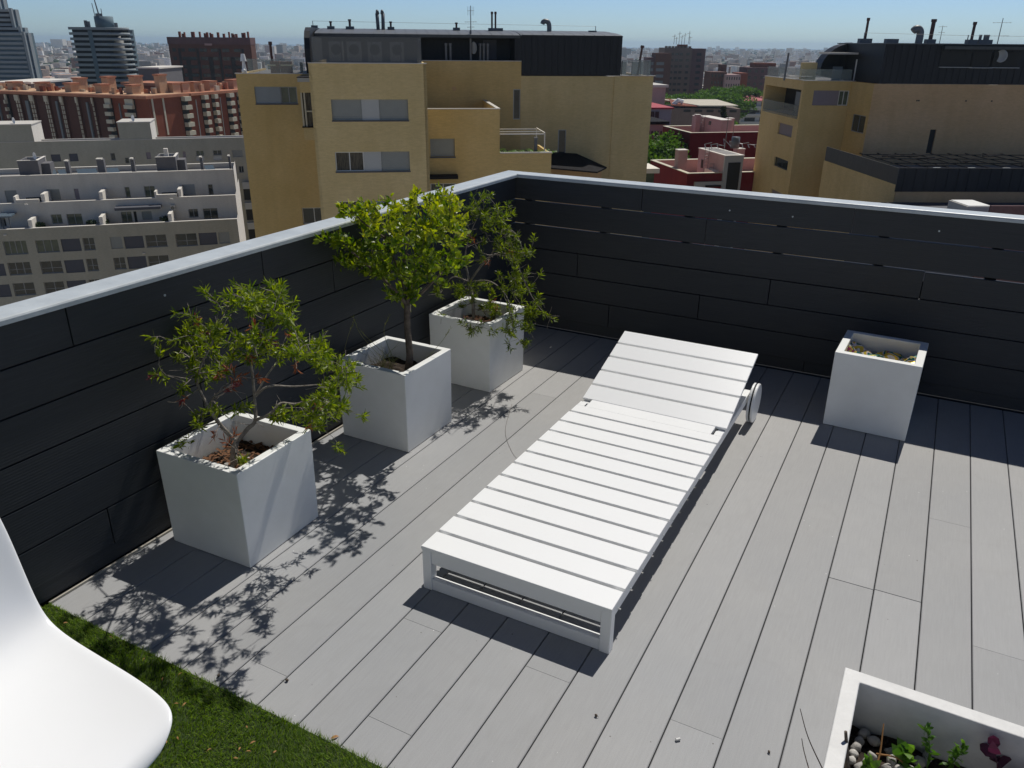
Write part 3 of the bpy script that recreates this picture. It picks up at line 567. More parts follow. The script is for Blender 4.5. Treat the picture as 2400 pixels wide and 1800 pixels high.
T3_C = [(0.133,-0.611,0.945),(0.253,-0.629,0.930),(0.290,-0.712,1.039),(0.243,-0.588,1.013),(0.234,-0.651,0.989),(0.111,-0.526,0.908),(0.140,-0.562,0.947),(0.135,-0.422,0.880),(0.223,-0.648,0.943),(0.122,-0.483,0.930),(0.292,-0.686,0.939),(0.306,-0.574,0.941),(0.225,-0.531,0.942),(0.326,-0.620,0.971),(0.255,-0.573,0.886),(0.239,-0.525,0.879),(0.378,-0.674,0.911),(0.429,-0.722,0.950),(0.323,-0.578,0.882),(0.347,-0.678,0.924),(0.367,-0.671,0.959),(0.085,-0.596,0.788),(0.140,-0.434,0.739),(0.184,-0.714,0.904),(0.016,-0.483,0.822),(0.143,-0.446,0.805),(0.228,-0.720,0.836),(0.169,-0.413,0.824),(0.070,-0.513,0.847),(0.230,-0.535,0.837),(0.388,-0.724,0.835),(0.345,-0.595,0.855),(0.392,-0.622,0.873),(0.434,-0.671,0.813),(0.233,-0.433,0.744),(0.373,-0.512,0.809),(0.373,-0.729,0.797),(0.426,-0.684,0.771),(0.376,-0.662,0.872),(0.448,-0.644,0.836),(0.433,-0.469,0.615),(0.469,-0.719,0.735),(0.534,-0.703,0.790),(0.412,-0.535,0.731),(0.394,-0.584,0.729),(0.358,-0.488,0.582),(0.440,-0.609,0.775),(0.416,-0.606,0.773),(0.406,-0.502,0.679),(0.456,-0.641,0.753),(0.476,-0.587,0.751),(0.478,-0.705,0.686),(0.474,-0.675,0.682),(0.449,-0.661,0.712),(0.536,-0.643,0.759),(0.276,-0.706,0.751),(0.320,-0.578,0.743),(0.363,-0.540,0.699),(0.442,-0.728,0.819),(0.180,-0.487,0.653),(0.399,-0.470,0.516),(0.310,-0.420,0.496),(0.521,-0.604,0.578),(0.474,-0.548,0.553),(0.344,-0.523,0.582),(0.360,-0.489,0.558),(0.467,-0.554,0.628),(0.416,-0.573,0.584),(0.371,-0.469,0.557),(0.379,-0.495,0.550),(0.466,-0.611,0.532),(0.414,-0.551,0.616),(0.396,-0.434,0.554),(0.506,-0.674,0.580),(0.487,-0.716,0.640),(0.343,-0.580,0.526),(0.478,-0.675,0.578),(0.175,-0.491,0.518),(0.391,-0.617,0.544),(0.379,-0.693,0.647),(0.217,-0.480,0.464),(0.380,-0.678,0.593),(0.066,-0.567,0.562),(0.208,-0.639,0.547),(0.204,-0.688,0.564),(0.038,-0.542,0.484),(0.240,-0.624,0.559),(0.138,-0.601,0.494),(-0.016,-0.536,0.478),(0.019,-0.494,0.447),(0.048,-0.590,0.461),(0.150,-0.683,0.537),(-0.016,-0.688,0.491),(0.042,-0.689,0.555),(0.164,-0.700,0.498),(0.153,-0.719,0.542),(0.010,-0.709,0.539),(-0.017,-0.670,0.483),(-0.027,-0.591,0.513),(0.399,-0.598,0.463),(0.372,-0.413,0.419),(0.221,-0.428,0.356),(0.196,-0.429,0.318),(0.260,-0.488,0.361),(0.299,-0.606,0.415),(0.492,-0.710,0.458),(0.228,-0.515,0.412),(0.424,-0.655,0.409),(0.450,-0.487,0.397),(0.463,-0.526,0.407),(0.500,-0.507,0.426),(0.465,-0.526,0.388),(0.481,-0.545,0.444),(0.465,-0.535,0.419),(0.506,-0.504,0.401),(0.572,-0.665,0.502),(0.105,-0.413,0.347),(0.032,-0.413,0.372),(0.287,-0.563,0.427),(0.182,-0.623,0.470),(0.332,-0.719,0.487),(0.311,-0.665,0.456),(0.327,-0.720,0.477),(0.127,-0.664,0.425),(0.533,-0.652,0.382),(0.465,-0.527,0.367),(0.484,-0.721,0.383),(0.519,-0.690,0.390),(0.531,-0.680,0.368),(0.401,-0.623,0.310),(0.395,-0.514,0.335),(0.435,-0.698,0.408)]
T3_C += [(0.529, -0.600, 0.834),(0.513, -0.600, 0.767),(0.657, -0.600, 0.418),(0.607, -0.600, 0.440),(0.568, -0.600, 0.515),(0.275, -0.800, 0.338),(0.270, -0.800, 0.361),(0.203, -0.800, 0.385),(0.332, -0.800, 0.402),(0.503, -0.800, 0.290),(0.554, -0.760, 0.317),(0.585, -0.760, 0.334),(0.502, -0.780, 0.360),(0.452, -0.780, 0.386),(0.413, -0.800, 0.374),(0.571, -0.700, 0.394),(0.560, -0.600, 0.537),(0.042, -0.740, 0.381),(0.375, -0.550, 0.929),(0.323, -0.500, 0.964),(0.221, -0.500, 1.005),(0.112, -0.500, 0.989),(0.572, -0.600, 0.652)]
T3_D = [(0.203, -0.650, 0.785),(0.285, -0.660, 0.677),(0.422, -0.660, 0.757),(0.315, -0.600, 0.424),(0.289, -0.600, 0.460),(0.147, -0.600, 0.791)]
bottlebrush('drooping bottlebrush whose long sprays hang over the far corner planter', T3_LIMBS, T3_C, T3_D, [], 8, 0.036, 17, True, (0.21, -0.57, 0.295), 0.6)

# citrus tree
ct = empty('citrus_tree', (0.245, -1.355, 0.28)); tag(ct, 'small citrus tree with a bare stem and dense bright green crown, in the middle planter', 'tree')
T2_LIMBS = [([(0.262, -1.360, 0.325),(0.274, -1.360, 0.408),(0.261, -1.350, 0.528),(0.265, -1.350, 0.647)],0.0185,0.0145),([(0.265, -1.350, 0.641),(0.238, -1.400, 0.720),(0.140, -1.460, 0.837),(0.040, -1.500, 0.928)],0.010,0.003),([(0.265, -1.350, 0.641),(0.218, -1.320, 0.756),(0.131, -1.300, 0.917),(0.088, -1.280, 1.025)],0.010,0.003),([(0.265, -1.350, 0.641),(0.297, -1.340, 0.772),(0.371, -1.330, 0.970),(0.422, -1.300, 1.097)],0.011,0.003),([(0.270, -1.350, 0.648),(0.343, -1.320, 0.715),(0.422, -1.280, 0.814),(0.475, -1.220, 0.884)],0.009,0.003),([(0.218, -1.320, 0.756),(0.361, -1.480, 0.907),(0.437, -1.550, 1.002)],0.007,0.002),([(0.131, -1.300, 0.917),(0.100, -1.420, 1.013),(0.058, -1.460, 1.089)],0.006,0.002),([(0.297, -1.340, 0.772),(0.209, -1.150, 0.816),(0.216, -1.100, 0.927)],0.006,0.002)]
T2_C = [(-0.036,-1.334,1.035),(-0.018,-1.371,1.066),(0.208,-1.567,1.089),(-0.018,-1.314,1.038),(0.065,-1.511,1.049),(-0.035,-1.261,1.017),(0.099,-1.399,1.065),(0.167,-1.596,1.087),(-0.018,-1.274,0.978),(-0.031,-1.212,1.030),(-0.023,-1.310,0.989),(0.263,-1.577,1.073),(0.118,-1.573,1.101),(-0.027,-1.382,1.031),(0.268,-1.538,1.101),(-0.027,-1.333,1.011),(-0.014,-1.312,1.062),(0.240,-1.593,1.113),(0.062,-1.364,0.995),(0.107,-1.572,1.088),(0.295,-1.572,1.140),(0.214,-1.330,1.061),(0.167,-1.452,1.081),(0.061,-1.147,0.976),(0.054,-1.367,1.052),(0.017,-1.198,0.970),(0.218,-1.433,1.110),(0.415,-1.573,1.142),(0.104,-1.410,1.080),(0.321,-1.471,1.085),(0.184,-1.265,1.025),(0.149,-1.155,1.036),(0.039,-1.115,0.963),(0.066,-1.161,1.041),(0.185,-1.500,1.095),(0.283,-1.537,1.069),(0.023,-1.139,1.034),(0.301,-1.468,1.094),(0.334,-1.308,1.072),(0.380,-1.497,1.111),(0.356,-1.400,1.065),(0.499,-1.477,1.153),(0.168,-1.153,1.004),(0.135,-1.161,1.049),(0.547,-1.532,1.124),(0.527,-1.450,1.122),(0.572,-1.519,1.142),(0.403,-1.364,1.093),(0.444,-1.546,1.104),(0.364,-1.319,1.141),(0.258,-1.285,1.085),(0.436,-1.405,1.142),(0.389,-1.318,1.072),(0.421,-1.472,1.170),(0.353,-1.388,1.157),(0.473,-1.512,1.169),(0.324,-1.342,1.137),(0.247,-1.368,1.082),(0.465,-1.442,1.138),(0.103,-1.132,1.014),(0.299,-1.103,1.043),(0.430,-1.351,1.088),(0.431,-1.507,1.135),(0.285,-1.299,1.053),(0.599,-1.436,1.157),(0.578,-1.414,1.129),(0.419,-1.165,1.032),(0.365,-1.211,1.027),(0.643,-1.559,1.179),(0.493,-1.375,1.137),(0.510,-1.452,1.132),(0.359,-1.172,1.119),(0.301,-1.108,1.064),(0.613,-1.551,1.194),(0.278,-1.156,1.091),(0.666,-1.571,1.201),(0.572,-1.467,1.091),(0.394,-1.286,1.112),(0.650,-1.503,1.147),(0.482,-1.325,1.141),(0.431,-1.272,1.139),(0.526,-1.369,1.101),(0.561,-1.573,1.186),(0.405,-1.309,1.069),(0.587,-1.431,1.148),(0.308,-1.157,1.091),(0.299,-1.193,0.942),(0.632,-1.459,1.052),(0.576,-1.451,1.055),(0.416,-1.346,1.038),(0.639,-1.567,1.082),(0.629,-1.449,1.086),(0.529,-1.360,1.028),(0.538,-1.477,1.034),(0.316,-1.142,0.985),(0.549,-1.361,0.959),(0.693,-1.557,1.070),(0.590,-1.401,1.051),(0.502,-1.440,1.036),(0.669,-1.497,1.019),(0.553,-1.453,1.051),(0.440,-1.132,1.003),(0.582,-1.406,1.026),(0.644,-1.570,1.128),(0.428,-1.116,0.986),(0.447,-1.179,1.016),(0.474,-1.236,0.955),(0.303,-1.102,0.918),(0.265,-1.126,0.946),(0.422,-1.144,0.959),(0.583,-1.537,1.014),(0.685,-1.596,1.015),(0.129,-1.264,0.972),(0.542,-1.554,1.017),(0.383,-1.348,0.958),(0.192,-1.292,0.997),(0.157,-1.151,0.893),(0.413,-1.575,1.027),(0.385,-1.395,0.921),(0.123,-1.131,0.961),(0.381,-1.562,0.967),(0.568,-1.591,1.052),(0.360,-1.370,0.918),(0.044,-1.105,0.928),(0.125,-1.242,0.884),(0.264,-1.417,0.948),(0.367,-1.479,0.949),(0.322,-1.453,0.978),(0.422,-1.428,1.048),(0.431,-1.420,1.026),(0.143,-1.275,0.913),(0.220,-1.117,0.851),(0.283,-1.282,1.009),(0.158,-1.246,0.864),(0.159,-1.259,0.934),(0.251,-1.205,0.918),(0.303,-1.439,1.039),(0.333,-1.269,0.922),(0.241,-1.377,1.002),(0.301,-1.368,1.004),(0.367,-1.556,0.967),(0.072,-1.139,0.940),(0.322,-1.214,0.916),(0.318,-1.410,1.015),(0.207,-1.335,0.949),(0.160,-1.261,0.981),(0.138,-1.427,0.985),(-0.017,-1.319,0.889),(0.202,-1.490,0.963),(0.121,-1.272,0.889),(0.187,-1.547,0.919),(0.031,-1.154,0.831),(0.081,-1.353,0.901),(0.177,-1.462,0.932),(0.269,-1.419,0.962),(0.149,-1.310,0.868),(-0.017,-1.219,0.832),(0.259,-1.454,0.915),(0.185,-1.294,0.926),(0.141,-1.230,0.912),(0.174,-1.415,0.886),(0.276,-1.449,0.990),(0.116,-1.252,0.899),(0.241,-1.483,1.013),(0.079,-1.368,0.980),(-0.036,-1.227,0.864),(0.170,-1.369,0.918),(0.010,-1.191,0.919),(0.126,-1.276,0.976),(0.050,-1.236,0.926),(-0.028,-1.215,0.948),(0.072,-1.341,0.956),(0.207,-1.522,0.933),(0.075,-1.389,0.889),(-0.032,-1.380,0.877),(-0.003,-1.346,0.784),(-0.033,-1.365,0.823),(-0.017,-1.347,0.845),(0.032,-1.379,0.877),(0.044,-1.503,0.874),(-0.020,-1.376,0.811),(-0.020,-1.340,0.800),(-0.023,-1.293,0.822),(0.028,-1.501,0.853),(0.071,-1.425,0.850),(0.031,-1.332,0.848),(0.112,-1.527,0.932),(0.210,-1.580,0.882),(0.052,-1.505,0.835),(-0.021,-1.369,0.848),(0.238,-1.472,0.840),(0.015,-1.332,0.768),(-0.033,-1.165,0.764),(0.253,-1.353,0.786),(0.310,-1.502,0.835),(0.120,-1.228,0.769),(0.184,-1.442,0.870),(0.151,-1.453,0.805),(0.322,-1.562,0.901),(0.009,-1.262,0.750),(0.286,-1.547,0.901),(0.210,-1.459,0.805),(0.194,-1.258,0.780),(0.024,-1.198,0.731),(0.105,-1.426,0.837),(-0.022,-1.198,0.763),(0.360,-1.599,0.851),(0.131,-1.288,0.794),(0.311,-1.417,0.807),(0.258,-1.567,0.900),(0.022,-1.256,0.784),(0.003,-1.117,0.680),(0.119,-1.333,0.825),(0.316,-1.568,0.852),(0.196,-1.393,0.786),(-0.027,-1.192,0.706),(0.242,-1.196,0.765),(0.332,-1.466,0.830),(0.224,-1.171,0.717),(0.451,-1.588,0.846),(0.240,-1.272,0.733),(0.246,-1.169,0.818),(0.396,-1.369,0.864),(0.328,-1.432,0.833),(0.510,-1.529,0.924),(0.308,-1.368,0.803),(0.293,-1.116,0.780),(0.370,-1.465,0.892),(0.298,-1.184,0.774),(0.452,-1.442,0.842),(0.496,-1.597,0.927),(0.261,-1.173,0.785),(0.342,-1.489,0.868),(0.339,-1.344,0.871),(0.385,-1.410,0.817),(0.430,-1.397,0.830),(0.353,-1.408,0.797),(0.238,-1.290,0.768),(0.259,-1.202,0.733),(0.168,-1.243,0.760),(0.293,-1.194,0.819),(0.438,-1.521,0.916),(0.413,-1.471,0.811),(0.468,-1.590,0.881),(0.402,-1.212,0.891),(0.359,-1.181,0.848),(0.570,-1.466,0.912),(0.508,-1.331,0.850),(0.449,-1.334,0.904),(0.424,-1.246,0.806),(0.616,-1.566,0.993),(0.483,-1.464,0.934),(0.420,-1.341,0.879),(0.528,-1.418,0.879),(0.563,-1.581,0.929),(0.663,-1.594,0.929),(0.450,-1.331,0.823),(0.420,-1.150,0.821),(0.551,-1.391,0.854),(0.468,-1.269,0.835),(0.441,-1.262,0.911),(0.487,-1.343,0.876),(0.444,-1.375,0.855),(0.647,-1.466,0.924),(0.395,-1.486,0.766),(0.158,-1.275,0.671),(0.371,-1.502,0.780),(0.150,-1.159,0.611),(0.107,-1.181,0.664),(0.254,-1.307,0.686),(0.045,-1.209,0.638),(0.160,-1.356,0.697),(0.296,-1.520,0.744),(0.321,-1.476,0.729),(0.416,-1.497,0.747),(0.298,-1.480,0.721),(0.259,-1.263,0.718),(0.453,-1.385,0.799),(0.414,-1.481,0.785),(0.551,-1.498,0.807),(0.391,-1.461,0.799),(0.267,-1.302,0.713),(0.053,-1.548,0.965),(-0.032,-1.428,0.940),(0.015,-1.483,0.972),(0.041,-1.568,0.959),(0.011,-1.437,0.929),(-0.025,-1.440,0.926),(-0.018,-1.466,0.939),(0.092,-1.202,1.002),(0.042,-1.135,0.983),(-0.028,-1.180,0.918),(0.255,-1.557,1.012),(0.214,-1.484,1.079),(-0.033,-1.140,0.905),(0.354,-1.578,1.039),(0.333,-1.491,1.052),(0.419,-1.597,1.084),(0.342,-1.552,1.087),(0.353,-1.528,1.102),(0.002,-1.253,0.988),(0.213,-1.480,1.015),(0.037,-1.148,0.928),(0.258,-1.253,0.958),(0.424,-1.425,1.011),(0.305,-1.311,0.968),(0.250,-1.196,0.934),(0.281,-1.197,1.011),(0.407,-1.245,1.021),(0.360,-1.339,0.972),(0.446,-1.381,1.029),(0.566,-1.592,1.134),(0.457,-1.454,1.005),(0.381,-1.232,1.040),(0.215,-1.183,0.974),(0.314,-1.209,1.029),(0.479,-1.408,1.072)]
T2_C += [(-0.003, -1.580, 0.952),(0.041, -1.580, 0.972),(0.055, -1.560, 0.933),(0.074, -1.550, 0.859),(0.075, -1.550, 1.105),(0.161, -1.500, 1.123),(0.206, -1.400, 1.111),(0.327, -1.350, 1.147),(0.315, -1.350, 1.122),(0.413, -1.300, 1.168),(0.484, -1.300, 1.174),(0.466, -1.300, 1.146),(0.507, -1.300, 1.114),(0.583, -1.300, 0.896),(0.555, -1.300, 0.855),(0.236, -1.400, 0.690)]
rr = random.Random(17); wood = MB(); fol = MB(); yng = MB()
allp = limbs(wood, T2_LIMBS, 10); root = Vector((0.25, -1.35, 0.3))
cs = [Vector(p) for p in T2_C]; cs.sort(key=lambda p: (p-root).length)
for p in cs:
    d = twig(wood, allp, p, rr, root, r1=0.0013); top = p.z > 0.98 and rr.random() < 0.75
    for k in range(rr.randint(10, 17)):
        q_ = p-d*rr.uniform(-0.008, 0.065)+rv(rr)*0.008; a = rv(rr); dd = (d*rr.uniform(0.1, 1.0)+a+Vector((0, 0, 0.25))).normalized()
        L_ = rr.uniform(0.022, 0.042)*(0.85 if top else 1.0)
        leaf(yng if top and rr.random() < 0.8 else fol, q_, dd, rv(rr), L_, L_*rr.uniform(0.17, 0.24), rr.uniform(-0.1, 0.5))
for nm, mb_, mt in (('trunk', wood, 'bark'), ('foliage', fol, 'citrus'), ('young_foliage', yng, 'citrus_young')):
    o_ = mb_.build(nm, mt, ct, loc=tuple(ct.location), smooth=(nm == 'trunk')); o_.location = (0, 0, 0)

# thin grass tufts at the foot of the citrus
gt = MB(); rr = random.Random(2)
for k in range(46):
    a = rr.uniform(0, 6.28); l = rr.uniform(0.06, 0.17); b0 = Vector((0.13+rr.uniform(-.035, .035), -1.37+rr.uniform(-.04, .04), 0.29))
    e = b0+Vector((math.cos(a)*l*0.6, math.sin(a)*l*0.6, l*0.8)); md = (b0+e)/2+Vector((0, 0, l*0.22)); gt.tube([b0, md, e], [0.0009, 0.0008, 0.0004], 3)
tag(gt.build('grass_tuft', 'grass_pale'), 'thin dry grass growing at the foot of the citrus tree', 'grass', kind='stuff')
STALKS = [[(0.190, -1.400, 0.346),(0.080, -1.450, 0.486),(0.050, -1.470, 0.580)],[(0.216, -1.400, 0.368),(0.180, -1.420, 0.515),(0.214, -1.420, 0.602)],[(-0.016, -1.500, 0.358),(0.034, -1.500, 0.494),(0.078, -1.500, 0.579)],[(0.327, -1.300, 0.377),(0.380, -1.250, 0.455),(0.396, -1.200, 0.505)],[(0.227, -1.400, 0.360),(0.127, -1.450, 0.474),(0.086, -1.470, 0.525)]]
for st in STALKS:
    mb = MB(); sp = smoothpath(st, 5); mb.tube(sp, [0.0011]*(len(sp)-3)+[0.0018, 0.0018, 0.0006], 4)
    e = sp[-1]
    for k in range(8): leaf(mb, sp[-1-k % 4], (sp[-1]-sp[-4]).normalized()+rv(random.Random(k))*0.5, Vector((1, 0, 0)), 0.016, 0.0009)
    tag(mb.build('grass_stalk', 'grass_pale'), 'long pale seed stalk rising beside the citrus stem', 'grass stalk', 'seed stalks round the citrus')

# weeds in the worn planter
def weed(name, label, pts, mt, L_, w_, n, cat='plant', seed=1, stem='leaf_green'):
    t = empty(name, pts[0]); tag(t, label, cat); rr = random.Random(seed); L0 = tuple(pts[0])
    mb = MB(); sp = smoothpath(pts, 5); mb.tube(sp, [0.0018-0.0010*i/len(sp) for i in range(len(sp))], 5); o_ = mb.build('stem', stem, t, loc=L0); o_.location = (0, 0, 0)
    mb = MB()
    for k in range(n):
        p = sp[min(len(sp)-1, int(len(sp)*(0.25+0.75*k/n)))]
        leaf(mb, p, rv(rr)+Vector((0, 0, 0.5)), rv(rr), L_*rr.uniform(0.7, 1.2), w_, 0.3)
    o_ = mb.build('foliage', mt, t, loc=L0); o_.location = (0, 0, 0)
weed('weed', 'leafy bright green weed in front of the pebbles', [(2.445, -2.625, 0.262), (2.45, -2.62, 0.30), (2.46, -2.615, 0.32)], 'leaf_green', 0.035, 0.011, 16, seed=3)
weed('weed', 'low green weed sprouting at the bottom edge among the pebbles', [(2.385, -2.70, 0.262), (2.385, -2.69, 0.29), (2.39, -2.69, 0.31)], 'leaf_green', 0.03, 0.008, 18, seed=5)
weed('weed', 'spindly weed with small narrow leaves and tall thin tips', [(2.505, -2.60, 0.262), (2.50, -2.59, 0.32), (2.485, -2.58, 0.365)], 'leaf_green', 0.022, 0.0035, 34, seed=6)
weed('weed', 'bushy narrow-leaved weed right of the spindly one', [(2.53, -2.60, 0.262), (2.55, -2.59, 0.31), (2.56, -2.58, 0.35)], 'leaf_green', 0.022, 0.004, 46, seed=7)
weed('weed', 'dark seedling with green leaves at the base of the weeds', [(2.475, -2.66, 0.262), (2.48, -2.655, 0.30)], 'leaf_green', 0.028, 0.008, 14, seed=12)
weed('purple_plant', 'purple-leaved plant with broad pointed leaves, leaning on the planter wall', [(2.635, -2.59, 0.262), (2.63, -2.575, 0.32), (2.615, -2.56, 0.36)], 'leaf_purple', 0.05, 0.012, 7, seed=8, stem='leaf_purple')
weed('purple_plant', 'second purple plant, lower, at the right edge', [(2.665, -2.60, 0.262), (2.67, -2.59, 0.30), (2.668, -2.575, 0.335)], 'leaf_purple', 0.045, 0.011, 7, seed=9, stem='leaf_purple')
def stick(label, pts, r, mt, group=None, nm='twig'):
    mb = MB(); sp = smoothpath(pts, 5); mb.tube(sp, [r*(1-0.5*i/len(sp)) for i in range(len(sp))], 6); tag(mb.build(nm, mt), label, 'twig', group)
stick('straw coloured twig standing up from the pebbles', [(2.385, -2.70, 0.275), (2.405, -2.655, 0.30), (2.402, -2.60, 0.355)], 0.0028, 'dry_leaf')
stick('straw coloured twig lying across the pebbles', [(2.40, -2.63, 0.292), (2.44, -2.62, 0.292), (2.47, -2.635, 0.288)], 0.0022, 'dry_leaf')
stick('sawn brown stub against the planter rim', [(2.365, -2.74, 0.262), (2.345, -2.735, 0.34), (2.328, -2.725, 0.412)], 0.0065, 'bark')
HAIRS = [[(2.305, -2.900, 0.455),(2.263, -2.870, 0.498),(2.237, -2.850, 0.544)],[(2.280, -2.900, 0.441),(2.260, -2.870, 0.462),(2.251, -2.860, 0.482)]]
stick('long bare curved stem arching out left of the worn planter', HAIRS[0], 0.0013, 'bark')
stick('short bare stem left of the worn planter', HAIRS[1], 0.0012, 'bark')

stick('hair-thin dry stem curled on the deck between the planters and the lounger', [(0.537, -0.840, 0.003), (0.652, -1.126, 0.002), (0.783, -1.302, 0.002), (0.867, -1.371, 0.003)], 0.0008, 'bark')
# ---------------------------------------------------------------- litter on deck and turf
def drop(name, label, x, y, z, L_, w_, mt, rz, cat, group=None, curl=0.4):
    mb = MB(); d = Vector((math.cos(rz), math.sin(rz), 0.12)); leaf(mb, Vector((0, 0, 0)), d, Vector((-math.sin(rz), math.cos(rz), 0.3)), L_, w_, curl)
    o_ = mb.build(name, mt); o_.location = (x, y, z); tag(o_, label, cat, group)
rr = random.Random(33)
for (px_, py_) in [(0.676, -3.097),(0.693, -3.100),(0.555, -3.048),(0.953, -3.106),(0.974, -3.121),(0.765, -3.179),(0.759, -3.208),(0.753, -3.228),(0.943, -3.135),(0.948, -3.158),(0.876, -3.163),(0.442, -3.019),(0.281, -3.009),(0.083, -3.040),(0.900, -3.065),(1.028, -3.099),(0.591, -3.008)]:
    drop('dry_leaf', 'narrow brown dry leaf lying on the turf', px_, py_, 0.022, rr.uniform(0.010, 0.018), 0.0022, 'dry_leaf', rr.uniform(0, 6), 'leaf', 'dry leaves on the turf')
drop('dry_leaf', 'yellow dry leaf on the deck at the edge of the turf', 1.117, -2.978, 0.003, 0.024, 0.004, 'dry_leaf', 0.9, 'leaf')
def bud(label, x, y, r, mt, l=0.012):
    mb = MB(); mb.tube([(-r, 0, r), (0, 0, r*1.1), (r, 0, r)], [r*0.6, r, r*0.6], 8); mb.tube([(r, 0, r), (r+l, l*0.6, 0.002)], 0.0007, 4)
    o_ = mb.build('dry_bud', mt, smooth=True); o_.location = (x, y, 0.001); o_.rotation_euler = (0, 0, x*40); tag(o_, label, 'bud')
bud('brown dried bud on a short stalk, on the deck near the turf edge', 0.676, -2.955, 0.0045, 'bark')
bud('brown dried bud halfway along the front deck boards', 0.867, -2.873, 0.0045, 'bark')
bud('dark crumb lying on the deck in front of the lounger foot', 1.719, -2.562, 0.0040, 'bark', 0.004)
bud('small dark bud near the front edge of the deck', 2.172, -2.457, 0.0035, 'bark', 0.003)
stick('thin dark twig lying where the turf meets the deck', [(0.744, -2.995, 0.02), (0.762, -2.977, 0.012), (0.765, -2.957, 0.004)], 0.0011, 'bark')
mb = MB(); mb.tube([(-0.006, 0, 0.0042), (0.006, 0, 0.0042)], 0.004, 12)
o = mb.build('cigarette_stub', 'white_worn'); o.location = (1.946, -2.533, 0.0005); o.rotation_euler = (0, 0, 0.75)
tag(o, 'tiny white stub lying on the open deck boards', 'stub')

# ================================================================ the city
GZ = -45.0
def citymat(name, col, **k):
    k.setdefault('rough', 0.8); return mat(name, col, **k)
def brickmat(name, col, col2, amt=0.10, row=14.0):
    m = mat(name, col, 0.85, spec=0.2)
    nd, lk, b = nodes(m); tc = nd.new('ShaderNodeTexCoord')
    def nz(sc, dt, vec, st=None):
        n = nd.new('ShaderNodeTexNoise'); n.inputs['Scale'].default_value = sc; n.inputs['Detail'].default_value = dt; n.inputs['Roughness'].default_value = 0.65
        if st:
            q_ = nd.new('ShaderNodeMapping'); q_.inputs['Scale'].default_value = st; lk.new(vec, q_.inputs[0]); vec = q_.outputs[0]
        lk.new(vec, n.inputs['Vector']); return n
    a = nz(0.35, 6, tc.outputs['Object']); f = nz(1.0, 5, tc.outputs['Object'], (3, 3, row))
    r = nd.new('ShaderNodeValToRGB'); r.color_ramp.elements[0].position = 0.25; r.color_ramp.elements[1].position = 0.75
    r.color_ramp.elements[0].color = (*col2, 1); r.color_ramp.elements[1].color = (*col, 1); lk.new(a.outputs['Fac'], r.inputs[0])
    g = nd.new('ShaderNodeValToRGB'); g.color_ramp.elements[0].position = 0.3; g.color_ramp.elements[1].position = 0.7
    g.color_ramp.elements[0].color = (1-amt, 1-amt, 1-amt, 1); g.color_ramp.elements[1].color = (1+amt, 1+amt, 1+amt, 1); lk.new(f.outputs['Fac'], g.inputs[0])
    x = nd.new('ShaderNodeMix'); x.data_type = 'RGBA'; x.blend_type = 'MULTIPLY'; x.inputs[0].default_value = 1
    lk.new(r.outputs[0], x.inputs[6]); lk.new(g.outputs[0], x.inputs[7])
    # rain streaks and weathering
    sk = nz(1.0, 5, tc.outputs['Object'], (0.9, 0.9, 0.09)); k_ = nd.new('ShaderNodeValToRGB'); k_.color_ramp.elements[0].position = 0.36; k_.color_ramp.elements[1].position = 0.6
    k_.color_ramp.elements[0].color = (0.95, 0.945, 0.94, 1); k_.color_ramp.elements[1].color = (1.02, 1.02, 1.02, 1); lk.new(sk.outputs['Fac'], k_.inputs[0])
    x2 = nd.new('ShaderNodeMix'); x2.data_type = 'RGBA'; x2.blend_type = 'MULTIPLY'; x2.inputs[0].default_value = 1
    lk.new(x.outputs[2], x2.inputs[6]); lk.new(k_.outputs[0], x2.inputs[7]); lk.new(x2.outputs[2], b.inputs['Base Color']); return m
brickmat('yellow_brick', (0.67, 0.495, 0.225), (0.58, 0.415, 0.165))
brickmat('yellow_brick_pale', (0.69, 0.545, 0.285), (0.60, 0.465, 0.22))
brickmat('orange_brick', (0.64, 0.43, 0.24), (0.55, 0.36, 0.18))
brickmat('pale_render', (0.66, 0.63, 0.56), (0.57, 0.54, 0.48), 0.06, 10)
brickmat('pale_brick', (0.45, 0.43, 0.35), (0.38, 0.365, 0.295), 0.12, 12)
brickmat('brown_brick', (0.13, 0.065, 0.05), (0.095, 0.05, 0.042), 0.1, 8)
brickmat('rust_brick', (0.26, 0.085, 0.05), (0.20, 0.065, 0.042), 0.1, 8)
brickmat('dark_brown', (0.15, 0.075, 0.055), (0.11, 0.055, 0.045), 0.1, 3)
brickmat('grey_brown', (0.21, 0.16, 0.135), (0.165, 0.125, 0.105), 0.1, 3)
brickmat('purple_brown', (0.17, 0.10, 0.10), (0.12, 0.075, 0.08), 0.1, 3)
brickmat('dark_red', (0.22, 0.028, 0.030), (0.17, 0.022, 0.026), 0.05, 6)
brickmat('pink_render', (0.50, 0.35, 0.33), (0.42, 0.29, 0.28), 0.05, 5)
brickmat('terracotta', (0.50, 0.23, 0.14), (0.38, 0.16, 0.10), 0.12, 5)
brickmat('terracotta_pale', (0.60, 0.40, 0.26), (0.50, 0.31, 0.19), 0.12, 5)
citymat('tower_white', (0.30, 0.34, 0.35), var=0.1, vscale=0.3)
citymat('tower_blue', (0.14, 0.20, 0.23), var=0.15, vscale=0.3)
citymat('white_wall', (0.74, 0.70, 0.63), var=0.06, vscale=0.8)
citymat('stone_cap', (0.58, 0.55, 0.50), var=0.08, vscale=1.5)
citymat('grey_render', (0.155, 0.15, 0.155), var=0.12, vscale=0.8)
citymat('grey_panel', (0.095, 0.098, 0.115), var=0.1, vscale=1.0)
citymat('blue_panel', (0.20, 0.225, 0.235), var=0.1, vscale=1.0)
citymat('cream', (0.58, 0.54, 0.42), var=0.08, vscale=1.0)
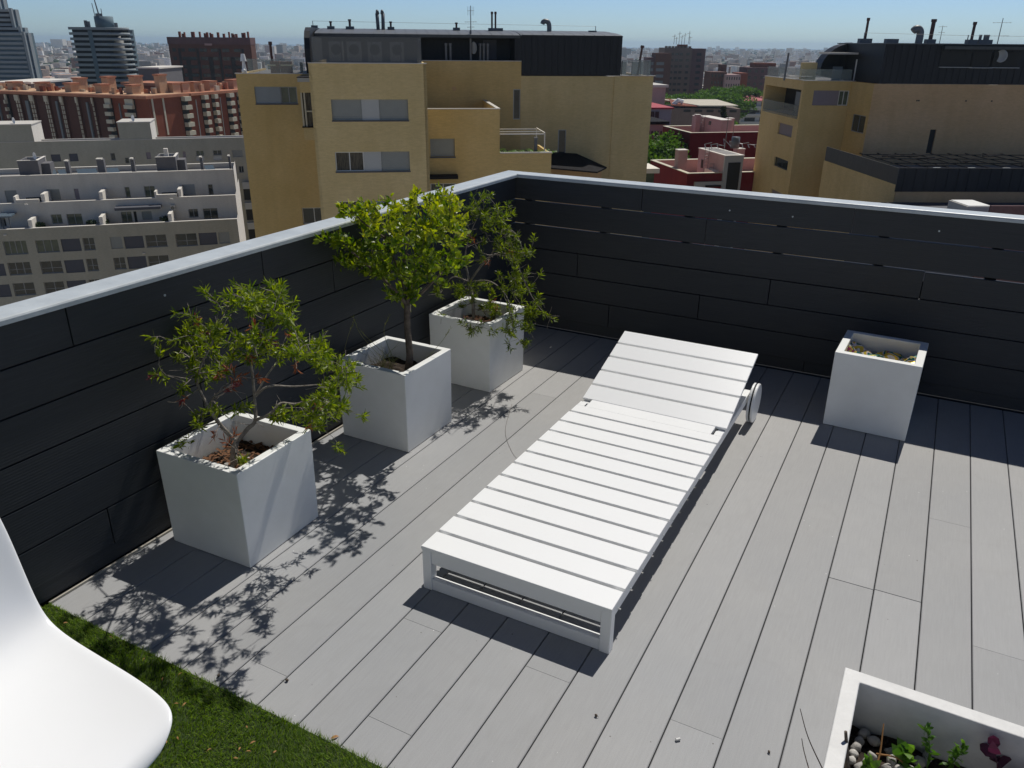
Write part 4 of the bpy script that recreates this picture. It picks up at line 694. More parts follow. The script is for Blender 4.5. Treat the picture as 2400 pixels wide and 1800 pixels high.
mat('zinc', (0.022, 0.023, 0.026), 0.5, spec=0.3, col2=(0.013, 0.014, 0.016), vscale=1.2, stretch=(3, 3, 0.35))
mat('zinc_pale', (0.085, 0.09, 0.09), 0.5, spec=0.3, col2=(0.06, 0.065, 0.065), vscale=1.5, stretch=(2, 2, 0.5))
mat('zinc_trim', (0.12, 0.13, 0.14), 0.5, var=0.1)
mat('pipe', (0.19, 0.19, 0.19), 0.5, metal=0.3, var=0.15, vscale=4)
mat('pipe_rust', (0.11, 0.06, 0.05), 0.7, var=0.2, vscale=6)
mat('shutter', (0.30, 0.31, 0.285), 0.6, var=0.05, vscale=2)
mat('shutter_blue', (0.30, 0.33, 0.345), 0.6, var=0.05, vscale=2)
mat('panel_light', (0.46, 0.47, 0.455), 0.6, var=0.04, vscale=2)
mat('mauve_shutter', (0.27, 0.23, 0.25), 0.6, var=0.05, vscale=2)
mat('frame_white', (0.66, 0.66, 0.62), 0.5)
mat('frame_dark', (0.06, 0.06, 0.06), 0.5)
mat('tower_glass', (0.018, 0.022, 0.026), 0.45, spec=0.3, var=0.3, vscale=0.5)
mat('glass_dark', (0.035, 0.045, 0.045), 0.08, spec=0.6, var=0.4, vscale=1.5)
mat('glass_green', (0.13, 0.16, 0.11), 0.12, spec=0.6, col2=(0.06, 0.08, 0.06), vscale=0.9)
mat('interior_dark', (0.035, 0.035, 0.032), 0.9)
mat('curtain', (0.16, 0.14, 0.10), 0.8, col2=(0.03, 0.027, 0.022), vscale=3, stretch=(4, 4, 0.6))
mat('roof_grey', (0.26, 0.25, 0.24), 0.9, var=0.12, vscale=1.2)
mat('roof_pale', (0.55, 0.50, 0.40), 0.8, var=0.1, vscale=0.6)
mat('roof_pink', (0.62, 0.34, 0.27), 0.85, var=0.08, vscale=1)
mat('roof_red', (0.42, 0.05, 0.07), 0.7, var=0.15, vscale=2)
mat('solar', (0.11, 0.15, 0.19), 0.25, spec=0.6)
mat('awning_dark', (0.022, 0.021, 0.023), 0.9, spec=0.1, var=0.1)
mat('mesh_screen', (0.16, 0.165, 0.16), 0.5, alpha=0.62)
mat('rail_glass', (0.35, 0.42, 0.40), 0.08, spec=0.5, alpha=0.33)
mat('orange_fabric', (0.24, 0.06, 0.018), 0.8, var=0.2, vscale=3)
mat('cushion', (0.75, 0.65, 0.42), 0.8)
mat('white_bright', (0.82, 0.82, 0.80), 0.5)
mat('mullion', (0.30, 0.31, 0.31), 0.5)
leafmat('crown_near', (0.035, 0.07, 0.014), (0.10, 0.17, 0.03), 0.6, 0.25)
leafmat('crown_far', (0.045, 0.10, 0.016), (0.14, 0.25, 0.035), 0.7, 0.3)
leafmat('crown_dark', (0.014, 0.03, 0.012), (0.035, 0.06, 0.02), 0.7, 0.15)

class Bld:
    """a building with its own frame: s runs along the front, v away from the viewer's street, z up"""
    def __init__(s, name, label, cat, a, s0, v0, group=None, top=True):
        s.a = math.radians(a); s.s0 = s0; s.v0 = v0
        ca, sa = math.cos(s.a), math.sin(s.a)
        s.o = empty(name, (EYE[0]+ca*s0-sa*v0, EYE[1]+sa*s0+ca*v0, GZ), s.a); tag(s.o, label, cat, group)
    def shift(s, mb): mb.v = [(x-s.s0, y-s.v0, z-GZ) for x, y, z in mb.v]; return mb
    def put(s, name, mt, mb, parent=None, smooth=False):
        s.shift(mb); o = mb.build(name, mt, parent or s.o, smooth=smooth)
        return o
    def box(s, name, mt, s0, s1, v0, v1, z0, z1, parent=None):
        mb = MB(); mb.box(s0, s1, v0, v1, z0, z1); return s.put(name, mt, mb, parent)
    def facade(s, name, mt, pl, d, a0, a1, z0, z1, holes=(), rev=0.18, flip=1):
        """wall sheet with openings. pl 'v': at v=d, along s; pl 'u': at s=d, along v. Reveals go inwards by rev*flip"""
        xs = sorted({a0, a1} | {h[0] for h in holes} | {h[1] for h in holes}); zs = sorted({z0, z1} | {h[2] for h in holes} | {h[3] for h in holes})
        xs = [x for x in xs if a0 <= x <= a1]; zs = [z for z in zs if z0 <= z <= z1]
        mb = MB(); P_ = (lambda x, dd, z: (x, dd, z)) if pl == 'v' else (lambda x, dd, z: (dd, x, z))
        for i in range(len(xs)-1):
            for j in range(len(zs)-1):
                cx, cz = (xs[i]+xs[i+1])/2, (zs[j]+zs[j+1])/2
                if any(h[0] < cx < h[1] and h[2] < cz < h[3] for h in holes): continue
                mb.quad(P_(xs[i], d, zs[j]), P_(xs[i+1], d, zs[j]), P_(xs[i+1], d, zs[j+1]), P_(xs[i], d, zs[j+1]))
        e = d+rev*flip
        for h in holes:
            h0, h1, b0, b1 = max(h[0], a0), min(h[1], a1), max(h[2], z0), min(h[3], z1)
            mb.quad(P_(h0, d, b0), P_(h1, d, b0), P_(h1, e, b0), P_(h0, e, b0)); mb.quad(P_(h0, d, b1), P_(h1, d, b1), P_(h1, e, b1), P_(h0, e, b1))
            mb.quad(P_(h0, d, b0), P_(h0, e, b0), P_(h0, e, b1), P_(h0, d, b1)); mb.quad(P_(h1, d, b0), P_(h1, e, b0), P_(h1, e, b1), P_(h1, d, b1))
        return s.put(name, mt, mb)
    def win(s, pl, d, r, kind, rev=0.15, flip=1, nm='window', fr='frame_white', cols=2, rail=None):
        """fill an opening r=(a0,a1,z0,z1)"""
        a0, a1, z0, z1 = r; e = d+rev*flip
        def B_(mb, x0, x1, y0, y1, zz0, zz1):
            if pl == 'v': mb.box(x0, x1, y0, y1, zz0, zz1)
            else: mb.box(y0, y1, x0, x1, zz0, zz1)
        if kind in ('shutter', 'shutter_blue', 'panel_light', 'mauve_shutter', 'grey_panel', 'blue_panel', 'interior_dark'):
            mb = MB()
            if 'shutter' in kind:
                n = max(6, int((z1-z0)/0.12)); h = (z1-z0)/n
                for k in range(n): B_(mb, a0, a1, e, e+0.03*flip, z0+k*h+0.006, z0+(k+1)*h-0.006)
                B_(mb, a0, a1, e+0.02*flip, e+0.05*flip, z0, z1)
            else: B_(mb, a0, a1, e, e+0.04*flip, z0, z1)
            return s.put('shutter' if 'shutter' in kind else 'infill_panel', kind, mb)
        mb = MB(); t = min(0.07, (a1-a0)*0.12)
        B_(mb, a0, a1, e, e+0.05*flip, z0, z0+t); B_(mb, a0, a1, e, e+0.05*flip, z1-t, z1)
        B_(mb, a0, a0+t, e, e+0.05*flip, z0+t, z1-t); B_(mb, a1-t, a1, e, e+0.05*flip, z0+t, z1-t)
        for k in range(1, cols):
            x = a0+(a1-a0)*k/cols; B_(mb, x-t/2, x+t/2, e, e+0.05*flip, z0+t, z1-t)
        if rail: zz = z0+(z1-z0)*rail; B_(mb, a0+t, a1-t, e+0.005, e+0.045*flip, zz-t*0.35, zz+t*0.35)
        f = s.put(nm, fr, mb)
        mb = MB(); B_(mb, a0+t*0.5, a1-t*0.5, e+0.03*flip, e+0.035*flip, z0+t*0.5, z1-t*0.5)
        s.put('pane', kind, mb, f)
        return f
def grow(r, d): return (r[0]-d, r[1]+d, r[2]-d, r[3]+d)

# ---------------------------------------------------------------- yellow brick block, centre
Y_ = Bld('apartment_building', 'yellow brick apartment block with a black zinc penthouse, behind the far corner of the parapet', 'building', 36, 5.0, 60.0)
A1 = (-4.21, -2.28, -3.19, -1.84); A2 = (-2.19, -1.12, -3.19, -1.84); A3 = (-1.02, 0.95, -3.20, -1.84)
A4 = (-4.22, -2.35, -6.58, -5.25); A5 = (-2.26, -1.15, -6.60, -5.27); A6 = (-1.07, 0.91, -6.62, -5.28)
A7 = (-4.30, -2.30, -9.98, -8.65); A8 = (-2.29, 0.92, -9.98, -8.65)
def fix(*rs):
    z0 = sum(r[2] for r in rs)/len(rs); z1 = sum(r[3] for r in rs)/len(rs); out = []
    for k, r in enumerate(rs): out.append((r[0] if k == 0 else out[-1][1]+0.001, rs[k+1][0]-0.001 if k < len(rs)-1 else r[1], z0, z1))
    return out
A1, A2, A3 = fix(A1, A2, A3); A4, A5, A6 = fix(A4, A5, A6)
hol = [(A1[0], A3[1], A1[2], A1[3]), (A4[0], A6[1], A4[2], A4[3]), (-4.30, 0.92, -9.98, -8.65), (-4.3, 0.9, -13.4, -12.05)]
Y_.facade('wall', 'yellow_brick_pale', 'v', 57.5, -5.50, 2.27, GZ, 0.40, hol)
Y_.win('v', 57.5, A1, 'shutter'); Y_.win('v', 57.5, A2, 'panel_light', rev=0.10); Y_.win('v', 57.5, A3, 'shutter')
Y_.win('v', 57.5, A4, 'curtain'); Y_.win('v', 57.5, A5, 'panel_light', rev=0.10); Y_.win('v', 57.5, A6, 'shutter')
Y_.win('v', 57.5, A7, 'curtain'); Y_.win('v', 57.5, A8, 'shutter_blue'); Y_.win('v', 57.5, hol[3], 'shutter')
for h in hol: Y_.box('sill', 'grey_panel', h[0]-0.03, h[1]+0.03, 57.44, 57.68, h[2]-0.08, h[2]-0.003)
Y_.box('wall', 'yellow_brick_pale', -5.497, -5.30, 57.5, 71, GZ, 0.395); Y_.box('wall', 'yellow_brick_pale', 2.07, 2.267, 57.5, 72.4, GZ, 0.395)
Y_.box('parapet_cap', 'stone_cap', -5.52, 2.30, 57.42, 57.78, 0.402, 0.46)
Y_.box('roof', 'roof_grey', -5.3, 2.07, 57.6, 72.4, 0.10, 0.16)
# left block
B1 = (-10.94, -9.09, -2.88, -1.60); B2 = (-8.96, -7.66, -2.88, -1.60); B1, B2 = fix(B1, B2); B3 = (-8.16, -6.2, -12.6, -11.22)
Y_.facade('wall', 'yellow_brick', 'v', 69.0, -12.22, -5.52, GZ, -0.66, [(B1[0], B2[1], B1[2], B1[3]), B3])
Y_.win('v', 69.0, B1, 'shutter_blue', rev=0.08); Y_.win('v', 69.0, B2, 'glass_green', cols=2, fr='mullion'); Y_.win('v', 69.0, B3, 'glass_dark')
Y_.box('wall', 'yellow_brick', -12.218, -12.0, 69.01, 84, GZ, -0.665)
Y_.box('parapet_cap', 'stone_cap', -12.3, -5.3, 68.93, 69.28, -0.658, -0.60)
Y_.box('roof', 'roof_grey', -12.0, -5.3, 69.2, 84, -0.9, -0.80)
Y_.box('sill', 'grey_panel', B1[0]-0.03, B2[1]+0.03, 68.94, 69.17, B1[2]-0.08, B1[2]-0.003)
# bay window beside the middle block
Y_.box('bay_wall', 'yellow_brick_pale', -7.05, -5.53, 65.7, 68.99, -1.86, -1.10)
Y_.box('bay_wall', 'yellow_brick_pale', -7.05, -5.53, 65.72, 68.99, -5.35, -4.42)
Y_.box('bay_roof', 'panel_light', -7.16, -5.53, 65.55, 68.985, -1.095, -0.80); Y_.box('bay_roof', 'awning_dark', -7.2, -5.53, 65.5, 68.98, -0.798, -0.74)
Y_.box('bay_sill', 'awning_dark', -7.12, -5.53, 65.6, 68.985, -4.418, -4.33)
Y_.box('bay_glass', 'curtain', -6.95, -5.6, 65.82, 68.98, -4.329, -1.861)
for x in (-7.0, -6.78, -6.2, -5.75): Y_.box('bay_mullion', 'cream', x-0.06, x+0.06, 65.72, 65.85, -4.329, -1.861)
Y_.box('bay_mullion', 'cream', -6.72, -6.26, 65.74, 65.84, -3.27, -3.17)
# lower block on the right with its parapet
L1 = (2.58, 4.45, -6.30, -4.97)
L2 = (2.5, 4.5, -9.9, -8.3)
Y_.facade('wall', 'yellow_brick', 'v', 62.5, 2.27, 7.91, GZ, -2.86, [L1, L2])
Y_.facade('wall', 'yellow_brick', 'v', 62.5, 7.911, 11.98, GZ, -6.10, [])
Y_.win('v', 62.5, L1, 'shutter'); Y_.box('sill', 'grey_panel', L1[0]-.05, L1[1]+.05, 62.42, 62.68, L1[2]-0.09, L1[2]-0.003)
Y_.win('v', 62.5, L2, 'glass_dark'); Y_.box('awning', 'awning_dark', 2.42, 4.6, 61.6, 62.49, -7.85, -7.60)
Y_.box('parapet_cap', 'stone_cap', 2.27, 7.95, 62.42, 62.72, -2.858, -2.79)
Y_.box('wall', 'yellow_brick', 7.70, 7.905, 62.72, 72.4, -7.0, -2.863); Y_.box('parapet_cap', 'stone_cap', 7.66, 7.95, 62.722, 72.4, -2.858, -2.79)
Y_.box('terrace_floor', 'roof_grey', 2.27, 7.69, 62.7, 72.4, -3.9, -3.82)
Y_.box('parapet_cap', 'stone_cap', 7.96, 12.02, 62.42, 62.72, -6.098, -6.02)
Y_.box('wall', 'yellow_brick', 11.78, 11.975, 62.72, 68, GZ, -6.105); Y_.box('terrace_floor', 'roof_grey', 7.92, 11.7, 62.7, 72.4, -7.2, -7.1)
# rear wall, slit windows
C1 = (10.36, 11.00, -4.45, -1.93); C2 = (14.47, 15.20, -7.87, -5.33)
Y_.facade('wall', 'yellow_brick', 'v', 72.5, 2.27, 11.05, GZ, 0.30, [C1])
Y_.facade('wall', 'yellow_brick_pale', 'v', 72.5, 11.051, 19.35, GZ, -0.86, [C2])
Y_.facade('wall', 'yellow_brick_pale', 'v', 72.43, 19.351, 22.90, GZ, -0.84, [])
Y_.box('wall', 'yellow_brick_pale', 19.352, 19.5, 72.44, 72.6, GZ, -0.865); Y_.box('wall', 'yellow_brick_pale', 22.7, 22.895, 72.44, 86, GZ, -0.845)
for r in (C1, C2): Y_.win('v', 72.5, r, 'glass_dark', cols=1, fr='panel_light', rev=0.05)
Y_.box('parapet_cap', 'stone_cap', 2.3, 11.05, 72.42, 72.75, 0.303, 0.36)
Y_.box('parapet_cap', 'stone_cap', 19.9, 23.0, 72.1, 72.45, -0.838, -0.775)
Y_.box('roof', 'roof_grey', 11.0, 22.7, 72.7, 86, -1.1, -1.0); Y_.box('roof', 'roof_grey', 2.3, 11.0, 72.76, 80, 0.0, 0.1)
mb = MB(); mb.tube([(5.2, 72.45, -1.9), (5.2, 72.5, -1.9)], 0.19, 20); Y_.put('vent_grille', 'orange_brick', mb)
# zinc penthouse
def seams(mb, s0, s1, v, z0, z1, step=0.6):
    x = s0+step/2
    while x < s1: mb.box(x-0.018, x+0.018, v-0.03, v-0.001, z0, z1); x += step
mb = MB(); mb.box(11.05, 19.88, 72.45, 84, -0.82, 2.40); seams(mb, 11.05, 19.88, 72.45, -0.8, 2.38, 0.58); Y_.put('penthouse', 'zinc', mb)
mb = MB()
prf = [(72.6, 2.36), (73.2, 2.47), (75.0, 2.62), (79.0, 2.82), (84.0, 2.9), (84.0, 2.5), (72.6, 2.30)]
for s_0, s_1 in ((-6.2, 10.9), (11.0, 19.95)):
    n = len(prf); mb.add([(s_0, v, z) for v, z in prf]+[(s_1, v, z) for v, z in prf], [(k, (k+1) % n, n+(k+1) % n, n+k) for k in range(n)]+[tuple(range(n)), tuple(range(n, 2*n))[::-1]])
x = -5.9
while x < 19.8:
    mb.add([(x, v, z+0.03) for v, z in prf[:5]]+[(x+0.04, v, z+0.03) for v, z in prf[:5]], [(k, k+1, 6+k, 5+k) for k in range(4)]); x += 0.9
Y_.put('penthouse_roof', 'zinc_trim', mb)
Y_.box('penthouse', 'zinc', 2.3, 10.9, 75.2, 84, 0.1, 2.35)
Y_.box('penthouse', 'zinc', 10.45, 11.049, 72.47, 84, 0.36, 2.34)
Y_.box('eave', 'zinc', -6.2, 10.9, 72.45, 75.2, 2.10, 2.33); Y_.box('eave', 'zinc_pale', -6.2, 10.9, 72.38, 72.449, 2.14, 2.36)
Y_.box('penthouse', 'zinc', -6.3, 2.35, 73.3, 84, 0.1, 2.35)
Y_.box('penthouse_window', 'grey_panel', 8.0, 9.2, 75.1, 75.199, 0.4, 2.0)
mb = MB(); pr = [(68.9, -0.6), (68.7, 0.2), (68.75, 1.2), (69.1, 2.0), (69.8, 2.5), (71.0, 2.78), (84, 2.86), (84, -0.6)]
n = len(pr); mb.add([(-6.75, v, z) for v, z in pr]+[(-6.32, v, z) for v, z in pr], [(k, (k+1) % n, n+(k+1) % n, n+k) for k in range(n)]+[tuple(range(n))[::-1], tuple(range(n, 2*n))]); Y_.put('penthouse_gable', 'zinc', mb)
# mesh screened terrace with air conditioners on the middle block
scr = [(-5.2, 1.98, 57.9)]
Y_.box('mesh_screen', 'mesh_screen', -5.2, 1.98, 57.80, 57.83, 0.47, 2.0)
Y_.box('mesh_screen', 'mesh_screen', 1.95, 1.98, 57.84, 66, 0.47, 2.0); Y_.box('mesh_screen', 'mesh_screen', -5.2, -5.17, 57.84, 66, 0.47, 2.0)
for x in (-5.19, -3.3, -1.3, 0.6, 1.96): Y_.box('screen_post', 'zinc_trim', x-0.03, x+0.03, 57.835, 57.88, 0.47, 2.02)
Y_.box('screen_rail', 'zinc_trim', -5.22, 2.0, 57.79, 57.85, 2.003, 2.04)
for k, x in enumerate((-4.2, -3.0, -1.6, -0.1)):
    ac = Y_.box('air_conditioner', 'frame_white', x, x+0.95, 59.2, 59.6, 0.5, 1.75)
    mb = MB(); mb.tube([(x+0.48, 59.18, 1.25), (x+0.48, 59.2, 1.25)], 0.34, 24); Y_.put('fan_grille', 'glass_dark', mb, ac)
# glass balustrades, pots, flues
Y_.box('balustrade', 'rail_glass', -11.3, -6.9, 69.32, 69.34, -0.60, 0.44); Y_.box('balustrade', 'rail_glass', 20.0, 22.6, 72.5, 72.52, -0.77, 0.42)
for x in (20.0, 20.9, 21.7, 22.6): Y_.box('balustrade_post', 'frame_dark', x-0.03, x+0.03, 72.53, 72.57, -0.77, 0.42)
Y_.box('balustrade_rail', 'mullion', 20.0, 22.6, 72.49, 72.54, 0.421, 0.46)
for x, y in ((20.5, -0.75), (21.6, -0.75), (22.1, -0.75)): Y_.box('curtain', 'panel_light', x-0.25, x+0.3, 74, 74.1, y, 0.3)
mb = MB(); mb.tube([(21.5, 72.7, -0.77), (21.75, 72.7, 1.45)], 0.085, 10); mb.tube([(21.75, 72.7, 1.45), (21.77, 72.7, 1.66)], 0.14, 10); Y_.put('flue', 'pipe_rust', mb)
mb = MB(); mb.tube([(-9.55, 70.5, -0.8), (-9.55, 70.5, 1.45)], 0.10, 10); mb.tube([(-9.55, 70.5, 1.45), (-9.55, 70.5, 1.7)], 0.15, 10); Y_.put('flue', 'pipe_rust', mb)
def cowl(s_, v_, z0, z1, bw, pw, mt='zinc_trim', pm='pipe_rust', bh=0.26):
    b_ = Y_.box('chimney', mt, s_-bw/2, s_+bw/2, v_-0.3, v_+0.3, z0-0.3, z0+bh)
    mb = MB(); mb.tube([(s_, v_, z0+bh), (s_, v_, z1-0.12)], pw/2*0.8, 10); mb.tube([(s_, v_, z1-0.12), (s_, v_, z1)], pw/2*1.2, 10); Y_.put('chimney_pot', pm, mb, b_)
for s_, z1, bw, pw in ((-5.17, 3.38, 0.62, 0.22), (-3.52, 3.55, 0.72, 0.25), (0.05, 3.42, 0.6, 0.22), (5.87, 3.4, 0.6, 0.22)): cowl(s_, 77.5, 2.72, z1, bw, pw)
Y_.box('chimney', 'zinc_trim', -6.85, -6.3, 77.2, 77.8, 2.5, 3.03)
for s_ in (-1.06, -0.64):
    mb = MB(); mb.tube([(s_, 77.5, 2.5), (s_+(-0.05 if s_ < -0.8 else 0.05), 77.5, 4.05)], 0.155, 14); mb.tube([(s_, 77.5, 4.05), (s_-0.02, 77.3, 4.28)], [0.17, 0.11], 14); Y_.put('flue', 'zinc_trim', mb, None, True)
b_ = Y_.box('chimney', 'zinc_trim', 8.76, 10.05, 77.2, 77.8, 2.4, 2.98)
for s_ in (9.08, 9.40):
    mb = MB(); mb.tube([(s_, 77.5, 2.98), (s_, 77.5, 4.12)], 0.085, 10); mb.tube([(s_, 77.5, 4.12), (s_, 77.5, 4.32)], 0.115, 10); Y_.put('chimney_pot', 'pipe_rust', mb, b_)
mb = MB(); mb.tube(smoothpath([(14.33, 77.5, 2.4), (14.33, 77.5, 3.15), (14.22, 77.5, 3.5), (13.95, 77.5, 3.6), (13.75, 77.5, 3.52), (13.68, 77.5, 3.36)]), 0.21, 14); Y_.put('gooseneck_vent', 'pipe', mb, None, True)
Y_.box('chimney', 'zinc_trim', 18.04, 18.7, 77.2, 77.8, 2.3, 2.86)
mb = MB(); mb.tube([(18.66, 77.5, 2.86), (18.66, 77.5, 3.25)], 0.03, 6); mb.tube([(-6.7, 77.5, 3.03), (-6.7, 77.5, 3.4)], 0.03, 6)
mb.tube([(-6.7, 77.5, 3.38), (18.66, 77.5, 3.22)], 0.011, 4); Y_.put('lightning_wire', 'pipe', mb)
for s_ in (4.62, 5.0, 7.55, 7.86, 8.2):
    mb = MB(); mb.tube([(s_, 73.2, 0.1), (s_, 73.2, 1.52)], 0.10, 10); mb.tube([(s_, 73.2, 1.52), (s_, 73.2, 1.70)], 0.135, 10); Y_.put('flue', 'pipe', mb)
def antenna(bd, s_, v_, z0, z1, els, mt='pipe', r=0.03):
    mb = MB(); mb.tube([(s_, v_, z0), (s_, v_, z1)], [r*1.4, r], 6)
    for (z, hw, L_) in els:
        mb.tube([(s_-L_, v_, z), (s_+L_, v_, z+0.03)], 0.014, 4)
        for k in range(-2, 3): mb.tube([(s_+L_*k/2.2, v_-0.02, z-hw), (s_+L_*k/2.2, v_-0.02, z+hw)], 0.010, 4)
    return bd.put('antenna', mt, mb)
mb = MB(); mb.tube([(6.72, 73.0, 0.1), (6.72, 73.0, 2.7)], 0.09, 8); Y_.put('mast', 'pipe', mb)
antenna(Y_, 6.75, 73.0, 2.7, 4.6, [(4.2, 0.34, 0.28), (3.35, 0.05, 0.5), (2.95, 0.03, 0.3)])
def dish(bd, s_, v_, z, r, ang=0.6, mt='panel_light'):
    mb = MB(); n = 20; vs = [(0, 0, 0)]
    for k in range(1, 5):
        for j in range(n): a = 2*math.pi*j/n; vs.append((r*k/4*math.cos(a), 0.25*r*(k/4)**2, r*k/4*math.sin(a)))
    ca, sa = math.cos(ang), math.sin(ang); vs = [(s_+x*ca-y*sa, v_-(x*sa+y*ca)*1.0, z+zz) for x, y, zz in vs]
    mb.add(vs, [(0, 1+j, 1+(j+1) % n) for j in range(n)]+[(1+(k-1)*n+j, 1+k*n+j, 1+k*n+(j+1) % n, 1+(k-1)*n+(j+1) % n) for k in range(1, 4) for j in range(n)])
    o_ = bd.put('satellite_dish', mt, mb, None, True)
    o_.modifiers.new('s', 'SOLIDIFY').thickness = 0.02
dish(Y_, 7.05, 72.9, 1.35, 0.48, 1.1)
Y_.box('planter_box', 'orange_fabric', -9.64, -8.92, 69.8, 70.3, -0.8, 0.25); Y_.box('planter_box', 'orange_fabric', -8.85, -7.95, 69.8, 70.3, -0.8, 0.25)
mb = MB(); mb.tube([(-9.85, 69.7, -0.03), (-9.2, 69.7, -0.03)], 0.05, 8); mb.tube([(-8.8, 69.7, -0.03), (-7.8, 69.7, -0.03)], 0.05, 8); Y_.put('cushion', 'cushion', mb)
mb = MB(); mb.cyl(-7.2, 69.7, -0.8, 0.2, 0.12, 10); Y_.put('pot', 'awning_dark', mb)
# pergola and roof of the right hand terrace
mb = MB()
for v in (63.2, 65.0, 67.0): mb.box(7.96, 11.55, v-0.04, v+0.04, -4.78, -4.70)
mb.box(11.50, 11.58, 63.2, 67.0, -4.70, -4.63); mb.box(11.50, 11.58, 63.16, 63.24, -6.05, -4.785); mb.box(11.50, 11.58, 66.96, 67.04, -7.1, -4.785)
Y_.put('pergola', 'white_wall', mb)
Y_.box('terrace_column', 'zinc_trim', 10.75, 10.98, 63.3, 63.5, -7.1, -5.15); Y_.box('column_cap', 'pipe', 10.72, 11.01, 63.27, 63.53, -5.149, -5.0)
mb = MB(); mb.add([(12.4, 66.5, -7.75), (16.6, 66.0, -8.1), (18.2, 69.0, -8.15), (13.0, 72.4, -7.2), (16.2, 72.4, -7.4)], [(0, 1, 2, 4, 3)]); o_ = Y_.put('awning', 'awning_dark', mb); o_.modifiers.new('s', 'SOLIDIFY').thickness = 0.12
Y_.box('wall', 'orange_brick', 12.0, 18.0, 70.0, 72.4, GZ, -8.2)

def palm(label, bd, s_, v_, z, h, n=22, seed=1, nm='palm_shrub'):
    ca, sa = math.cos(bd.a), math.sin(bd.a); rr = random.Random(seed)
    t = empty(nm, (EYE[0]+ca*s_-sa*v_, EYE[1]+sa*s_+ca*v_, z), bd.a); tag(t, label, 'plant', 'potted palms on the block terrace'); mb = MB()
    for k in range(n):
        a = rr.uniform(0, 6.28); l = h*rr.uniform(0.7, 1.1); prev = Vector((0, 0, 0.2*h)); d = Vector((math.cos(a)*0.7, math.sin(a)*0.7, 1)).normalized()
        for j in range(6):
            nx = prev+d*l/6; d = (d+Vector((0, 0, -0.22))).normalized()
            for sd_ in (-1, 1):
                sv = d.cross(Vector((0, 0, 1))).normalized()*sd_
                leaf(mb, prev, (d*0.6+sv*0.8-Vector((0, 0, 0.3))), d, h*0.26, h*0.025, 0.1)
            prev = nx
    mb.build('fronds', 'leaf_green', t)
    mb = MB(); mb.cyl(0, 0, 0.0, 0.25*h, 0.14, 10, 0.18); mb.build('pot', 'terracotta', t)
for k, (s_, h, lb) in enumerate(((8.55, 0.95, 'feathery palm in a pot, leftmost on the small pergola terrace'), (9.15, 0.85, 'feathery palm in a pot, second on the small pergola terrace'), (10.45, 0.8, 'potted palm just left of the grey column on the pergola terrace'),
                     (11.15, 0.95, 'potted palm between the grey column and the white pergola post'), (11.85, 0.85, 'potted palm outermost on the pergola terrace, overhanging its wall'))):
    palm(lb, Y_, s_, 63.9, -6.75, h*1.25, seed=k)
# white lamp on the left roof corner
ca, sa = math.cos(Y_.a), math.sin(Y_.a)
lt = empty('garden_lamp', (EYE[0]+ca*-11.55-sa*69.15, EYE[1]+sa*-11.55+ca*69.15, -0.60), Y_.a); tag(lt, 'tall white garden lamp standing on the corner of the yellow block roof', 'lamp')
mb = MB(); mb.tube([(0, 0, 0), (0, 0, 0.85)], [0.2, 0.10], 14); mb.build('stand', 'white_bright', lt, smooth=False)
mb = MB(); mb.tube([(0, 0, 0.86), (0, 0, 1.4)], [0.24, 0.14], 14); mb.build('lamp_shade', 'white_bright', lt)
mb = MB(); mb.tube([(-0.02, -0.22, 0.03), (-0.02, -0.22, 0.13), (-0.02, -0.22, 0.26), (-0.02, -0.22, 0.33)], [0.1, 0.17, 0.15, 0.03], 14); mb.build('globe', 'white_bright', lt, smooth=True)

# ---------------------------------------------------------------- yellow block on the right
R_ = Bld('apartment_building', 'tan brick apartment block with curved black zinc roof, at the right edge', 'building', 30, 38.0, 76.0)
sU = 29.40
F1 = (30.44, 33.76, -3.19, -2.00); F1 = (F1[0], F1[1], F1[3]-1.3, F1[3]); ztop = -1.20
Fs = (39.30, 40.44, -6.98, -4.95); Fs = (Fs[0]+0.30, Fs[0]+0.85, Fs[2], Fs[3])
sf = 34.08
sf2 = 35.72
R_.facade('wall', 'yellow_brick', 'v', 76.0, sU, sf2+0.5, GZ, ztop, [F1])
R_.win('v', 76.0, (F1[0], F1[0]+(F1[1]-F1[0])*0.72, F1[2], F1[3]), 'mauve_shutter', rev=0.06); R_.win('v', 76.0, (F1[0]+(F1[1]-F1[0])*0.72+0.001, F1[1], F1[2], F1[3]), 'glass_green', cols=2, rev=0.08)
U1 = (75.74, 86.37, -4.35, -1.99); U2 = (77.20, 81.09, -6.29, -5.23); U3 = (77.10, 80.96, -9.36, -8.46); U4 = (77.03, 80.67, -12.47, -11.62)
U1 = (max(U1[0]+0.25, 76.4), U1[1]-0.1, U1[2], U1[3])
R_.facade('wall', 'yellow_brick_pale', 'u', sU, 76.0, 86.8, GZ, ztop+0.02, [U1, U2, U3, U4], rev=0.25)
R_.win('u', sU, (U1[0], U1[1], U1[2], U1[3]), 'interior_dark', rev=2.2); R_.win('u', sU, U2, 'mauve_shutter'); R_.win('u', sU, U3, 'glass_dark', fr='frame_dark'); R_.win('u', sU, U4, 'mauve_shutter')
R_.box('balcony_floor', 'stone_cap', sU+0.02, sU+2.2, U1[0], U1[1], U1[2]-0.1, U1[2]); R_.box('balustrade', 'rail_glass', sU-0.05, sU-0.02, U1[0], U1[1], U1[2]-0.2, U1[2]+1.0)
R_.box('wall', 'yellow_brick_pale', sU+0.25, sU+2.2, U1[1]-0.001, U1[1]+0.15, U1[2], U1[3]); R_.box('shutter', 'blue_panel', sU+0.05, sU+0.1, U1[0], U1[0]+1.3, U1[2]+0.05, U1[3]-0.2)
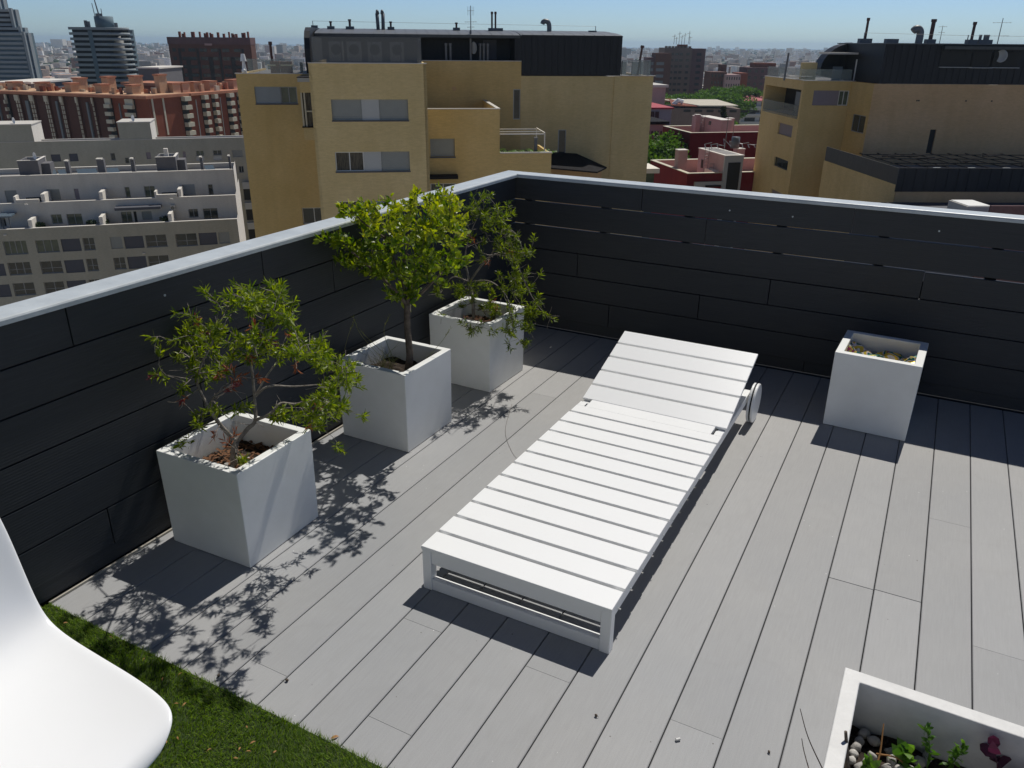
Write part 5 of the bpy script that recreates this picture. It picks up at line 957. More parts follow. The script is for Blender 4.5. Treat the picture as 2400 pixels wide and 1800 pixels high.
# projecting facet with two windows
vf = 71.5
W1 = (72.0, 74.6, -5.4, -3.9); W2 = (72.0, 74.6, -9.0, -7.6)
uf = 33.83
R_.facade('wall', 'yellow_brick', 'u', uf, vf, 76.0, GZ, ztop-0.01, [W1, W2])
for w_1 in (W1, W2): R_.win('u', uf, w_1, 'glass_dark', fr='mullion', rev=0.06)
R_.facade('wall', 'orange_brick', 'v', vf, uf+0.001, 62.0, GZ, ztop-0.012, [Fs])
R_.win('v', vf, Fs, 'interior_dark', rev=0.15)
for s_ in (37.84, 38.01, 42.20, 44.50):
    mb = MB(); mb.tube([(s_, vf-0.05, -2.55), (s_, vf-0.001, -2.55)], 0.07, 8); R_.put('overflow_spout', 'glass_dark', mb)
# zinc roof storey
zs0 = 34.18
mb = MB(); mb.box(zs0, 62, 71.45, 81, ztop, 1.95); seams(mb, zs0, 62, 71.45, ztop, 1.95, 0.6); R_.put('roof_storey', 'zinc', mb)
R_.box('roof_cap', 'zinc_trim', zs0-0.1, 62.1, 71.35, 81.2, 1.951, 2.03)
mb = MB(); n = 14; pr = [(zs0-0.001, ztop), (zs0-0.001, 1.93)]+[(34.67, 2.07),(34.10, 1.96),(33.53, 1.78),(33.09, 1.56),(32.73, 1.28),(32.42, 0.95),(32.18, 0.62),(32.02, 0.27),(31.97, -0.11)]+[(32.06, -0.83)]
N_ = len(pr); mb.add([(s_, 79.0, z) for s_, z in pr]+[(s_, 80.6, z) for s_, z in pr], [(k, (k+1) % N_, N_+(k+1) % N_, N_+k) for k in range(N_)]+[tuple(range(N_)), tuple(range(N_, 2*N_))[::-1]]); R_.put('curved_roof', 'zinc', mb)
r = (31.59, 34.20, 1.06, 1.22); R_.box('canopy', 'stone_cap', r[0], r[1], 76.4, 78.99, r[2], r[3]); R_.box('canopy_column', 'white_wall', r[1]-0.05, r[1]+0.25, 76.38, 76.6, ztop+0.05, r[2]-0.4)
R_.box('wall_infill', 'yellow_brick_pale', r[0]-1.6, r[0]-0.2, 78.5, 78.98, ztop, 0.3)
R_.box('glazed_door', 'blue_panel', r[1]-1.6, r[1]-0.7, 77.7, 77.78, ztop, 0.0)
R_.box('terrace_table', 'white_wall', r[0]-3.0, r[0]-0.9, 77.5, 78.3, ztop+0.3, ztop+0.36)
R_.box('balustrade', 'rail_glass', sU+0.1, zs0-0.4, 76.15, 76.17, ztop+0.03, ztop+1.0); R_.box('balustrade', 'rail_glass', sU+0.08, sU+0.1, 76.18, 86.5, ztop+0.03, ztop+1.0)
R_.box('parapet_cap', 'stone_cap', sU-0.08, zs0, 75.92, 76.2, ztop+0.001, ztop+0.05); R_.box('parapet_cap', 'stone_cap', sU-0.08, sU+0.2, 76.201, 86.8, ztop+0.021, ztop+0.07)
R_.box('roof', 'roof_grey', sU+0.2, 62, 76.2, 88, ztop-0.2, ztop-0.1)
# roof terrace slots cut in the zinc (dark recesses with pale sills)
for (x0, x1) in ((1553, 1785), (1800, 1925), (1960, 2165)):
    pass
REC = [(39.09, 41.89, 0.19, 1.43), (41.76, 43.72, 0.16, 1.40), (43.51, 46.08, 0.18, 1.41)]
for r in REC: R_.box('recess', 'interior_dark', r[0], r[1], 71.39, 71.41, r[2], r[3]); R_.box('recess_sill', 'panel_light', r[0], r[1], 71.2, 71.388, r[2]-0.05, r[2])
r = (39.10, 46.09, 1.58, 1.82); R_.box('eave', 'zinc_pale', r[0], 62, 71.0, 71.34, r[2], r[3])
def cowl2(bd, s_, v_, z0, z1, bw, pw, lean=0):
    b_ = bd.box('chimney', 'zinc_trim', s_-bw/2, s_+bw/2, v_-0.3, v_+0.3, 1.9, z0)
    if pw:
        mb = MB(); mb.tube([(s_, v_, z0), (s_+lean, v_, z1)], pw/2, 10); mb.tube([(s_+lean, v_, z1-0.2), (s_+lean, v_, z1+0.05)], pw/2*1.35, 10); bd.put('chimney_pot', 'pipe_rust', mb, b_)
for (px_s, z1, bw, pw) in ((36.18, 4.15, 1.15, 0.22), (38.73, 0, 1.15, 0), (42.46, 4.1, 0.85, 0.36), (46.44, 3.9, 0.9, 0.26), (47.71, 0, 1.3, 0)):
    cowl2(R_, px_s, 80, 2.42, z1, bw, pw)
sg = 41.38
mb = MB(); mb.tube(smoothpath([(sg, 80, 1.9), (sg, 80, 2.9), (sg-0.2, 80, 3.25), (sg-0.5, 80, 3.3), (sg-0.72, 80, 3.1)]), 0.33, 14); R_.put('gooseneck_vent', 'pipe', mb, None, True)
for s_ in (47.25, 47.70, 47.99):
    mb = MB(); mb.tube([(s_, 80, 2.42), (s_, 80, 2.85)], 0.13, 10); R_.put('chimney_pot', 'pipe', mb)
antenna(R_, 49.03, 80, 1.9, 4.3, [(3.9, 0.05, 0.9), (2.75, 0.04, 0.95)], r=0.035)
antenna(R_, 43.41, 80, 1.9, 3.6, [(3.5, 0.04, 0.4), (3.0, 0.03, 0.3)], r=0.025)
mb = MB(); sa_ = 35.60; mb.tube([(sa_, 79, 2.3), (sa_, 79, 2.95)], 0.04, 6); sb_ = 45.48; mb.tube([(sb_, 79, 2.0), (sb_, 79, 2.8)], 0.05, 6); mb.tube([(sa_, 79, 2.9), (sb_, 79, 2.75), (61, 79, 2.7)], 0.012, 4); R_.put('lightning_wire', 'pipe', mb)
dish(R_, REC[2][0]+0.8, 71.2, REC[2][2]+0.9, 0.5, 1.0)
mb = MB(); mb.tube([(27.89, 77, ztop), (27.97, 77, 1.15)], 0.09, 8); R_.put('flue', 'pipe', mb)
# lower wing with its zinc parapet
V1 = 58.0
sc_ = 30.47
zt = -6.36
zb = -7.59
R_.box('wing_wall', 'orange_brick', sc_, 60, V1, V1+13.4, GZ, zb-0.5)
R_.facade('wing_wall', 'yellow_brick_pale', 'u', sc_-0.03, V1, V1+13.4, GZ, zb, [])
mb = MB(); mb.box(sc_-0.10, 60, V1-0.10, V1-0.002, zb-0.48, zt); seams(mb, sc_, 60, V1-0.10, zb-0.45, zt, 0.8); R_.put('zinc_parapet', 'zinc', mb)
R_.box('zinc_parapet', 'zinc_pale', sc_-0.14, sc_-0.101, V1-0.10, V1+13.0, zb+0.02, zt-0.01)
R_.box('wing_roof', 'roof_grey', sc_, 60, V1, V1+13.4, zb-0.5, zb-0.4)
mb = MB(); rr = random.Random(3)
for k in range(9): x = sc_+1.0+k*1.5; mb.box(x, x+0.07, V1+0.3, V1+9, zt-0.12, zt-0.05)
for v in (V1+2.5, V1+5.0, V1+7.5): mb.box(sc_+0.5, 59.8, v, v+0.07, zt-0.045, zt+0.02)
for k in range(14): x = sc_+1.2+rr.uniform(0, 13); v = V1+rr.uniform(1, 7); mb.tube([(x, v, zt+0.02), (x+rr.uniform(0.5, 2.2), v+rr.uniform(-0.6, 0.6), zt+rr.uniform(0.03, 0.16))], 0.06, 4)
R_.put('pergola_frame', 'awning_dark', mb)
for k in range(3): x = sc_+2.4+k*2.6; R_.box('parapet_cap', 'panel_light', x, x+0.55, V1-0.12, V1-0.001, zt+0.002, zt+0.03)
R_.box('wing_slab', 'grey_panel', 27.50, 60, 50.0, V1-0.101, GZ, -8.85)
r = (32.83, 34.57, -8.44, -7.91)
R_.box('skylight', 'pale_render', r[0], r[1], 52.6, 55.0, r[2]-0.8, r[3]-0.25); R_.box('skylight', 'white_bright', r[0]+0.1, r[1]-0.1, 52.7, 54.9, r[3]-0.249, r[3]-0.2)
R_.box('wing_wall', 'purple_brown', 32.62, 58, 49.8, 49.999, GZ, -7.58)

# ---------------------------------------------------------------- white terraced block, left
rows_lo = [(-30.70,-28.38,-20.77,-19.20,'glass_green',4), (-27.45,-25.14,-20.73,-19.26,'glass_green',3), (-24.85,-22.86,-20.73,-19.27,'grey_panel',0), (-22.58,-21.37,-20.73,-19.26,'glass_dark',2), (-19.70,-18.46,-20.69,-19.29,'shutter',0), (-18.23,-16.15,-20.76,-19.33,'grey_panel',0), (-15.91,-13.61,-20.77,-19.29,'glass_dark',2), (-12.62,-10.24,-20.86,-19.33,'glass_dark',2), (-10.02,-8.00,-20.82,-19.36,'grey_panel',0), (-7.81,-6.56,-20.76,-19.37,'shutter',0), (-32.18,-31.12,-23.12,-21.70,'grey_panel',0), (-30.78,-28.50,-23.14,-21.66,'glass_dark',3), (-27.49,-25.26,-23.18,-21.71,'glass_dark',2), (-24.97,-22.95,-23.24,-21.73,'grey_panel',0), (-22.66,-21.48,-23.20,-21.70,'glass_dark',2), (-19.77,-18.51,-23.18,-21.74,'glass_dark',2), (-18.27,-16.23,-23.20,-21.74,'grey_panel',0), (-16.00,-13.72,-23.18,-21.77,'glass_dark',2), (-32.73,-31.10,-25.60,-24.13,'grey_panel',0), (-30.77,-28.59,-25.58,-24.07,'glass_dark',2), (-27.57,-25.49,-25.61,-24.17,'glass_dark',2), (-25.19,-23.15,-25.64,-24.18,'grey_panel',0), (-22.85,-21.64,-25.61,-24.18,'glass_dark',2)]
rows_mid = [(-31.37,-30.77,-18.13,-17.10,'glass_dark',2), (-26.04,-24.93,-18.09,-16.98,'glass_green',2), (-24.41,-22.79,-18.33,-17.01,'glass_green',2), (-18.58,-17.41,-18.33,-17.03,'glass_green',2), (-17.19,-16.88,-18.36,-17.03,'interior_dark',0), (-16.30,-15.21,-18.09,-17.07,'shutter',0), (-11.05,-9.97,-18.07,-17.03,'glass_dark',2), (-9.41,-7.72,-18.36,-17.04,'glass_dark',2)]
rows_top = [(-31.06,-29.83,-15.93,-14.54,'shutter',0), (-26.64,-25.29,-15.85,-14.58,'shutter',0), (-23.73,-23.25,-15.87,-14.60,'mauve_shutter',0), (-18.18,-17.63,-15.90,-14.62,'glass_green',1), (-16.02,-14.80,-15.97,-14.60,'glass_green',2), (-11.67,-10.23,-15.92,-14.55,'shutter_blue',0), (-8.70,-8.12,-15.93,-14.64,'glass_dark',1)]
W_0 = -34.0
z1_ = -17.85; z2_ = -15.53; z3_ = -12.90; sr = -5.47
W = Bld('apartment_building', 'pale stepped apartment block with rows of terraces, below the left parapet', 'building', 44, -18.0, 103.0)
def fillrows(bd, d, rows, rail=0.42):
    for r in rows:
        if r[4] in ('glass_dark', 'glass_green'): bd.win('v', d, r[:4], r[4], cols=max(1, r[5]), fr='mullion', rail=rail if r[4] == 'glass_dark' else None, rev=0.2)
        else: bd.win('v', d, r[:4], r[4], rev=0.1)
W.facade('wall', 'pale_brick', 'v', 100.0, W_0, sr, GZ, z1_-0.06, [r[:4] for r in rows_lo], rev=0.25); fillrows(W, 100.0, rows_lo)
W.facade('wall', 'pale_render', 'v', 103.0, W_0, sr, z1_-1.2, z2_-0.06, [r[:4] for r in rows_mid], rev=0.22); fillrows(W, 103.0, rows_mid, None)
W.facade('wall', 'pale_render', 'v', 106.0, W_0, sr, z2_-1.2, z3_-0.06, [r[:4] for r in rows_top], rev=0.22); fillrows(W, 106.0, rows_top, None)
W.facade('wall', 'white_wall', 'u', sr+0.02, 100.0, 116, GZ, z1_-0.005, []); W.facade('wall', 'white_wall', 'u', sr+0.03, 103.0, 116, z1_-0.5, z2_-0.005, []); W.facade('wall', 'white_wall', 'u', sr+0.04, 106.0, 112, z2_-0.5, z3_+0.25, [])
for (v, z) in ((100, z1_), (103, z2_), (106, z3_)):
    W.box('parapet_cap', 'white_wall', W_0, sr+0.05, v-0.04, v+0.28, z-0.055, z)
W.box('terrace_floor', 'roof_grey', W_0, sr, 100.3, 103, z1_-1.0, z1_-0.9); W.box('terrace_floor', 'roof_grey', W_0, sr, 103.3, 106, z2_-1.0, z2_-0.9); W.box('roof', 'roof_grey', W_0, sr, 106.3, 112, z3_-0.75, z3_-0.6)
W.box('parapet_cap', 'white_wall', W_0, sr, 111.7, 112.1, z3_-0.02, z3_+0.03); W.box('wall', 'pale_render', W_0, sr, 111.75, 112.0, GZ, z3_-0.021)
for s_ in [(-27.75,-27.48,-17.80,-16.68), (-20.45,-20.17,-17.82,-16.67), (-13.05,-12.84,-17.84,-16.72)]: W.box('terrace_divider', 'white_wall', s_[0]-0.05, s_[0]+0.35, 100.29, 102.99, z1_-0.9, z1_+0.85)
for s_ in [(-26.66,-26.50,-15.50,-14.41), (-20.54,-20.24,-15.47,-14.36), (-11.94,-11.72,-15.53,-14.42)]: W.box('terrace_divider', 'white_wall', s_[0]-0.05, s_[0]+0.35, 103.29, 105.99, z2_-0.9, z2_+0.85)
for r in [(-29.17,-26.88,-15.48,-15.07), (-14.29,-12.06,-15.47,-15.04)]:
    W.box('raised_parapet', 'pale_render', r[0], r[1], 102.9, 103.25, z2_+0.001, z2_+0.32); W.box('parapet_cap', 'white_wall', r[0]-0.02, r[1]+0.02, 102.87, 103.28, z2_+0.321, z2_+0.37)
    W.box('raised_parapet', 'white_wall', r[0]-0.25, r[0]-0.021, 102.88, 104.2, z2_+0.002, z2_+0.75)
    W.box('recess', 'interior_dark', r[0]+0.2, r[1]-0.2, 105.9, 105.98, z2_-0.9, z2_+0.1)
r = (-18.92, -13.93, -16.92, -16.26); W.box('awning', 'grey_panel', r[0], r[1], 101.6, 102.99, r[3]-0.35, r[3]-0.05)
r = (-31.07, -29.45, -17.00, -16.42); W.box('awning', 'solar', r[0], r[1], 100.6, 102.9, r[3]-0.25, r[3]-0.1)
for s_ in (r[1]-0.3, r[1]-1.0): W.box('awning_post', 'zinc_trim', s_-0.04, s_+0.04, 100.7, 100.8, z1_-0.9, r[3]-0.26)
r = (-12.97, -12.47, -17.03, -16.43); ac = W.box('air_conditioner', 'pale_render', r[0], r[1], 102.6, 102.98, r[2], r[3]); mb = MB(); mb.tube([((r[0]+r[1])/2, 102.56, (r[2]+r[3])/2), ((r[0]+r[1])/2, 102.59, (r[2]+r[3])/2)], 0.2, 14); W.put('fan_grille', 'glass_dark', mb, ac)
for r in [(-29.30,-27.16,-13.07,-11.38), (-14.32,-12.06,-12.99,-11.38)]:
    s0, s1 = r[0], r[1]; z0, z1 = z3_-0.6, r[3]
    W.box('roof_hut', 'grey_render', s0, s1, 107, 107.2, z0, z1); W.box('roof_hut', 'grey_render', s1-0.2, s1-0.001, 107.21, 110.6, z0, z1-0.01); W.box('roof_hut', 'grey_render', s0+0.001, s0+0.2, 107.21, 110.6, z0, z1-0.012); W.box('roof_hut', 'pale_render', s0, s1, 110.61, 110.8, z0, z1)
    W.box('parapet_cap', 'white_wall', s0-0.04, s1+0.04, 106.96, 107.24, z1+0.001, z1+0.06); W.box('parapet_cap', 'white_wall', s1-0.24, s1+0.04, 107.241, 110.84, z1+0.001, z1+0.056)
    W.box('hut_annex', 'grey_render', s1+0.001, s1+0.9, 108.2, 110.2, z0, z1-0.5)
for r in [(-24.45,-24.06,-13.01,-11.52), (-20.97,-20.19,-13.14,-11.40), (-17.25,-16.86,-12.97,-11.46), (-9.32,-9.01,-13.02,-11.48), (-5.97,-5.72,-12.98,-11.43)]:
    W.box('chimney', 'grey_render', r[0], r[1], 107.4, 108.3, z3_-0.6, r[3]-0.12); W.box('chimney_cap', 'pale_render', r[0]-0.06, r[1]-(r[1]-r[0])*0.25, 107.36, 108.34, r[3]-0.119, r[3])
for k, r in enumerate([(-25.41,-24.99,-13.16,-12.71), (-23.37,-22.47,-13.35,-12.70), (-22.66,-21.56,-13.31,-12.63), (-20.37,-19.88,-13.37,-12.80), (-19.96,-19.09,-13.32,-12.67), (-26.46,-26.04,-13.37,-12.95), (-8.72,-8.03,-13.26,-12.74)]):
    mb = MB(); s0, s1 = r[0], r[1]; mb.add([(s0, 108.2, z3_-0.5), (s1+0.4, 108.2, z3_-0.45), (s1, 109.3, z3_+0.15), (s0-0.4, 109.3, z3_+0.1)], [(0, 1, 2, 3)]); o_ = W.put('solar_panel', 'solar', mb); o_.modifiers.new('s', 'SOLIDIFY').thickness = 0.06
for k, (x, z) in enumerate([(-30.26, -18.48),(-12.35, -15.22),(-27.46, -15.20),(-16.35, -21.42)]): W.box('wall_light', 'white_wall', x-0.15, x+0.15, 99.85, 99.99, z-0.06, z+0.06)
dish(W, -27.37, 107.4, -10.91, 0.42, 0.9, 'white_bright')
W.box('roof_vent', 'white_wall', -13.35, -12.89, 107.6, 108.2, z3_, -10.45)
# potted plants on its terraces
def shrubmesh(n, r, h, L_, w_, seed, mt, trunk=0.0):
    mb = MB(); rr = random.Random(seed)
    lob = [(Vector((rr.uniform(-.55, .55)*r, rr.uniform(-.55, .55)*r, rr.uniform(0.25, 0.8)*h)), rr.uniform(0.35, 0.6)*r) for _ in range(9)]
    for k in range(n):
        c_, q_ = rr.choice(lob); v_ = rv(rr)*q_*rr.uniform(0.55, 1.08); v_.z *= 0.8
        leaf(mb, c_+v_+Vector((0, 0, trunk)), v_.normalized()+rv(rr)*0.8, rv(rr), L_*rr.uniform(0.7, 1.3), w_, 0.2)
    me = bpy.data.meshes.new('crown'); me.from_pydata(mb.v, [], mb.f); me.materials.append(MATS[mt]); return me
SHM = [shrubmesh(420, 0.55, 1.0, 0.20, 0.06, s_, 'crown_dark') for s_ in (1, 2, 3)]
def pot_plant(label, bd, s_, v_, z, sc, k=0, group=None):
    ca, sa = math.cos(bd.a), math.sin(bd.a); t = empty('potted_shrub', (EYE[0]+ca*s_-sa*v_, EYE[1]+sa*s_+ca*v_, z), k); tag(t, label, 'plant', group)
    o_ = bpy.data.objects.new('foliage', SHM[k % 3]); C.objects.link(o_); o_.parent = t; o_.scale = (sc, sc, sc); o_.location = (0, 0, 0.25*sc)
    mb = MB(); mb.cyl(0, 0, 0, 0.35*sc, 0.2*sc, 10, 0.26*sc); mb.build('pot', 'terracotta', t)
for (lab, px_) in (('dark shrub in a pot, leftmost on the lower terrace of the pale block', -27.54), ('spreading shrub on the lower terrace, right of the leftmost one', -27.07), ('spiky shrub under the middle of the lower terrace row', -21.85),
                   ('low shrub just right of the middle divider on the lower terrace', -20.14), ('shrub beside the right-hand divider of the lower terrace', -13.60)):
    pot_plant(lab, W, px_, 101.9, z1_-0.9, 0.95, int(px_*7) % 5, 'shrubs on the pale block terraces')

# pale block behind it
W2_ = Bld('apartment_building', 'long pale grey-beige block with two flat roof huts, behind the stepped block', 'building', 44, -20.0, 132.0)
rows_b = [(-31.16,-29.94,-14.41,-13.41,'grey_panel',0), (-28.80,-27.68,-14.44,-13.36,'grey_panel',0), (-23.36,-22.74,-14.46,-13.41,'glass_dark',1), (-21.55,-20.98,-14.92,-14.11,'glass_dark',1), (-20.84,-20.21,-14.97,-14.10,'interior_dark',0), (-18.56,-17.93,-14.39,-13.42,'mauve_shutter',0), (-13.52,-13.11,-14.48,-13.44,'mauve_shutter',0), (-11.65,-10.54,-14.13,-13.38,'glass_green',2), (-11.77,-10.64,-14.85,-14.18,'panel_light',0), (-9.24,-8.02,-14.12,-13.38,'glass_dark',2), (-9.35,-8.12,-14.86,-14.18,'panel_light',0), (-6.52,-5.06,-14.45,-13.40,'shutter',0), (-5.87,-5.14,-16.77,-15.80,'glass_dark',2), (-6.69,-6.17,-16.91,-15.69,'mauve_shutter',0)]
zb_ = -11.6
W2_.facade('wall', 'pale_brick', 'v', 130.0, -48.0, 6.0, GZ, zb_-0.06, [r[:4] for r in rows_b], rev=0.25); fillrows(W2_, 130.0, rows_b, None)
W2_.box('parapet_cap', 'stone_cap', -48, 6, 129.95, 130.3, zb_-0.055, zb_+0.02); W2_.box('parapet_cap', 'stone_cap', -48, 6, 133.7, 134.0, zb_-0.4, zb_-0.1); W2_.box('roof', 'roof_grey', -48, 6, 130.4, 134, zb_-0.9, zb_-0.8)
W2_.box('wall', 'pale_brick', 5.8, 6.001, 130.01, 134, GZ, zb_-0.3); W2_.box('roof_wall', 'roof_grey', -16, 6, 131.5, 131.8, zb_-0.7, zb_-0.3)
for r in [(-38.34,-32.83,-11.70,-9.34), (-21.71,-17.38,-11.65,-9.27)]:
    W2_.box('roof_hut', 'pale_brick', r[0], r[1]-0.001, 130.01, 135.5, zb_-0.5, r[3]); W2_.box('parapet_cap', 'stone_cap', r[0]-0.1, r[1]+0.1, 129.9, 135.6, r[3]+0.001, r[3]+0.13)
    W2_.facade('roof_hut', 'white_wall', 'u', r[1]+0.02, 130.0, 135.52, zb_-0.5, r[3]-0.01, [])
    dish(W2_, r[1]-2.2, 131, r[3]+0.55, 0.42, 0.9, 'white_bright')
for k in range(5): zz = -17.82-0.3-3.1*k; W2_.box('balcony_band', 'panel_light', -5.6, 6, 129.2, 129.94, zz-1.0, zz); W2_.box('balcony_recess', 'interior_dark', -5.6, 6, 129.93, 129.99, zz-2.8, zz-1.01)
# ---------------------------------------------------------------- brick housing estate with terracotta roofs
H = Bld('housing_block', 'long brown brick housing block with terracotta roof and white window strips', 'building', 8, -142.16-20, 155.0)
BU_ = -142.16; zr = -9.93
H.box('wall', 'brown_brick', -210, BU_-12, 150.0, 162, GZ, zr-0.6); H.box('wall', 'rust_brick', BU_-11.999, BU_, 149.9, 198, GZ, zr-0.6)
H.box('roof_slab', 'terracotta', -211, BU_+0.5, 148.8, 163, zr-0.599, zr); H.box('roof_slab', 'terracotta', BU_-13, BU_+0.9, 163.001, 198.5, zr-0.599, zr-0.01)
H.box('roof_slab', 'terracotta_pale', -210.5, BU_, 149.5, 162, zr+0.001, zr+0.10)
strips = [(-189.65,-191.60,-21.39,-11.16), (-185.01,-185.65,-21.13,-11.04), (-181.01,-182.45,-20.98,-10.93), (-176.35,-177.71,-20.77,-10.91), (-171.78,-172.98,-20.57,-10.93), (-167.17,-168.13,-20.35,-10.86), (-162.62,-163.29,-20.14,-10.86), (-157.95,-158.39,-19.92,-10.80), (-154.24,-152.72,-19.67,-10.75), (-148.33,-146.08,-19.38,-10.88)]
for k, r in enumerate(strips):
    wide = k in (1, 8, 9); z = zr-0.75
    H.box('stair_bay' if not wide else 'balcony_stack', 'interior_dark' if wide else 'dark_brown', r[0], r[1], 149.5, 149.99, GZ, z)
    H.box('bay_head', 'cream', r[0]-0.05, r[1]+0.05, 149.15, 149.49, z-1.3, z)
    n = 0
    while z > -31:
        z -= 0.9 if wide else 1.05
        if wide: H.box('balcony', 'cream', r[0]-0.1, r[1]+0.1, 148.7, 149.49, z-1.2, z-0.35); z -= 0.8
        else:
            wd = (r[1]-r[0])
            for f_ in (0.08, 0.62): H.box('window', 'cream', r[0]+wd*f_, r[0]+wd*(f_+0.26), 149.35, 149.49, z-0.85, z)
for r in [(-188.53,-188.81,-21.27,-12.39), (-178.65,-179.63,-20.86,-11.97), (-169.43,-169.98,-20.43,-11.83), (-160.06,-160.54,-20.02,-11.81), (-150.74,-150.49,-19.57,-11.78)]: H.box('facade_panel', 'blue_panel', r[0], r[1], 149.6, 149.99, GZ, r[3])
tanks = [(-188.07,-184.47,-9.78,-7.86), (-178.74,-175.60,-9.69,-7.79), (-173.21,-169.72,-8.81,-6.89), (-169.64,-166.08,-9.63,-7.77), (-164.01,-160.66,-8.41,-6.39), (-160.26,-156.70,-9.64,-7.82), (-155.51,-152.30,-7.51,-6.02), (-151.06,-147.60,-9.66,-7.73), (-147.68,-145.24,-7.10,-5.62)]
for k, r in enumerate(tanks):
    v = 152.0 if k % 2 == 0 or k > 8 else 157.0
    v = (152, 152, 158, 152, 158, 152, 158, 152, 158)[k]; r = (r[0]+(r[1]-r[0])*0.25, r[0]+(r[1]-r[0])*0.8, r[2], r[3])
    H.box('roof_tank_room', 'terracotta_pale', r[0], r[1], v, v+2.6, zr+0.101, r[3]-0.35); H.box('tank_room_roof', 'terracotta', r[0]-0.2, r[1]+0.2, v-0.2, v+2.8, r[3]-0.349, r[3])
rr = random.Random(12)
for k in range(64):
    x = rr.uniform(-208, BU_-1); v = rr.uniform(150.5, 161)
    H.box('chimney', rr.choice(['terracotta', 'terracotta_pale', 'rust_brick', 'cream']), x, x+rr.uniform(0.4, 1.3), v, v+0.6, zr+0.102, zr+rr.uniform(0.6, 1.7))
# right hand wing, seen along its side
def uq(name, mt, r, d0, d1): H.box(name, mt, d0, d1, r[0], r[1], r[2], r[3])
for r in [(150.76,151.99,-18.42,-10.54), (154.19,155.65,-18.74,-10.10)]: uq('window_strip', 'cream', (r[0], r[0]+0.5, r[2], r[3]), BU_+0.001, BU_+0.12)
for r in [(160.27,162.44,-19.51,-10.42), (167.20,168.63,-20.09,-10.43), (171.02,172.16,-20.42,-10.53), (176.61,178.38,-21.00,-10.53), (180.85,182.14,-21.35,-10.68), (186.19,188.02,-21.90,-10.79)]:
    H.box('balcony_stack', 'interior_dark', BU_+0.001, BU_+0.15, r[0], r[1], -33, zr-0.7); z = zr-0.65
    while z > -31:
        H.box('balcony', 'cream', BU_+0.151, BU_+1.3, r[0], r[1], z-1.0, z); z -= 1.95
for r in [(165.20,165.35,-19.77,-11.53), (174.18,174.29,-20.62,-11.46), (183.97,184.16,-21.52,-11.70)]: uq('facade_panel', 'panel_light', (r[0], r[1], -33, r[3]), BU_+0.001, BU_+0.2)
for r in [(161.03,163.72,-7.36,-4.82), (164.30,168.26,-9.45,-7.38), (168.42,172.20,-7.66,-6.01), (174.16,178.30,-9.62,-7.46), (183.46,187.62,-9.62,-6.79)]:
    H.box('roof_tank_room', 'terracotta_pale', BU_-5, BU_-2.5, r[0], r[0]+2.6, zr, zr+2.0); H.box('tank_room_roof', 'terracotta', BU_-5.2, BU_-2.3, r[0]-0.2, r[0]+2.8, zr+2.001, zr+2.3)
for k in range(36):
    v = rr.uniform(163, 197); x = BU_-rr.uniform(1, 11); H.box('chimney', rr.choice(['terracotta', 'terracotta_pale', 'cream']), x, x+0.7, v, v+rr.uniform(0.4, 1.4), zr, zr+rr.uniform(0.7, 1.9))
# second wing of the estate behind (its pale top storey shows over the roofs)
H2 = Bld('housing_block', 'rear wing of the brick estate showing a strip of white attic bays above the roofs', 'building', 8, BU_-10, 215)
H2.box('wall', 'rust_brick', BU_-60, BU_+25, 205, 215, GZ, zr-1.2); H2.box('roof_slab', 'terracotta', BU_-61, BU_+26, 204, 216, zr-1.199, zr-0.4)
for k in range(12): H2.box('attic_bay', 'cream', BU_-26+k*4.2, BU_-22.6+k*4.2, 204.3, 204.99, zr-3.6, zr-1.7)
for k in range(4): x = BU_-20+k*11; H2.box('roof_tank_room', 'terracotta_pale', x, x+3, 206, 208, zr-0.399, zr+1.2); H2.box('tank_room_roof', 'terracotta', x-0.2, x+3.2, 205.8, 208.2, zr+1.201, zr+1.5)

# ---------------------------------------------------------------- towers
def bands(bd, s0, s1, v, z0, z1, step, bh, mt='tower_white', nm='balcony_band', gl='glass_dark', v2=None):
    z = z1
    while z > z0:
        bd.box(nm, mt, s0-0.3, s1+0.3, v-0.9, v-0.001, z-bh, z); z -= step
TA = Bld('office_tower', 'dark banded tower with rounded corner, drum on its roof and an antenna', 'tower', 28, -150, 300)
r = (-153.23, -139.35, -11.39, 5.66); r2 = (-134.95, -133.80, -11.34, 5.52)
zt = r[3]; s0 = -153.29; s1 = -136.55; s2 = -131.60
dA = 310.49
TA.box('tower_body', 'tower_glass', s0+0.5, s1-3, 300, 306, GZ, zt-0.5)
mb = MB(); mb.cyl(s1-4, 304.4, GZ, zt-0.51, 4.2, 28); TA.put('tower_corner', 'tower_glass', mb, None, True)
TA.box('tower_body', 'tower_blue', s1-8, s1+0.6, 306, dA, GZ, zt-0.6)
z = zt; st = (zt--8.02)/8.15
for k in range(13):
    TA.box('balcony_band', 'tower_white', s0-0.2, s1-4, 299.0, 299.99, z-st*0.5, z)
    mb = MB(); mb.cyl(s1-4, 304.4, z-st*0.5, z-0.001, 5.3, 32); TA.put('balcony_band', 'tower_white', mb, None, True)
    TA.box('window_band', 'tower_glass', s1+0.601, s1+0.7, 309, dA-5, z-st*0.95, z-st*0.5)
    z -= st
TA.box('window_pier', 'tower_blue', -146.84, -145.43, 298.9, 299.0, GZ, zt-1)
sc0 = -149.83; sc1 = -143.55; zc_ = 9.36
mb = MB(); mb.cyl((sc0+sc1)/2, 312, zt-0.6, zc_, (sc1-sc0)/2, 30); TA.put('roof_drum', 'tower_blue', mb, None, True)
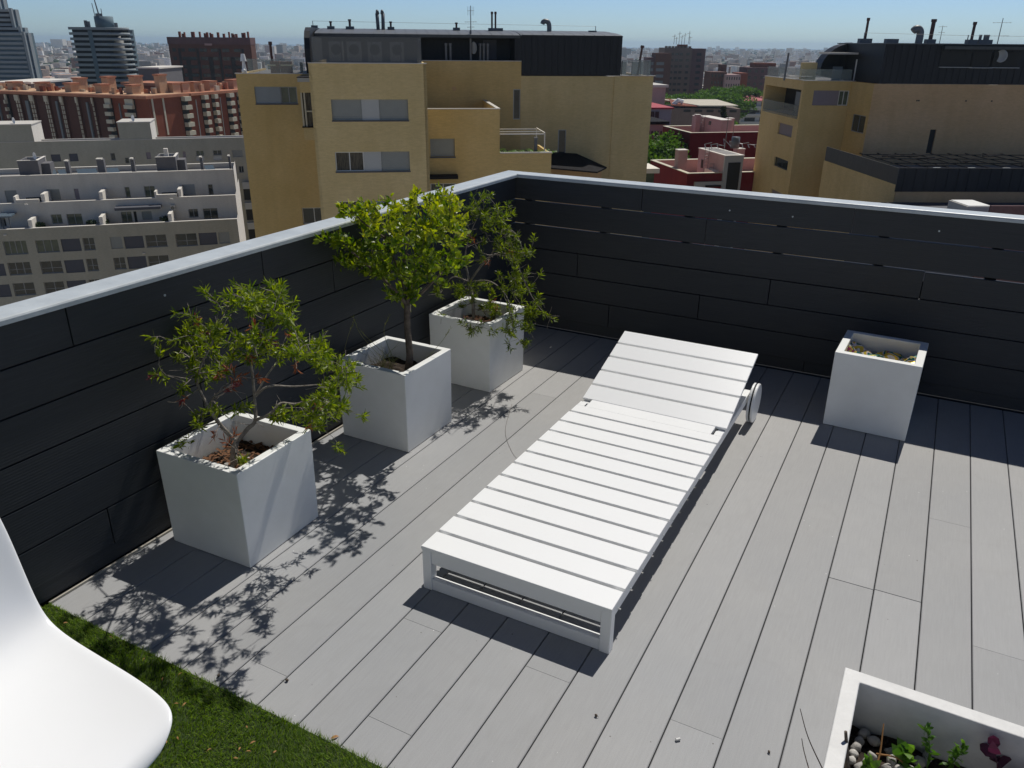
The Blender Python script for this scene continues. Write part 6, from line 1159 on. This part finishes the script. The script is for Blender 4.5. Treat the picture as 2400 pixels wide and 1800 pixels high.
mb = MB(); zz = zc_; sx_ = (sc0+sc1)/2; mb.tube([(sx_-0.5, 310, zz), (sx_-1.5, 310, zz+8)], [0.28, 0.15], 5); mb.tube([(sx_-2.0, 310, zz), (sx_-2.3, 310, zz+4.2)], 0.12, 4); mb.tube([(sx_+0.6, 310, zz), (sx_+0.6, 310, zz+2.5)], 0.12, 4); mb.cyl(sx_-0.6, 310, zz, zz+0.9, 1.1, 10); TA.put('antenna', 'pipe', mb)
for x, h in ((-149.49, 2.2), (-148.56, 1.9), (-138.96, 1.5)): mb = MB(); mb.cyl(x, 304, zt-0.6, zt+h, 0.55, 8); TA.put('chimney', 'pipe', mb)

TB = Bld('apartment_tower', 'tall stepped pale grey-blue tower cut off by the left edge', 'tower', 28, -170, 262)
steps = [(-152.89, 22.00, 265.01), (-149.19, 9.81, 263.56), (-146.89, 4.86, 261.89), (-145.55, 3.40, 262.34)]
sl_ = -190.0; stp = (1.87--8.57)/8.0
for k, (sx, zt2, vb) in enumerate(steps):
    vf_ = 262-k*1.2; lo_ = sl_+k*0.01
    TB.box('tower_body', 'tower_blue', lo_, sx, vf_, vb, GZ, zt2); TB.box('tower_pier', 'tower_white', sx-0.9, sx-0.1, vf_-0.9, vf_-0.001, GZ, zt2+0.3)
    TB.box('tower_pier', 'tower_white', sx+0.001, sx+0.3, vf_+0.5, vf_+2.2, GZ, zt2)
    z = zt2
    while z > -32:
        TB.box('balcony_band', 'tower_white', lo_+0.05, sx-1.2, vf_-0.6, vf_-0.002, z-stp*0.52, z)
        if k < 3: TB.box('window_band', 'tower_glass', lo_+0.3, sx-1.4, vf_-0.1, vf_-0.003, z-stp*0.9, z-stp*0.53)
        z -= stp
TC = Bld('apartment_tower', 'dark brown brick slab tower with rows of chimney pots along its roof', 'tower', 28, -110, 332)
s0 = -132.07; s1 = -97.40; zt = 2.89
s1 -= 3.0
TC.box('tower_body', 'dark_brown', s0, s1, 330, 336, GZ, zt-2.5); TC.box('roof_storey', 'purple_brown', s0-0.1, s1+0.1, 329.6, 336.2, zt-2.499, zt)
TC.box('roof_storey', 'pink_render', s0+14.2, s0+17.0, 329.3, 329.59, zt-2.9, zt-2.2)
rr = random.Random(6)
for k, fx in enumerate((0.09, 0.13, 0.155, 0.245, 0.265, 0.34, 0.40, 0.43, 0.47, 0.485, 0.56, 0.63, 0.70, 0.735, 0.76, 0.785, 0.86, 0.89, 0.93)):
    x = s0+(s1-s0)*fx; TC.box('chimney', 'rust_brick', x, x+rr.uniform(0.4, 0.8), 334, 335, zt+0.001, zt+rr.uniform(0.9, 2.2))
for k, fx in enumerate((0.11, 0.19, 0.33, 0.47, 0.60, 0.74, 0.88)):
    x = s0+(s1-s0)*fx; TC.box('recess', 'interior_dark', x, x+(1.6 if k % 2 else 0.9), 329.9, 329.99, GZ, zt-(7 if k % 2 else 4))
cols = [s0+(s1-s0)*f_ for f_ in (0.04, 0.15, 0.235, 0.28, 0.375, 0.42, 0.51, 0.55, 0.645, 0.69, 0.79, 0.83, 0.93)]
for x in cols[:12]:
    for j in range(8): TC.box('window', 'glass_dark', x, x+1.3, 329.92, 329.995, zt-5.2-3.0*j, zt-4.0-3.0*j)

TD = Bld('apartment_tower', 'grey-brown tower block with a roof hut full of antennas, between the yellow blocks', 'tower', 28, 52, 455)
s0 = 80.47; sm = 94.99; s1 = 102.57; zt = 0.30
TD.box('tower_body', 'grey_brown', s0, sm, 450, 468, GZ, zt); TD.box('tower_body', 'purple_brown', sm+0.001, s1, 452, 468, GZ, zt-0.3)
TD.box('roof_hut', 'rust_brick', 88.21, 92.75, 452, 458, zt, 1.94)
for k in range(8): x = s0+(s1-s0)*(0.01+k*0.08); TD.box('roof_crenel', 'grey_brown', x, x+1.3, 450.2, 451.5, zt+0.001, zt+0.8)
mb = MB(); hz = 1.94; hx = 90.21
for dx, h in ((-4.5, 4.8), (-3.2, 3.6), (-1.8, 6.2), (-0.4, 4.4), (1.0, 5.5), (3.2, 6.5), (4.0, 4.0)): mb.tube([(hx+dx, 454, hz), (hx+dx+rr.uniform(-.3, .3), 454, hz+h)], 0.14, 4); mb.tube([(hx+dx-1, 454, hz+h*0.8), (hx+dx+1, 454, hz+h*0.85)], 0.09, 4)
TD.put('antenna', 'pipe', mb)
for j in range(13):
    z = zt-2.5-2.95*j
    for fx in (0.06, 0.22, 0.40, 0.56, 0.80): x = s0+(sm-s0)*fx; TD.box('window', 'glass_dark', x, x+1.7, 449.9, 449.995, z-1.2, z)
    TD.box('window_band', 'tower_glass', sm+5.5, s1-4.5, 451.9, 451.995, z-1.3, z)
TE = Bld('apartment_tower', 'lower brown and blue-grey tower block left of the antenna tower', 'tower', 28, 40, 430)
s0 = 68.14; s1 = 77.05; zt = -2.72
TE.box('tower_body', 'purple_brown', s0, s0+(s1-s0)*0.45, 428, 440, GZ, zt-1.5); TE.box('tower_body', 'dark_brown', s0+(s1-s0)*0.45+0.001, s1+3, 427, 440, GZ, zt+0.6)
for j in range(9):
    for fx in (0.12, 0.52, 0.72): TE.box('window', 'blue_panel', s0+(s1-s0)*fx, s0+(s1-s0)*fx+2.0, 426.8, 426.99, zt-5-2.9*j, zt-3.6-2.9*j)
def plain(name, label, cat, rct, z, a, v, dep, mt, floors=0, cols_=0, cap=None, group=None):
    r = rct; b_ = Bld(name, label, cat, a, (r[0]+r[1])/2, v); b_.box('wall', mt, r[0], r[1], v, v+dep, GZ, r[3])
    if cap: b_.box('roof', cap, r[0]-0.4, r[1]+0.4, v-0.4, v+dep+0.4, r[3]+0.001, r[3]+0.45)
    fh = 3.0
    for j in range(floors):
        for k in range(cols_):
            x = r[0]+(r[1]-r[0])*(k+0.3)/cols_; b_.box('window', 'glass_dark', x, x+(r[1]-r[0])*0.42/cols_, v-0.1, v-0.005, r[3]-1.0-fh*j-1.3, r[3]-1.0-fh*j)
    return b_
plain('apartment_tower', 'purple-brown tower with a red roof storey, beside the right-hand tan block', 'tower', (116.52, 132.39, -20.30, -8.23), 0, 28, 420, 14, 'purple_brown', 9, 5)
b_ = plain('apartment_building', 'red-topped wing standing on the purple-brown tower', 'building', (121.11, 131.95, -8.45, -6.25), 0, 28, 424, 8, 'rust_brick')
plain('apartment_building', 'reddish brick block with a chimney, above the green trees', 'building', (94.36, 101.85, -15.77, -9.92), 0, 28, 400, 14, 'dark_brown', 6, 5)
plain('chimney_stack', 'square brown brick chimney tower rising behind the reddish block', 'chimney', (102.45, 105.46, -15.53, -6.98), 0, 28, 416, 5, 'dark_brown')
plain('apartment_building', 'grey-pink block right of the reddish one, above the trees', 'building', (100.52, 107.42, -16.00, -10.87), 0, 28, 396, 14, 'pink_render', 5, 6)
plain('apartment_building', 'narrow bright red brick wall beside the grey-pink block', 'building', (107.29, 111.27, -16.06, -10.21), 0, 28, 398, 14, 'rust_brick', 0, 0)
plain('apartment_building', 'pink-beige blank gable close behind the right end of the yellow block', 'building', (47.36, 49.93, -9.03, -5.52), 0, 36, 150, 12, 'pink_render', 0, 0, 'stone_cap')
g_ = (42.49, 46.28, -10.43, -8.19)
b_ = plain('office_building', 'low block with a pale green wall and tall windows, next to the yellow block', 'building', g_, 0, 36, 135, 12, 'tower_white')
for k in range(2): x = g_[0]+(g_[1]-g_[0])*(0.03+0.22*k); b_.box('window', 'glass_dark', x, x+(g_[1]-g_[0])*0.17, 134.9, 134.99, g_[2], g_[3]-0.4)
b_.box('roof', 'roof_red', g_[0]-0.3, g_[1]+0.3, 134.7, 147, g_[3]+0.001, g_[3]+0.25)
g_ = (39.20, 42.12, -10.68, -9.74)
plain('low_building', 'low pink building with a dark eave and small openings, among garden trees', 'building', g_, 0, 36, 125, 8, 'pink_render', 1, 6, 'awning_dark')
# warehouse
WH = Bld('warehouse', 'long grey-brown warehouse with a cream metal roof, beyond the red buildings', 'building', 28, 45, 262)
r = (49.87, 71.71, -18.20, -15.54); zl = r[3]
WH.box('wall', 'grey_brown', r[0], r[1], 260, 275, GZ, zl-0.9); sx_ = 58.53
mb = MB(); mb.add([(sx_, 259.6, zl+0.02), (r[1]-1, 259.6, zl+0.1), (r[1]-4, 275, zl+0.9), (sx_-10, 275, zl+0.9)], [(0, 1, 2, 3)]); o_ = WH.put('roof', 'roof_pale', mb); o_.modifiers.new('s', 'SOLIDIFY').thickness = 0.3
mb = MB(); mb.add([(r[0], 259.6, zl+0.1), (sx_-0.5, 259.6, zl-0.2), (sx_-10.5, 275, zl+0.8), (r[0]+2, 275, zl+1.0)], [(0, 1, 2, 3)]); o_ = WH.put('roof', 'rust_brick', mb); o_.modifiers.new('s', 'SOLIDIFY').thickness = 0.3
for k in range(7): x = r[0]+4+k*3.6; WH.box('window', 'interior_dark', x, x+2.2, 259.9, 259.99, zl-2.0, zl-1.3)
mb = MB(); mb.tube([(r[0]+1, 262, zl), (r[0]+2.5, 262, zl+1.3), (r[0]+4, 262, zl+0.8)], 0.7, 8); WH.put('roof_vent', 'white_bright', mb)
# balconied building with red roof
BB = Bld('apartment_building', 'small pale block of arched balconies with a bright red roof', 'building', 34, 72, 332)
r = (129.92, 139.34, -30.76, -18.87); zt = r[3]
BB.box('wall', 'panel_light', r[0], r[1], 330, 338, GZ, zt); mb = MB(); mb.add([(r[0]-1.5, 328.5, zt), (r[1], 328.5, zt), (r[1], 338, zt+2.6), (r[0]+0.5, 338, zt+2.6)], [(0, 1, 2, 3)]); o_ = BB.put('roof', 'roof_red', mb); o_.modifiers.new('s', 'SOLIDIFY').thickness = 0.25
for j in range(7):
    z = zt-3.0*j-0.5
    for k in range(4): x = r[0]+1.6+k*6.4; BB.box('balcony_recess', 'interior_dark', x, x+4.4, 329.9, 329.99, z-1.7, z-0.2)
    BB.box('balcony', 'panel_light', r[0]-0.3, r[1], 328.8, 329.89, z-2.6, z-1.7)
plain('house', 'brown-roofed building showing just above the red roof', 'building', (143.18, 147.40, -19.90, -17.89), 0, 34, 350, 8, 'rust_brick', 0, 0, 'terracotta')
G1 = plain('office_building', 'grey flat-topped building between the two dark towers', 'building', (-123.29, -116.62, -11.48, -6.96), 0, 28, 280, 20, 'grey_render', 0, 0, 'white_wall')
G2 = plain('low_building', 'low white-roofed hall at the foot of the stepped tower', 'building', (-132.21, -122.72, -9.79, -8.81), 0, 28, 215, 20, 'grey_render', 0, 0, 'white_wall')

# ---------------------------------------------------------------- red buildings
def redblock(name, label, v, corner, lz, right_px, depth, zx):
    b_ = Bld(name, label, 'building', 40, corner[0], v); s0, z = corner
    b_.box('wall', 'dark_red', s0, s0+30, v, v+0.3, GZ, z); b_.box('wall', 'dark_red', s0-0.001, s0+0.3, v+0.301, v+depth, GZ, z-0.004)
    b_.box('parapet_inner', 'pink_render', s0+0.301, s0+30, v+0.301, v+0.42, z-1.4, z-0.01); b_.box('parapet_inner', 'pink_render', s0+0.301, s0+0.42, v+0.43, v+depth, z-1.4, z-0.012)
    b_.box('parapet_inner', 'pink_render', s0+0.3, s0+30, v+depth-0.4, v+depth, z-1.4, z-0.02); b_.box('wall', 'dark_red', s0+0.3, s0+30, v+depth+0.001, v+depth+0.2, GZ, z-0.03)
    b_.box('parapet_cap', 'cream', s0-0.05, s0+30, v-0.05, v+0.45, z+0.001, z+0.06); b_.box('parapet_cap', 'cream', s0-0.05, s0+0.45, v+0.451, v+depth, z+0.001, z+0.058); b_.box('parapet_cap', 'cream', s0+0.4, s0+30, v+depth-0.45, v+depth+0.25, z+0.001, z+0.05)
    b_.box('terrace_floor', 'roof_pink', s0+0.42, s0+30, v+0.42, v+depth-0.4, z-1.5, z-1.4)
    return b_
c1 = (47.45, -9.35); c2 = (36.24, -10.86)
RA = redblock('apartment_building', 'dark red block with pink roof huts, the farther of the two', 105, c1, 0, 0, 9.96, 5)
RB = redblock('apartment_building', 'dark red block with a pale roof hut and dark door, just past the parapet', 80, c2, 0, 0, 10.73, 5)
def hut(bd, r, v0_, v1_, mt='pink_render', capm='white_wall'):
    bd.box('roof_hut', mt, r[0], r[1], v0_, v1_, r[2], r[3]); bd.box('parapet_cap', capm, r[0]-0.05, r[1]+0.05, v0_-0.05, v1_+0.05, r[3]+0.001, r[3]+0.08)
hs, hz2, hb = 52.80, -7.93, 116.29
hb = min(hb, 114.5); hut(RA, (hs, hs+1.6, c1[1]-1.4, hz2), 107, hb)
for pa in (0, 1.2): hut(RA, (hs-1.6+pa*0.2, hs-0.9+pa*0.2, c1[1]-1.4, hz2+0.35-pa*0.2), hb-2.6+pa, hb-1.9+pa)
r = (55.42, 56.26, -9.90, -7.97); hut(RA, (r[0], r[1], c1[1]-1.4, r[3]), 110, 111)
RA.box('window', 'glass_dark', hs-0.06, hs-0.003, 110.2, 110.9, -8.83, -8.32)
def ladder(bd, s_, v_, z0, z1, mt='pipe', nm='ladder'):
    mb = MB()
    for dx in (0, 0.45): mb.tube([(s_+dx, v_, z0), (s_+dx, v_, z1)], 0.025, 4)
    z = z0
    while z < z1: mb.tube([(s_, v_, z), (s_+0.45, v_, z)], 0.018, 4); z += 0.35
    bd.put(nm, mt, mb)
ladder(RA, hs-0.5, 112.3, c1[1]-1.4, -7.61)
r = (40.27, 42.40, -10.78, -9.08); hb2 = 86.49; hs2 = r[0]; RB.box('stair_tower', 'panel_light', r[0]-0.02, r[1], 79.8, 80.0, GZ, r[3]); RB.box('roof_hut', 'pink_render', r[0], r[1], 80.001, hb2, c2[1]-1.4, r[3]-0.002); RB.box('parapet_cap', 'white_wall', r[0]-0.06, r[1]+0.06, 79.74, hb2+0.05, r[3]+0.001, r[3]+0.08); RB.box('hut_roof', 'roof_grey', r[0]+0.3, r[1]-0.3, 80.3, hb2-0.3, r[3]+0.081, r[3]+0.1)
r = (40.70, 42.07, -10.76, -9.76); RB.box('stair_opening', 'interior_dark', r[0], r[1], 79.7, 79.799, GZ, r[3])
for q_ in ((36.78, 37.84, -11.20, -8.97), (43.76, 44.68, -10.73, -8.95)): hut(RB, (q_[0], q_[1], c2[1]-1.4, q_[3]), 84, 85)
RB.box('window', 'glass_dark', hs2-0.05, hs2-0.003, hb2-1.5, hb2-1.0, c2[1]-0.2, c2[1]+0.7)
RB.box('hut_annex', 'white_wall', hs2-0.7, hs2-0.003, 81.0, 83.0, c2[1]-1.4, c2[1]+0.1)
ladder(RB, hs2-0.6, hb2-3.0, c2[1]-1.4, -8.59); ladder(RB, hs2-0.65, hb2-4.6, c2[1]-1.4, -10.07)
mb = MB(); rr = random.Random(8)
x0_ = 39.91; zz = -8.80
for k in range(9): a = x0_+k*0.75; mb.tube([(a, 84, zz), (a+0.3, 85, zz+rr.uniform(0.2, 0.9)), (a+0.9, 84.5, zz+rr.uniform(0.1, 0.6))], 0.05, 4)
mb.tube([(x0_+2.8, 85, zz), (x0_+2.8, 85, zz+3.2)], 0.04, 5); mb.tube([(x0_+3.6, 85, zz), (x0_+3.6, 85, zz+2.6)], 0.03, 5); RB.put('roof_pipework', 'pipe', mb)
mb = MB(); mb.tube([(x0_+3.5, 84, zz), (x0_+3.5, 84, zz+1.2)], 0.45, 12); RB.put('water_tank', 'zinc_trim', mb, None, True)
for q_ in [(109.41,110.78,-11.84,-10.78), (109.21,110.72,-13.53,-12.71), (105.46,106.76,-11.79,-10.77), (108.88,109.49,-10.93,-10.72)]:
    RA.box('window', 'glass_dark', c1[0]-0.12, c1[0]-0.003, q_[0], q_[1], q_[2], q_[3])
r = (37.06, 40.33, -12.22, -11.70); RB.box('window_band', 'panel_light', r[0], r[1], 79.7, 79.99, r[2], r[3]); RB.box('window_band', 'tower_glass', r[0]+1.2, r[1]-0.3, 79.6, 79.699, r[2], r[3]-0.35)
q_ = (24.61, 25.48, -10.86, -10.04); plain('roof_cabin', 'small pale-roofed cabin between the yellow block and the nearest red wall', 'cabin', q_, 0, 36, 78, 3, 'glass_green', 0, 0, 'white_wall')

# ---------------------------------------------------------------- trees
def crownmesh(n, r, h, L_, seed, mt, tall=False):
    mb = MB(); rr = random.Random(seed); lob = []
    for _ in range(22):
        a = rr.uniform(0, 6.28); q_ = r*math.sqrt(rr.random())*0.75; lob.append((Vector((math.cos(a)*q_, math.sin(a)*q_, h*rr.uniform(0.35, 0.9)-0.15*q_)), r*rr.uniform(0.22, 0.42)))
    if tall: lob = [(Vector((rr.uniform(-.2, .2)*r, rr.uniform(-.2, .2)*r, h*(0.1+0.85*k/22))), r*(1.0-k/24)*0.9) for k in range(22)]
    for k in range(n):
        c_, q_ = rr.choice(lob); v_ = rv(rr)*q_*rr.uniform(0.6, 1.1); v_.z *= 0.75
        leaf(mb, c_+v_, v_.normalized()+rv(rr), rv(rr), L_*rr.uniform(0.6, 1.3), L_*0.32, 0.2)
    me = bpy.data.meshes.new('crown'); me.from_pydata(mb.v, [], mb.f); me.materials.append(MATS[mt]); return me
CR = [crownmesh(2600, 4.6, 9.0, 0.55, s_, 'crown_far') for s_ in (1, 2, 3)]; CY = crownmesh(2200, 1.5, 17, 0.4, 5, 'crown_dark', True)
mbt = MB(); mbt.tube([(0, 0, 0), (0.1, 0, 2.5), (0, 0.1, 5.5)], [0.32, 0.24, 0.1], 8); mbt.tube([(0.08, 0, 2.6), (1.4, 0.5, 5.2)], [0.16, 0.06], 6); mbt.tube([(0.08, 0, 3.0), (-1.3, -0.6, 5.6)], [0.15, 0.06], 6)
trm = bpy.data.meshes.new('trunk'); trm.from_pydata(mbt.v, [], mbt.f); trm.materials.append(MATS['bark'])
def tree(label, s_, v_, a, base, sc, k, cr=None, group=None, nm='broadleaf_tree', szz=1.0):
    a = math.radians(a); ca, sa = math.cos(a), math.sin(a)
    t = empty(nm, (EYE[0]+ca*s_-sa*v_, EYE[1]+sa*s_+ca*v_, base), k*1.3); tag(t, label, 'tree', group)
    o_ = bpy.data.objects.new('crown', cr or CR[k % 3]); C.objects.link(o_); o_.parent = t; o_.scale = (sc, sc, sc*szz)
    o_ = bpy.data.objects.new('trunk', trm); C.objects.link(o_); o_.parent = t; o_.scale = (sc, sc, sc)
# the wood in front of the far towers
k = 0
for (s_, v_, ztop_) in [(81.29,350,-14.45),(84.30,352,-14.20),(85.88,348,-13.84),(87.51,345,-14.16),(91.62,352,-14.14),(93.22,350,-13.87),(94.79,348,-13.53),(98.01,352,-13.52),(99.28,350,-14.30),(101.09,350,-15.09),(65.54,320,-15.53),(67.06,318,-15.22),(69.85,322,-15.12),(70.97,318,-15.19),(73.80,322,-15.01),(74.86,316,-15.78),(78.09,320,-15.24),(79.99,318,-15.55),(82.82,320,-15.39),(85.69,322,-15.29),(87.01,318,-15.42),(61.06,330,-15.55),(63.52,330,-15.91),(64.59,325,-16.07)]:
    tree('green broadleaf tree in the dense row between the warehouse and the far towers', s_, v_, 28, ztop_-9*1.25, 1.25, k, None, 'row of trees beyond the warehouse'); k += 1
for (s_, v_, ztop_, lb) in ((35.92, 112, -9.24, 'garden tree under the low pink building, topmost of three'), (35.33, 108, -9.93, 'garden tree in the gap beside the farther red block, middle of three'),
                            (33.68, 104, -11.19, 'garden tree lowest in the gap beside the yellow block')):
    tree(lb, s_, v_, 36, ztop_-8.5, 0.95, k); k += 1
tree('olive-green tree top beside the low block with tall windows', 48.90, 150, 36, -10.89-8.2, 0.9, k)
tree('tree crown right of the dark cypress, before the balconied block', 61.94, 160, 34, -11.95-9, 1.0, k+1)
tree('slim dark cypress standing behind the farther red block', 55.57, 150, 34, -7.46-17*1.1, 1.1, 0, CY, None, 'cypress', 1.0)
tree('second dark cypress, shorter and wider, right against the slim one', 57.18, 152, 34, -9.69-17, 1.25, 2, CY, None, 'cypress', 0.8)

# ---------------------------------------------------------------- ground, sea and distant town
q = MB(); N = 96
def gring(r0, r1, z):
    o = len(q.v)
    q.v += [(EYE[0]+math.cos(2*math.pi*k/N)*r, EYE[1]+math.sin(2*math.pi*k/N)*r, z) for r in (r0, r1) for k in range(N)]
    for k in range(N): q.f.append((o+k, o+(k+1) % N, o+N+(k+1) % N, o+N+k)); q.mi.append(0)
q.v = [(EYE[0], EYE[1], GZ)]+[(EYE[0]+math.cos(2*math.pi*k/N)*9500, EYE[1]+math.sin(2*math.pi*k/N)*9500, GZ) for k in range(N)]
q.f = [(0, 1+k, 1+(k+1) % N) for k in range(N)]; q.mi = [0]*N
mat('ground', (0.40, 0.35, 0.27), 0.95, col2=(0.30, 0.27, 0.20), vscale=0.012)
tag(q.build('ground', 'ground'), kind='structure')
q = MB(); gring(9499, 15000, GZ-0.5); mat('sea', (0.05, 0.10, 0.14), 0.25, spec=0.5); tag(q.build('sea', 'sea'), kind='structure')
TM = [('town_a', (0.66, 0.61, 0.54)), ('town_b', (0.42, 0.34, 0.28)), ('town_c', (0.30, 0.17, 0.13)), ('town_d', (0.88, 0.86, 0.82)), ('town_e', (0.24, 0.23, 0.22)), ('town_roof', (0.50, 0.33, 0.25))]
for nme, cc in TM: mat(nme, cc, 0.85, var=0.25, vscale=0.35, stretch=(1, 1, 2.2))
rr = random.Random(77); q = MB()
def frame_xy(s_, v_, a=28): a = math.radians(a); return EYE[0]+math.cos(a)*s_-math.sin(a)*v_, EYE[1]+math.sin(a)*s_+math.cos(a)*v_
def tbox(cx, cy, wx, wy, h, rot, mi, top):
    c_, s_ = math.cos(rot), math.sin(rot); P_ = [(cx+c_*x-s_*y, cy+s_*x+c_*y) for x, y in ((-wx, -wy), (wx, -wy), (wx, wy), (-wx, wy))]
    vs = [(x, y, GZ) for x, y in P_]+[(x, y, GZ+h) for x, y in P_]
    q.add(vs, [(0, 1, 5, 4), (1, 2, 6, 5), (2, 3, 7, 6), (3, 0, 4, 7)], mi); q.add(vs, [(4, 5, 6, 7)], top)
NT = 0
while NT < 14000:
    d = 480*math.exp(rr.random()**0.8*2.75)
    s_ = rr.uniform(-0.78, 0.78)*d; x, y = frame_xy(s_, d)
    big = rr.random(); h = rr.uniform(6, 15) if big < 0.8 else rr.uniform(15, 26); 
    if d > 2500 and big > 0.97: h = rr.uniform(24, 42)
    if d < 900: h = min(h, 22)
    tbox(x, y, rr.uniform(3, 8)*(1+d/9000), rr.uniform(3, 7)*(1+d/9000), h, rr.choice((0.15, 0.65, 0.7, 1.2)), rr.choice((0, 0, 1, 2, 3, 3, 4, 0)), rr.choice((5, 3, 0, 5, 4, 1)))
    NT += 1
o_ = q.build('distant_town', [n_ for n_, c_ in TM]); tag(o_, 'low pale houses and flats of the town spreading hazily to the horizon', 'town', kind='stuff')
q = MB()
for k in range(2300):
    d = 520*math.exp(rr.random()**0.8*2.8); s_ = rr.uniform(-0.78, 0.78)*d; cx, cy = frame_xy(s_, d)
    n_ = 5 if d < 1500 else 2; 
    for j in range(n_):
        x = cx+rr.uniform(-14, 14)*(1+d/3000); y = cy+rr.uniform(-14, 14)*(1+d/3000); r_ = rr.uniform(3, 6)*(1+d/2500); h = rr.uniform(7, 13)*(1+d/9000)
        m_ = 7; vs = [(x, y, GZ+h)]+[(x+math.cos(6.283*i/m_)*r_*rr.uniform(.6, .9), y+math.sin(6.283*i/m_)*r_*rr.uniform(.6, .9), GZ+h*rr.uniform(.75, .95)) for i in range(m_)]+[(x+math.cos(6.283*i/m_)*r_*rr.uniform(.8, 1.2), y+math.sin(6.283*i/m_)*r_*rr.uniform(.8, 1.2), GZ+h*rr.uniform(.1, .4)) for i in range(m_)]
        q.add(vs, [(0, 1+i, 1+(i+1) % m_) for i in range(m_)]+[(1+i, 1+m_+i, 1+m_+(i+1) % m_, 1+(i+1) % m_) for i in range(m_)])
tag(q.build('distant_trees', 'crown_dark'), 'dark clumps of trees scattered through the distant town', 'trees', kind='stuff')
# far skyline blocks on the horizon
for k, (lb, rct, v_) in enumerate((('faint cluster of tall flats on the horizon, right of the stepped tower', (-2254.62, -2196.68, -30.43, 1.30), 4200), ('faint slab on the horizon just left of the banded tower', (-2241.45, -2222.88, -30.98, -4.53), 4300),
        ('hazy tower on the horizon left of the zinc penthouse', (-632.05, -615.13, -22.56, -6.98), 2300), ('small hazy block on the horizon beside the rusty flue', (-733.28, -720.69, -25.93, -13.10), 2600), ('hazy block nearest the zinc gable on the horizon', (-635.75, -621.96, -24.29, -10.42), 2500),
        ('hazy block above the balustrade at the right end of the yellow block', (304.48, 322.09, -18.80, -7.59), 2400))):
    plain('apartment_building', lb, 'building', rct, 0, 28, v_, 40, ('town_a', 'town_b', 'town_e')[k % 3])
# haze
q = MB(); q.box(-16000, 16000, -16000, 16000, GZ-1.5, 45)
hz_ = bpy.data.materials.new('haze'); hz_.use_nodes = True; nt = hz_.node_tree; nt.nodes.remove(nt.nodes['Principled BSDF'])
pv = nt.nodes.new('ShaderNodeVolumePrincipled'); pv.inputs['Color'].default_value = (0.66, 0.85, 1.0, 1); pv.inputs['Density'].default_value = 0.00010; pv.inputs['Anisotropy'].default_value = 0.3
nt.links.new(pv.outputs[0], nt.nodes['Material Output'].inputs['Volume']); MATS['haze'] = hz_
tag(q.build('haze', 'haze'), 'thin pale blue haze over the town', 'haze', kind='stuff')
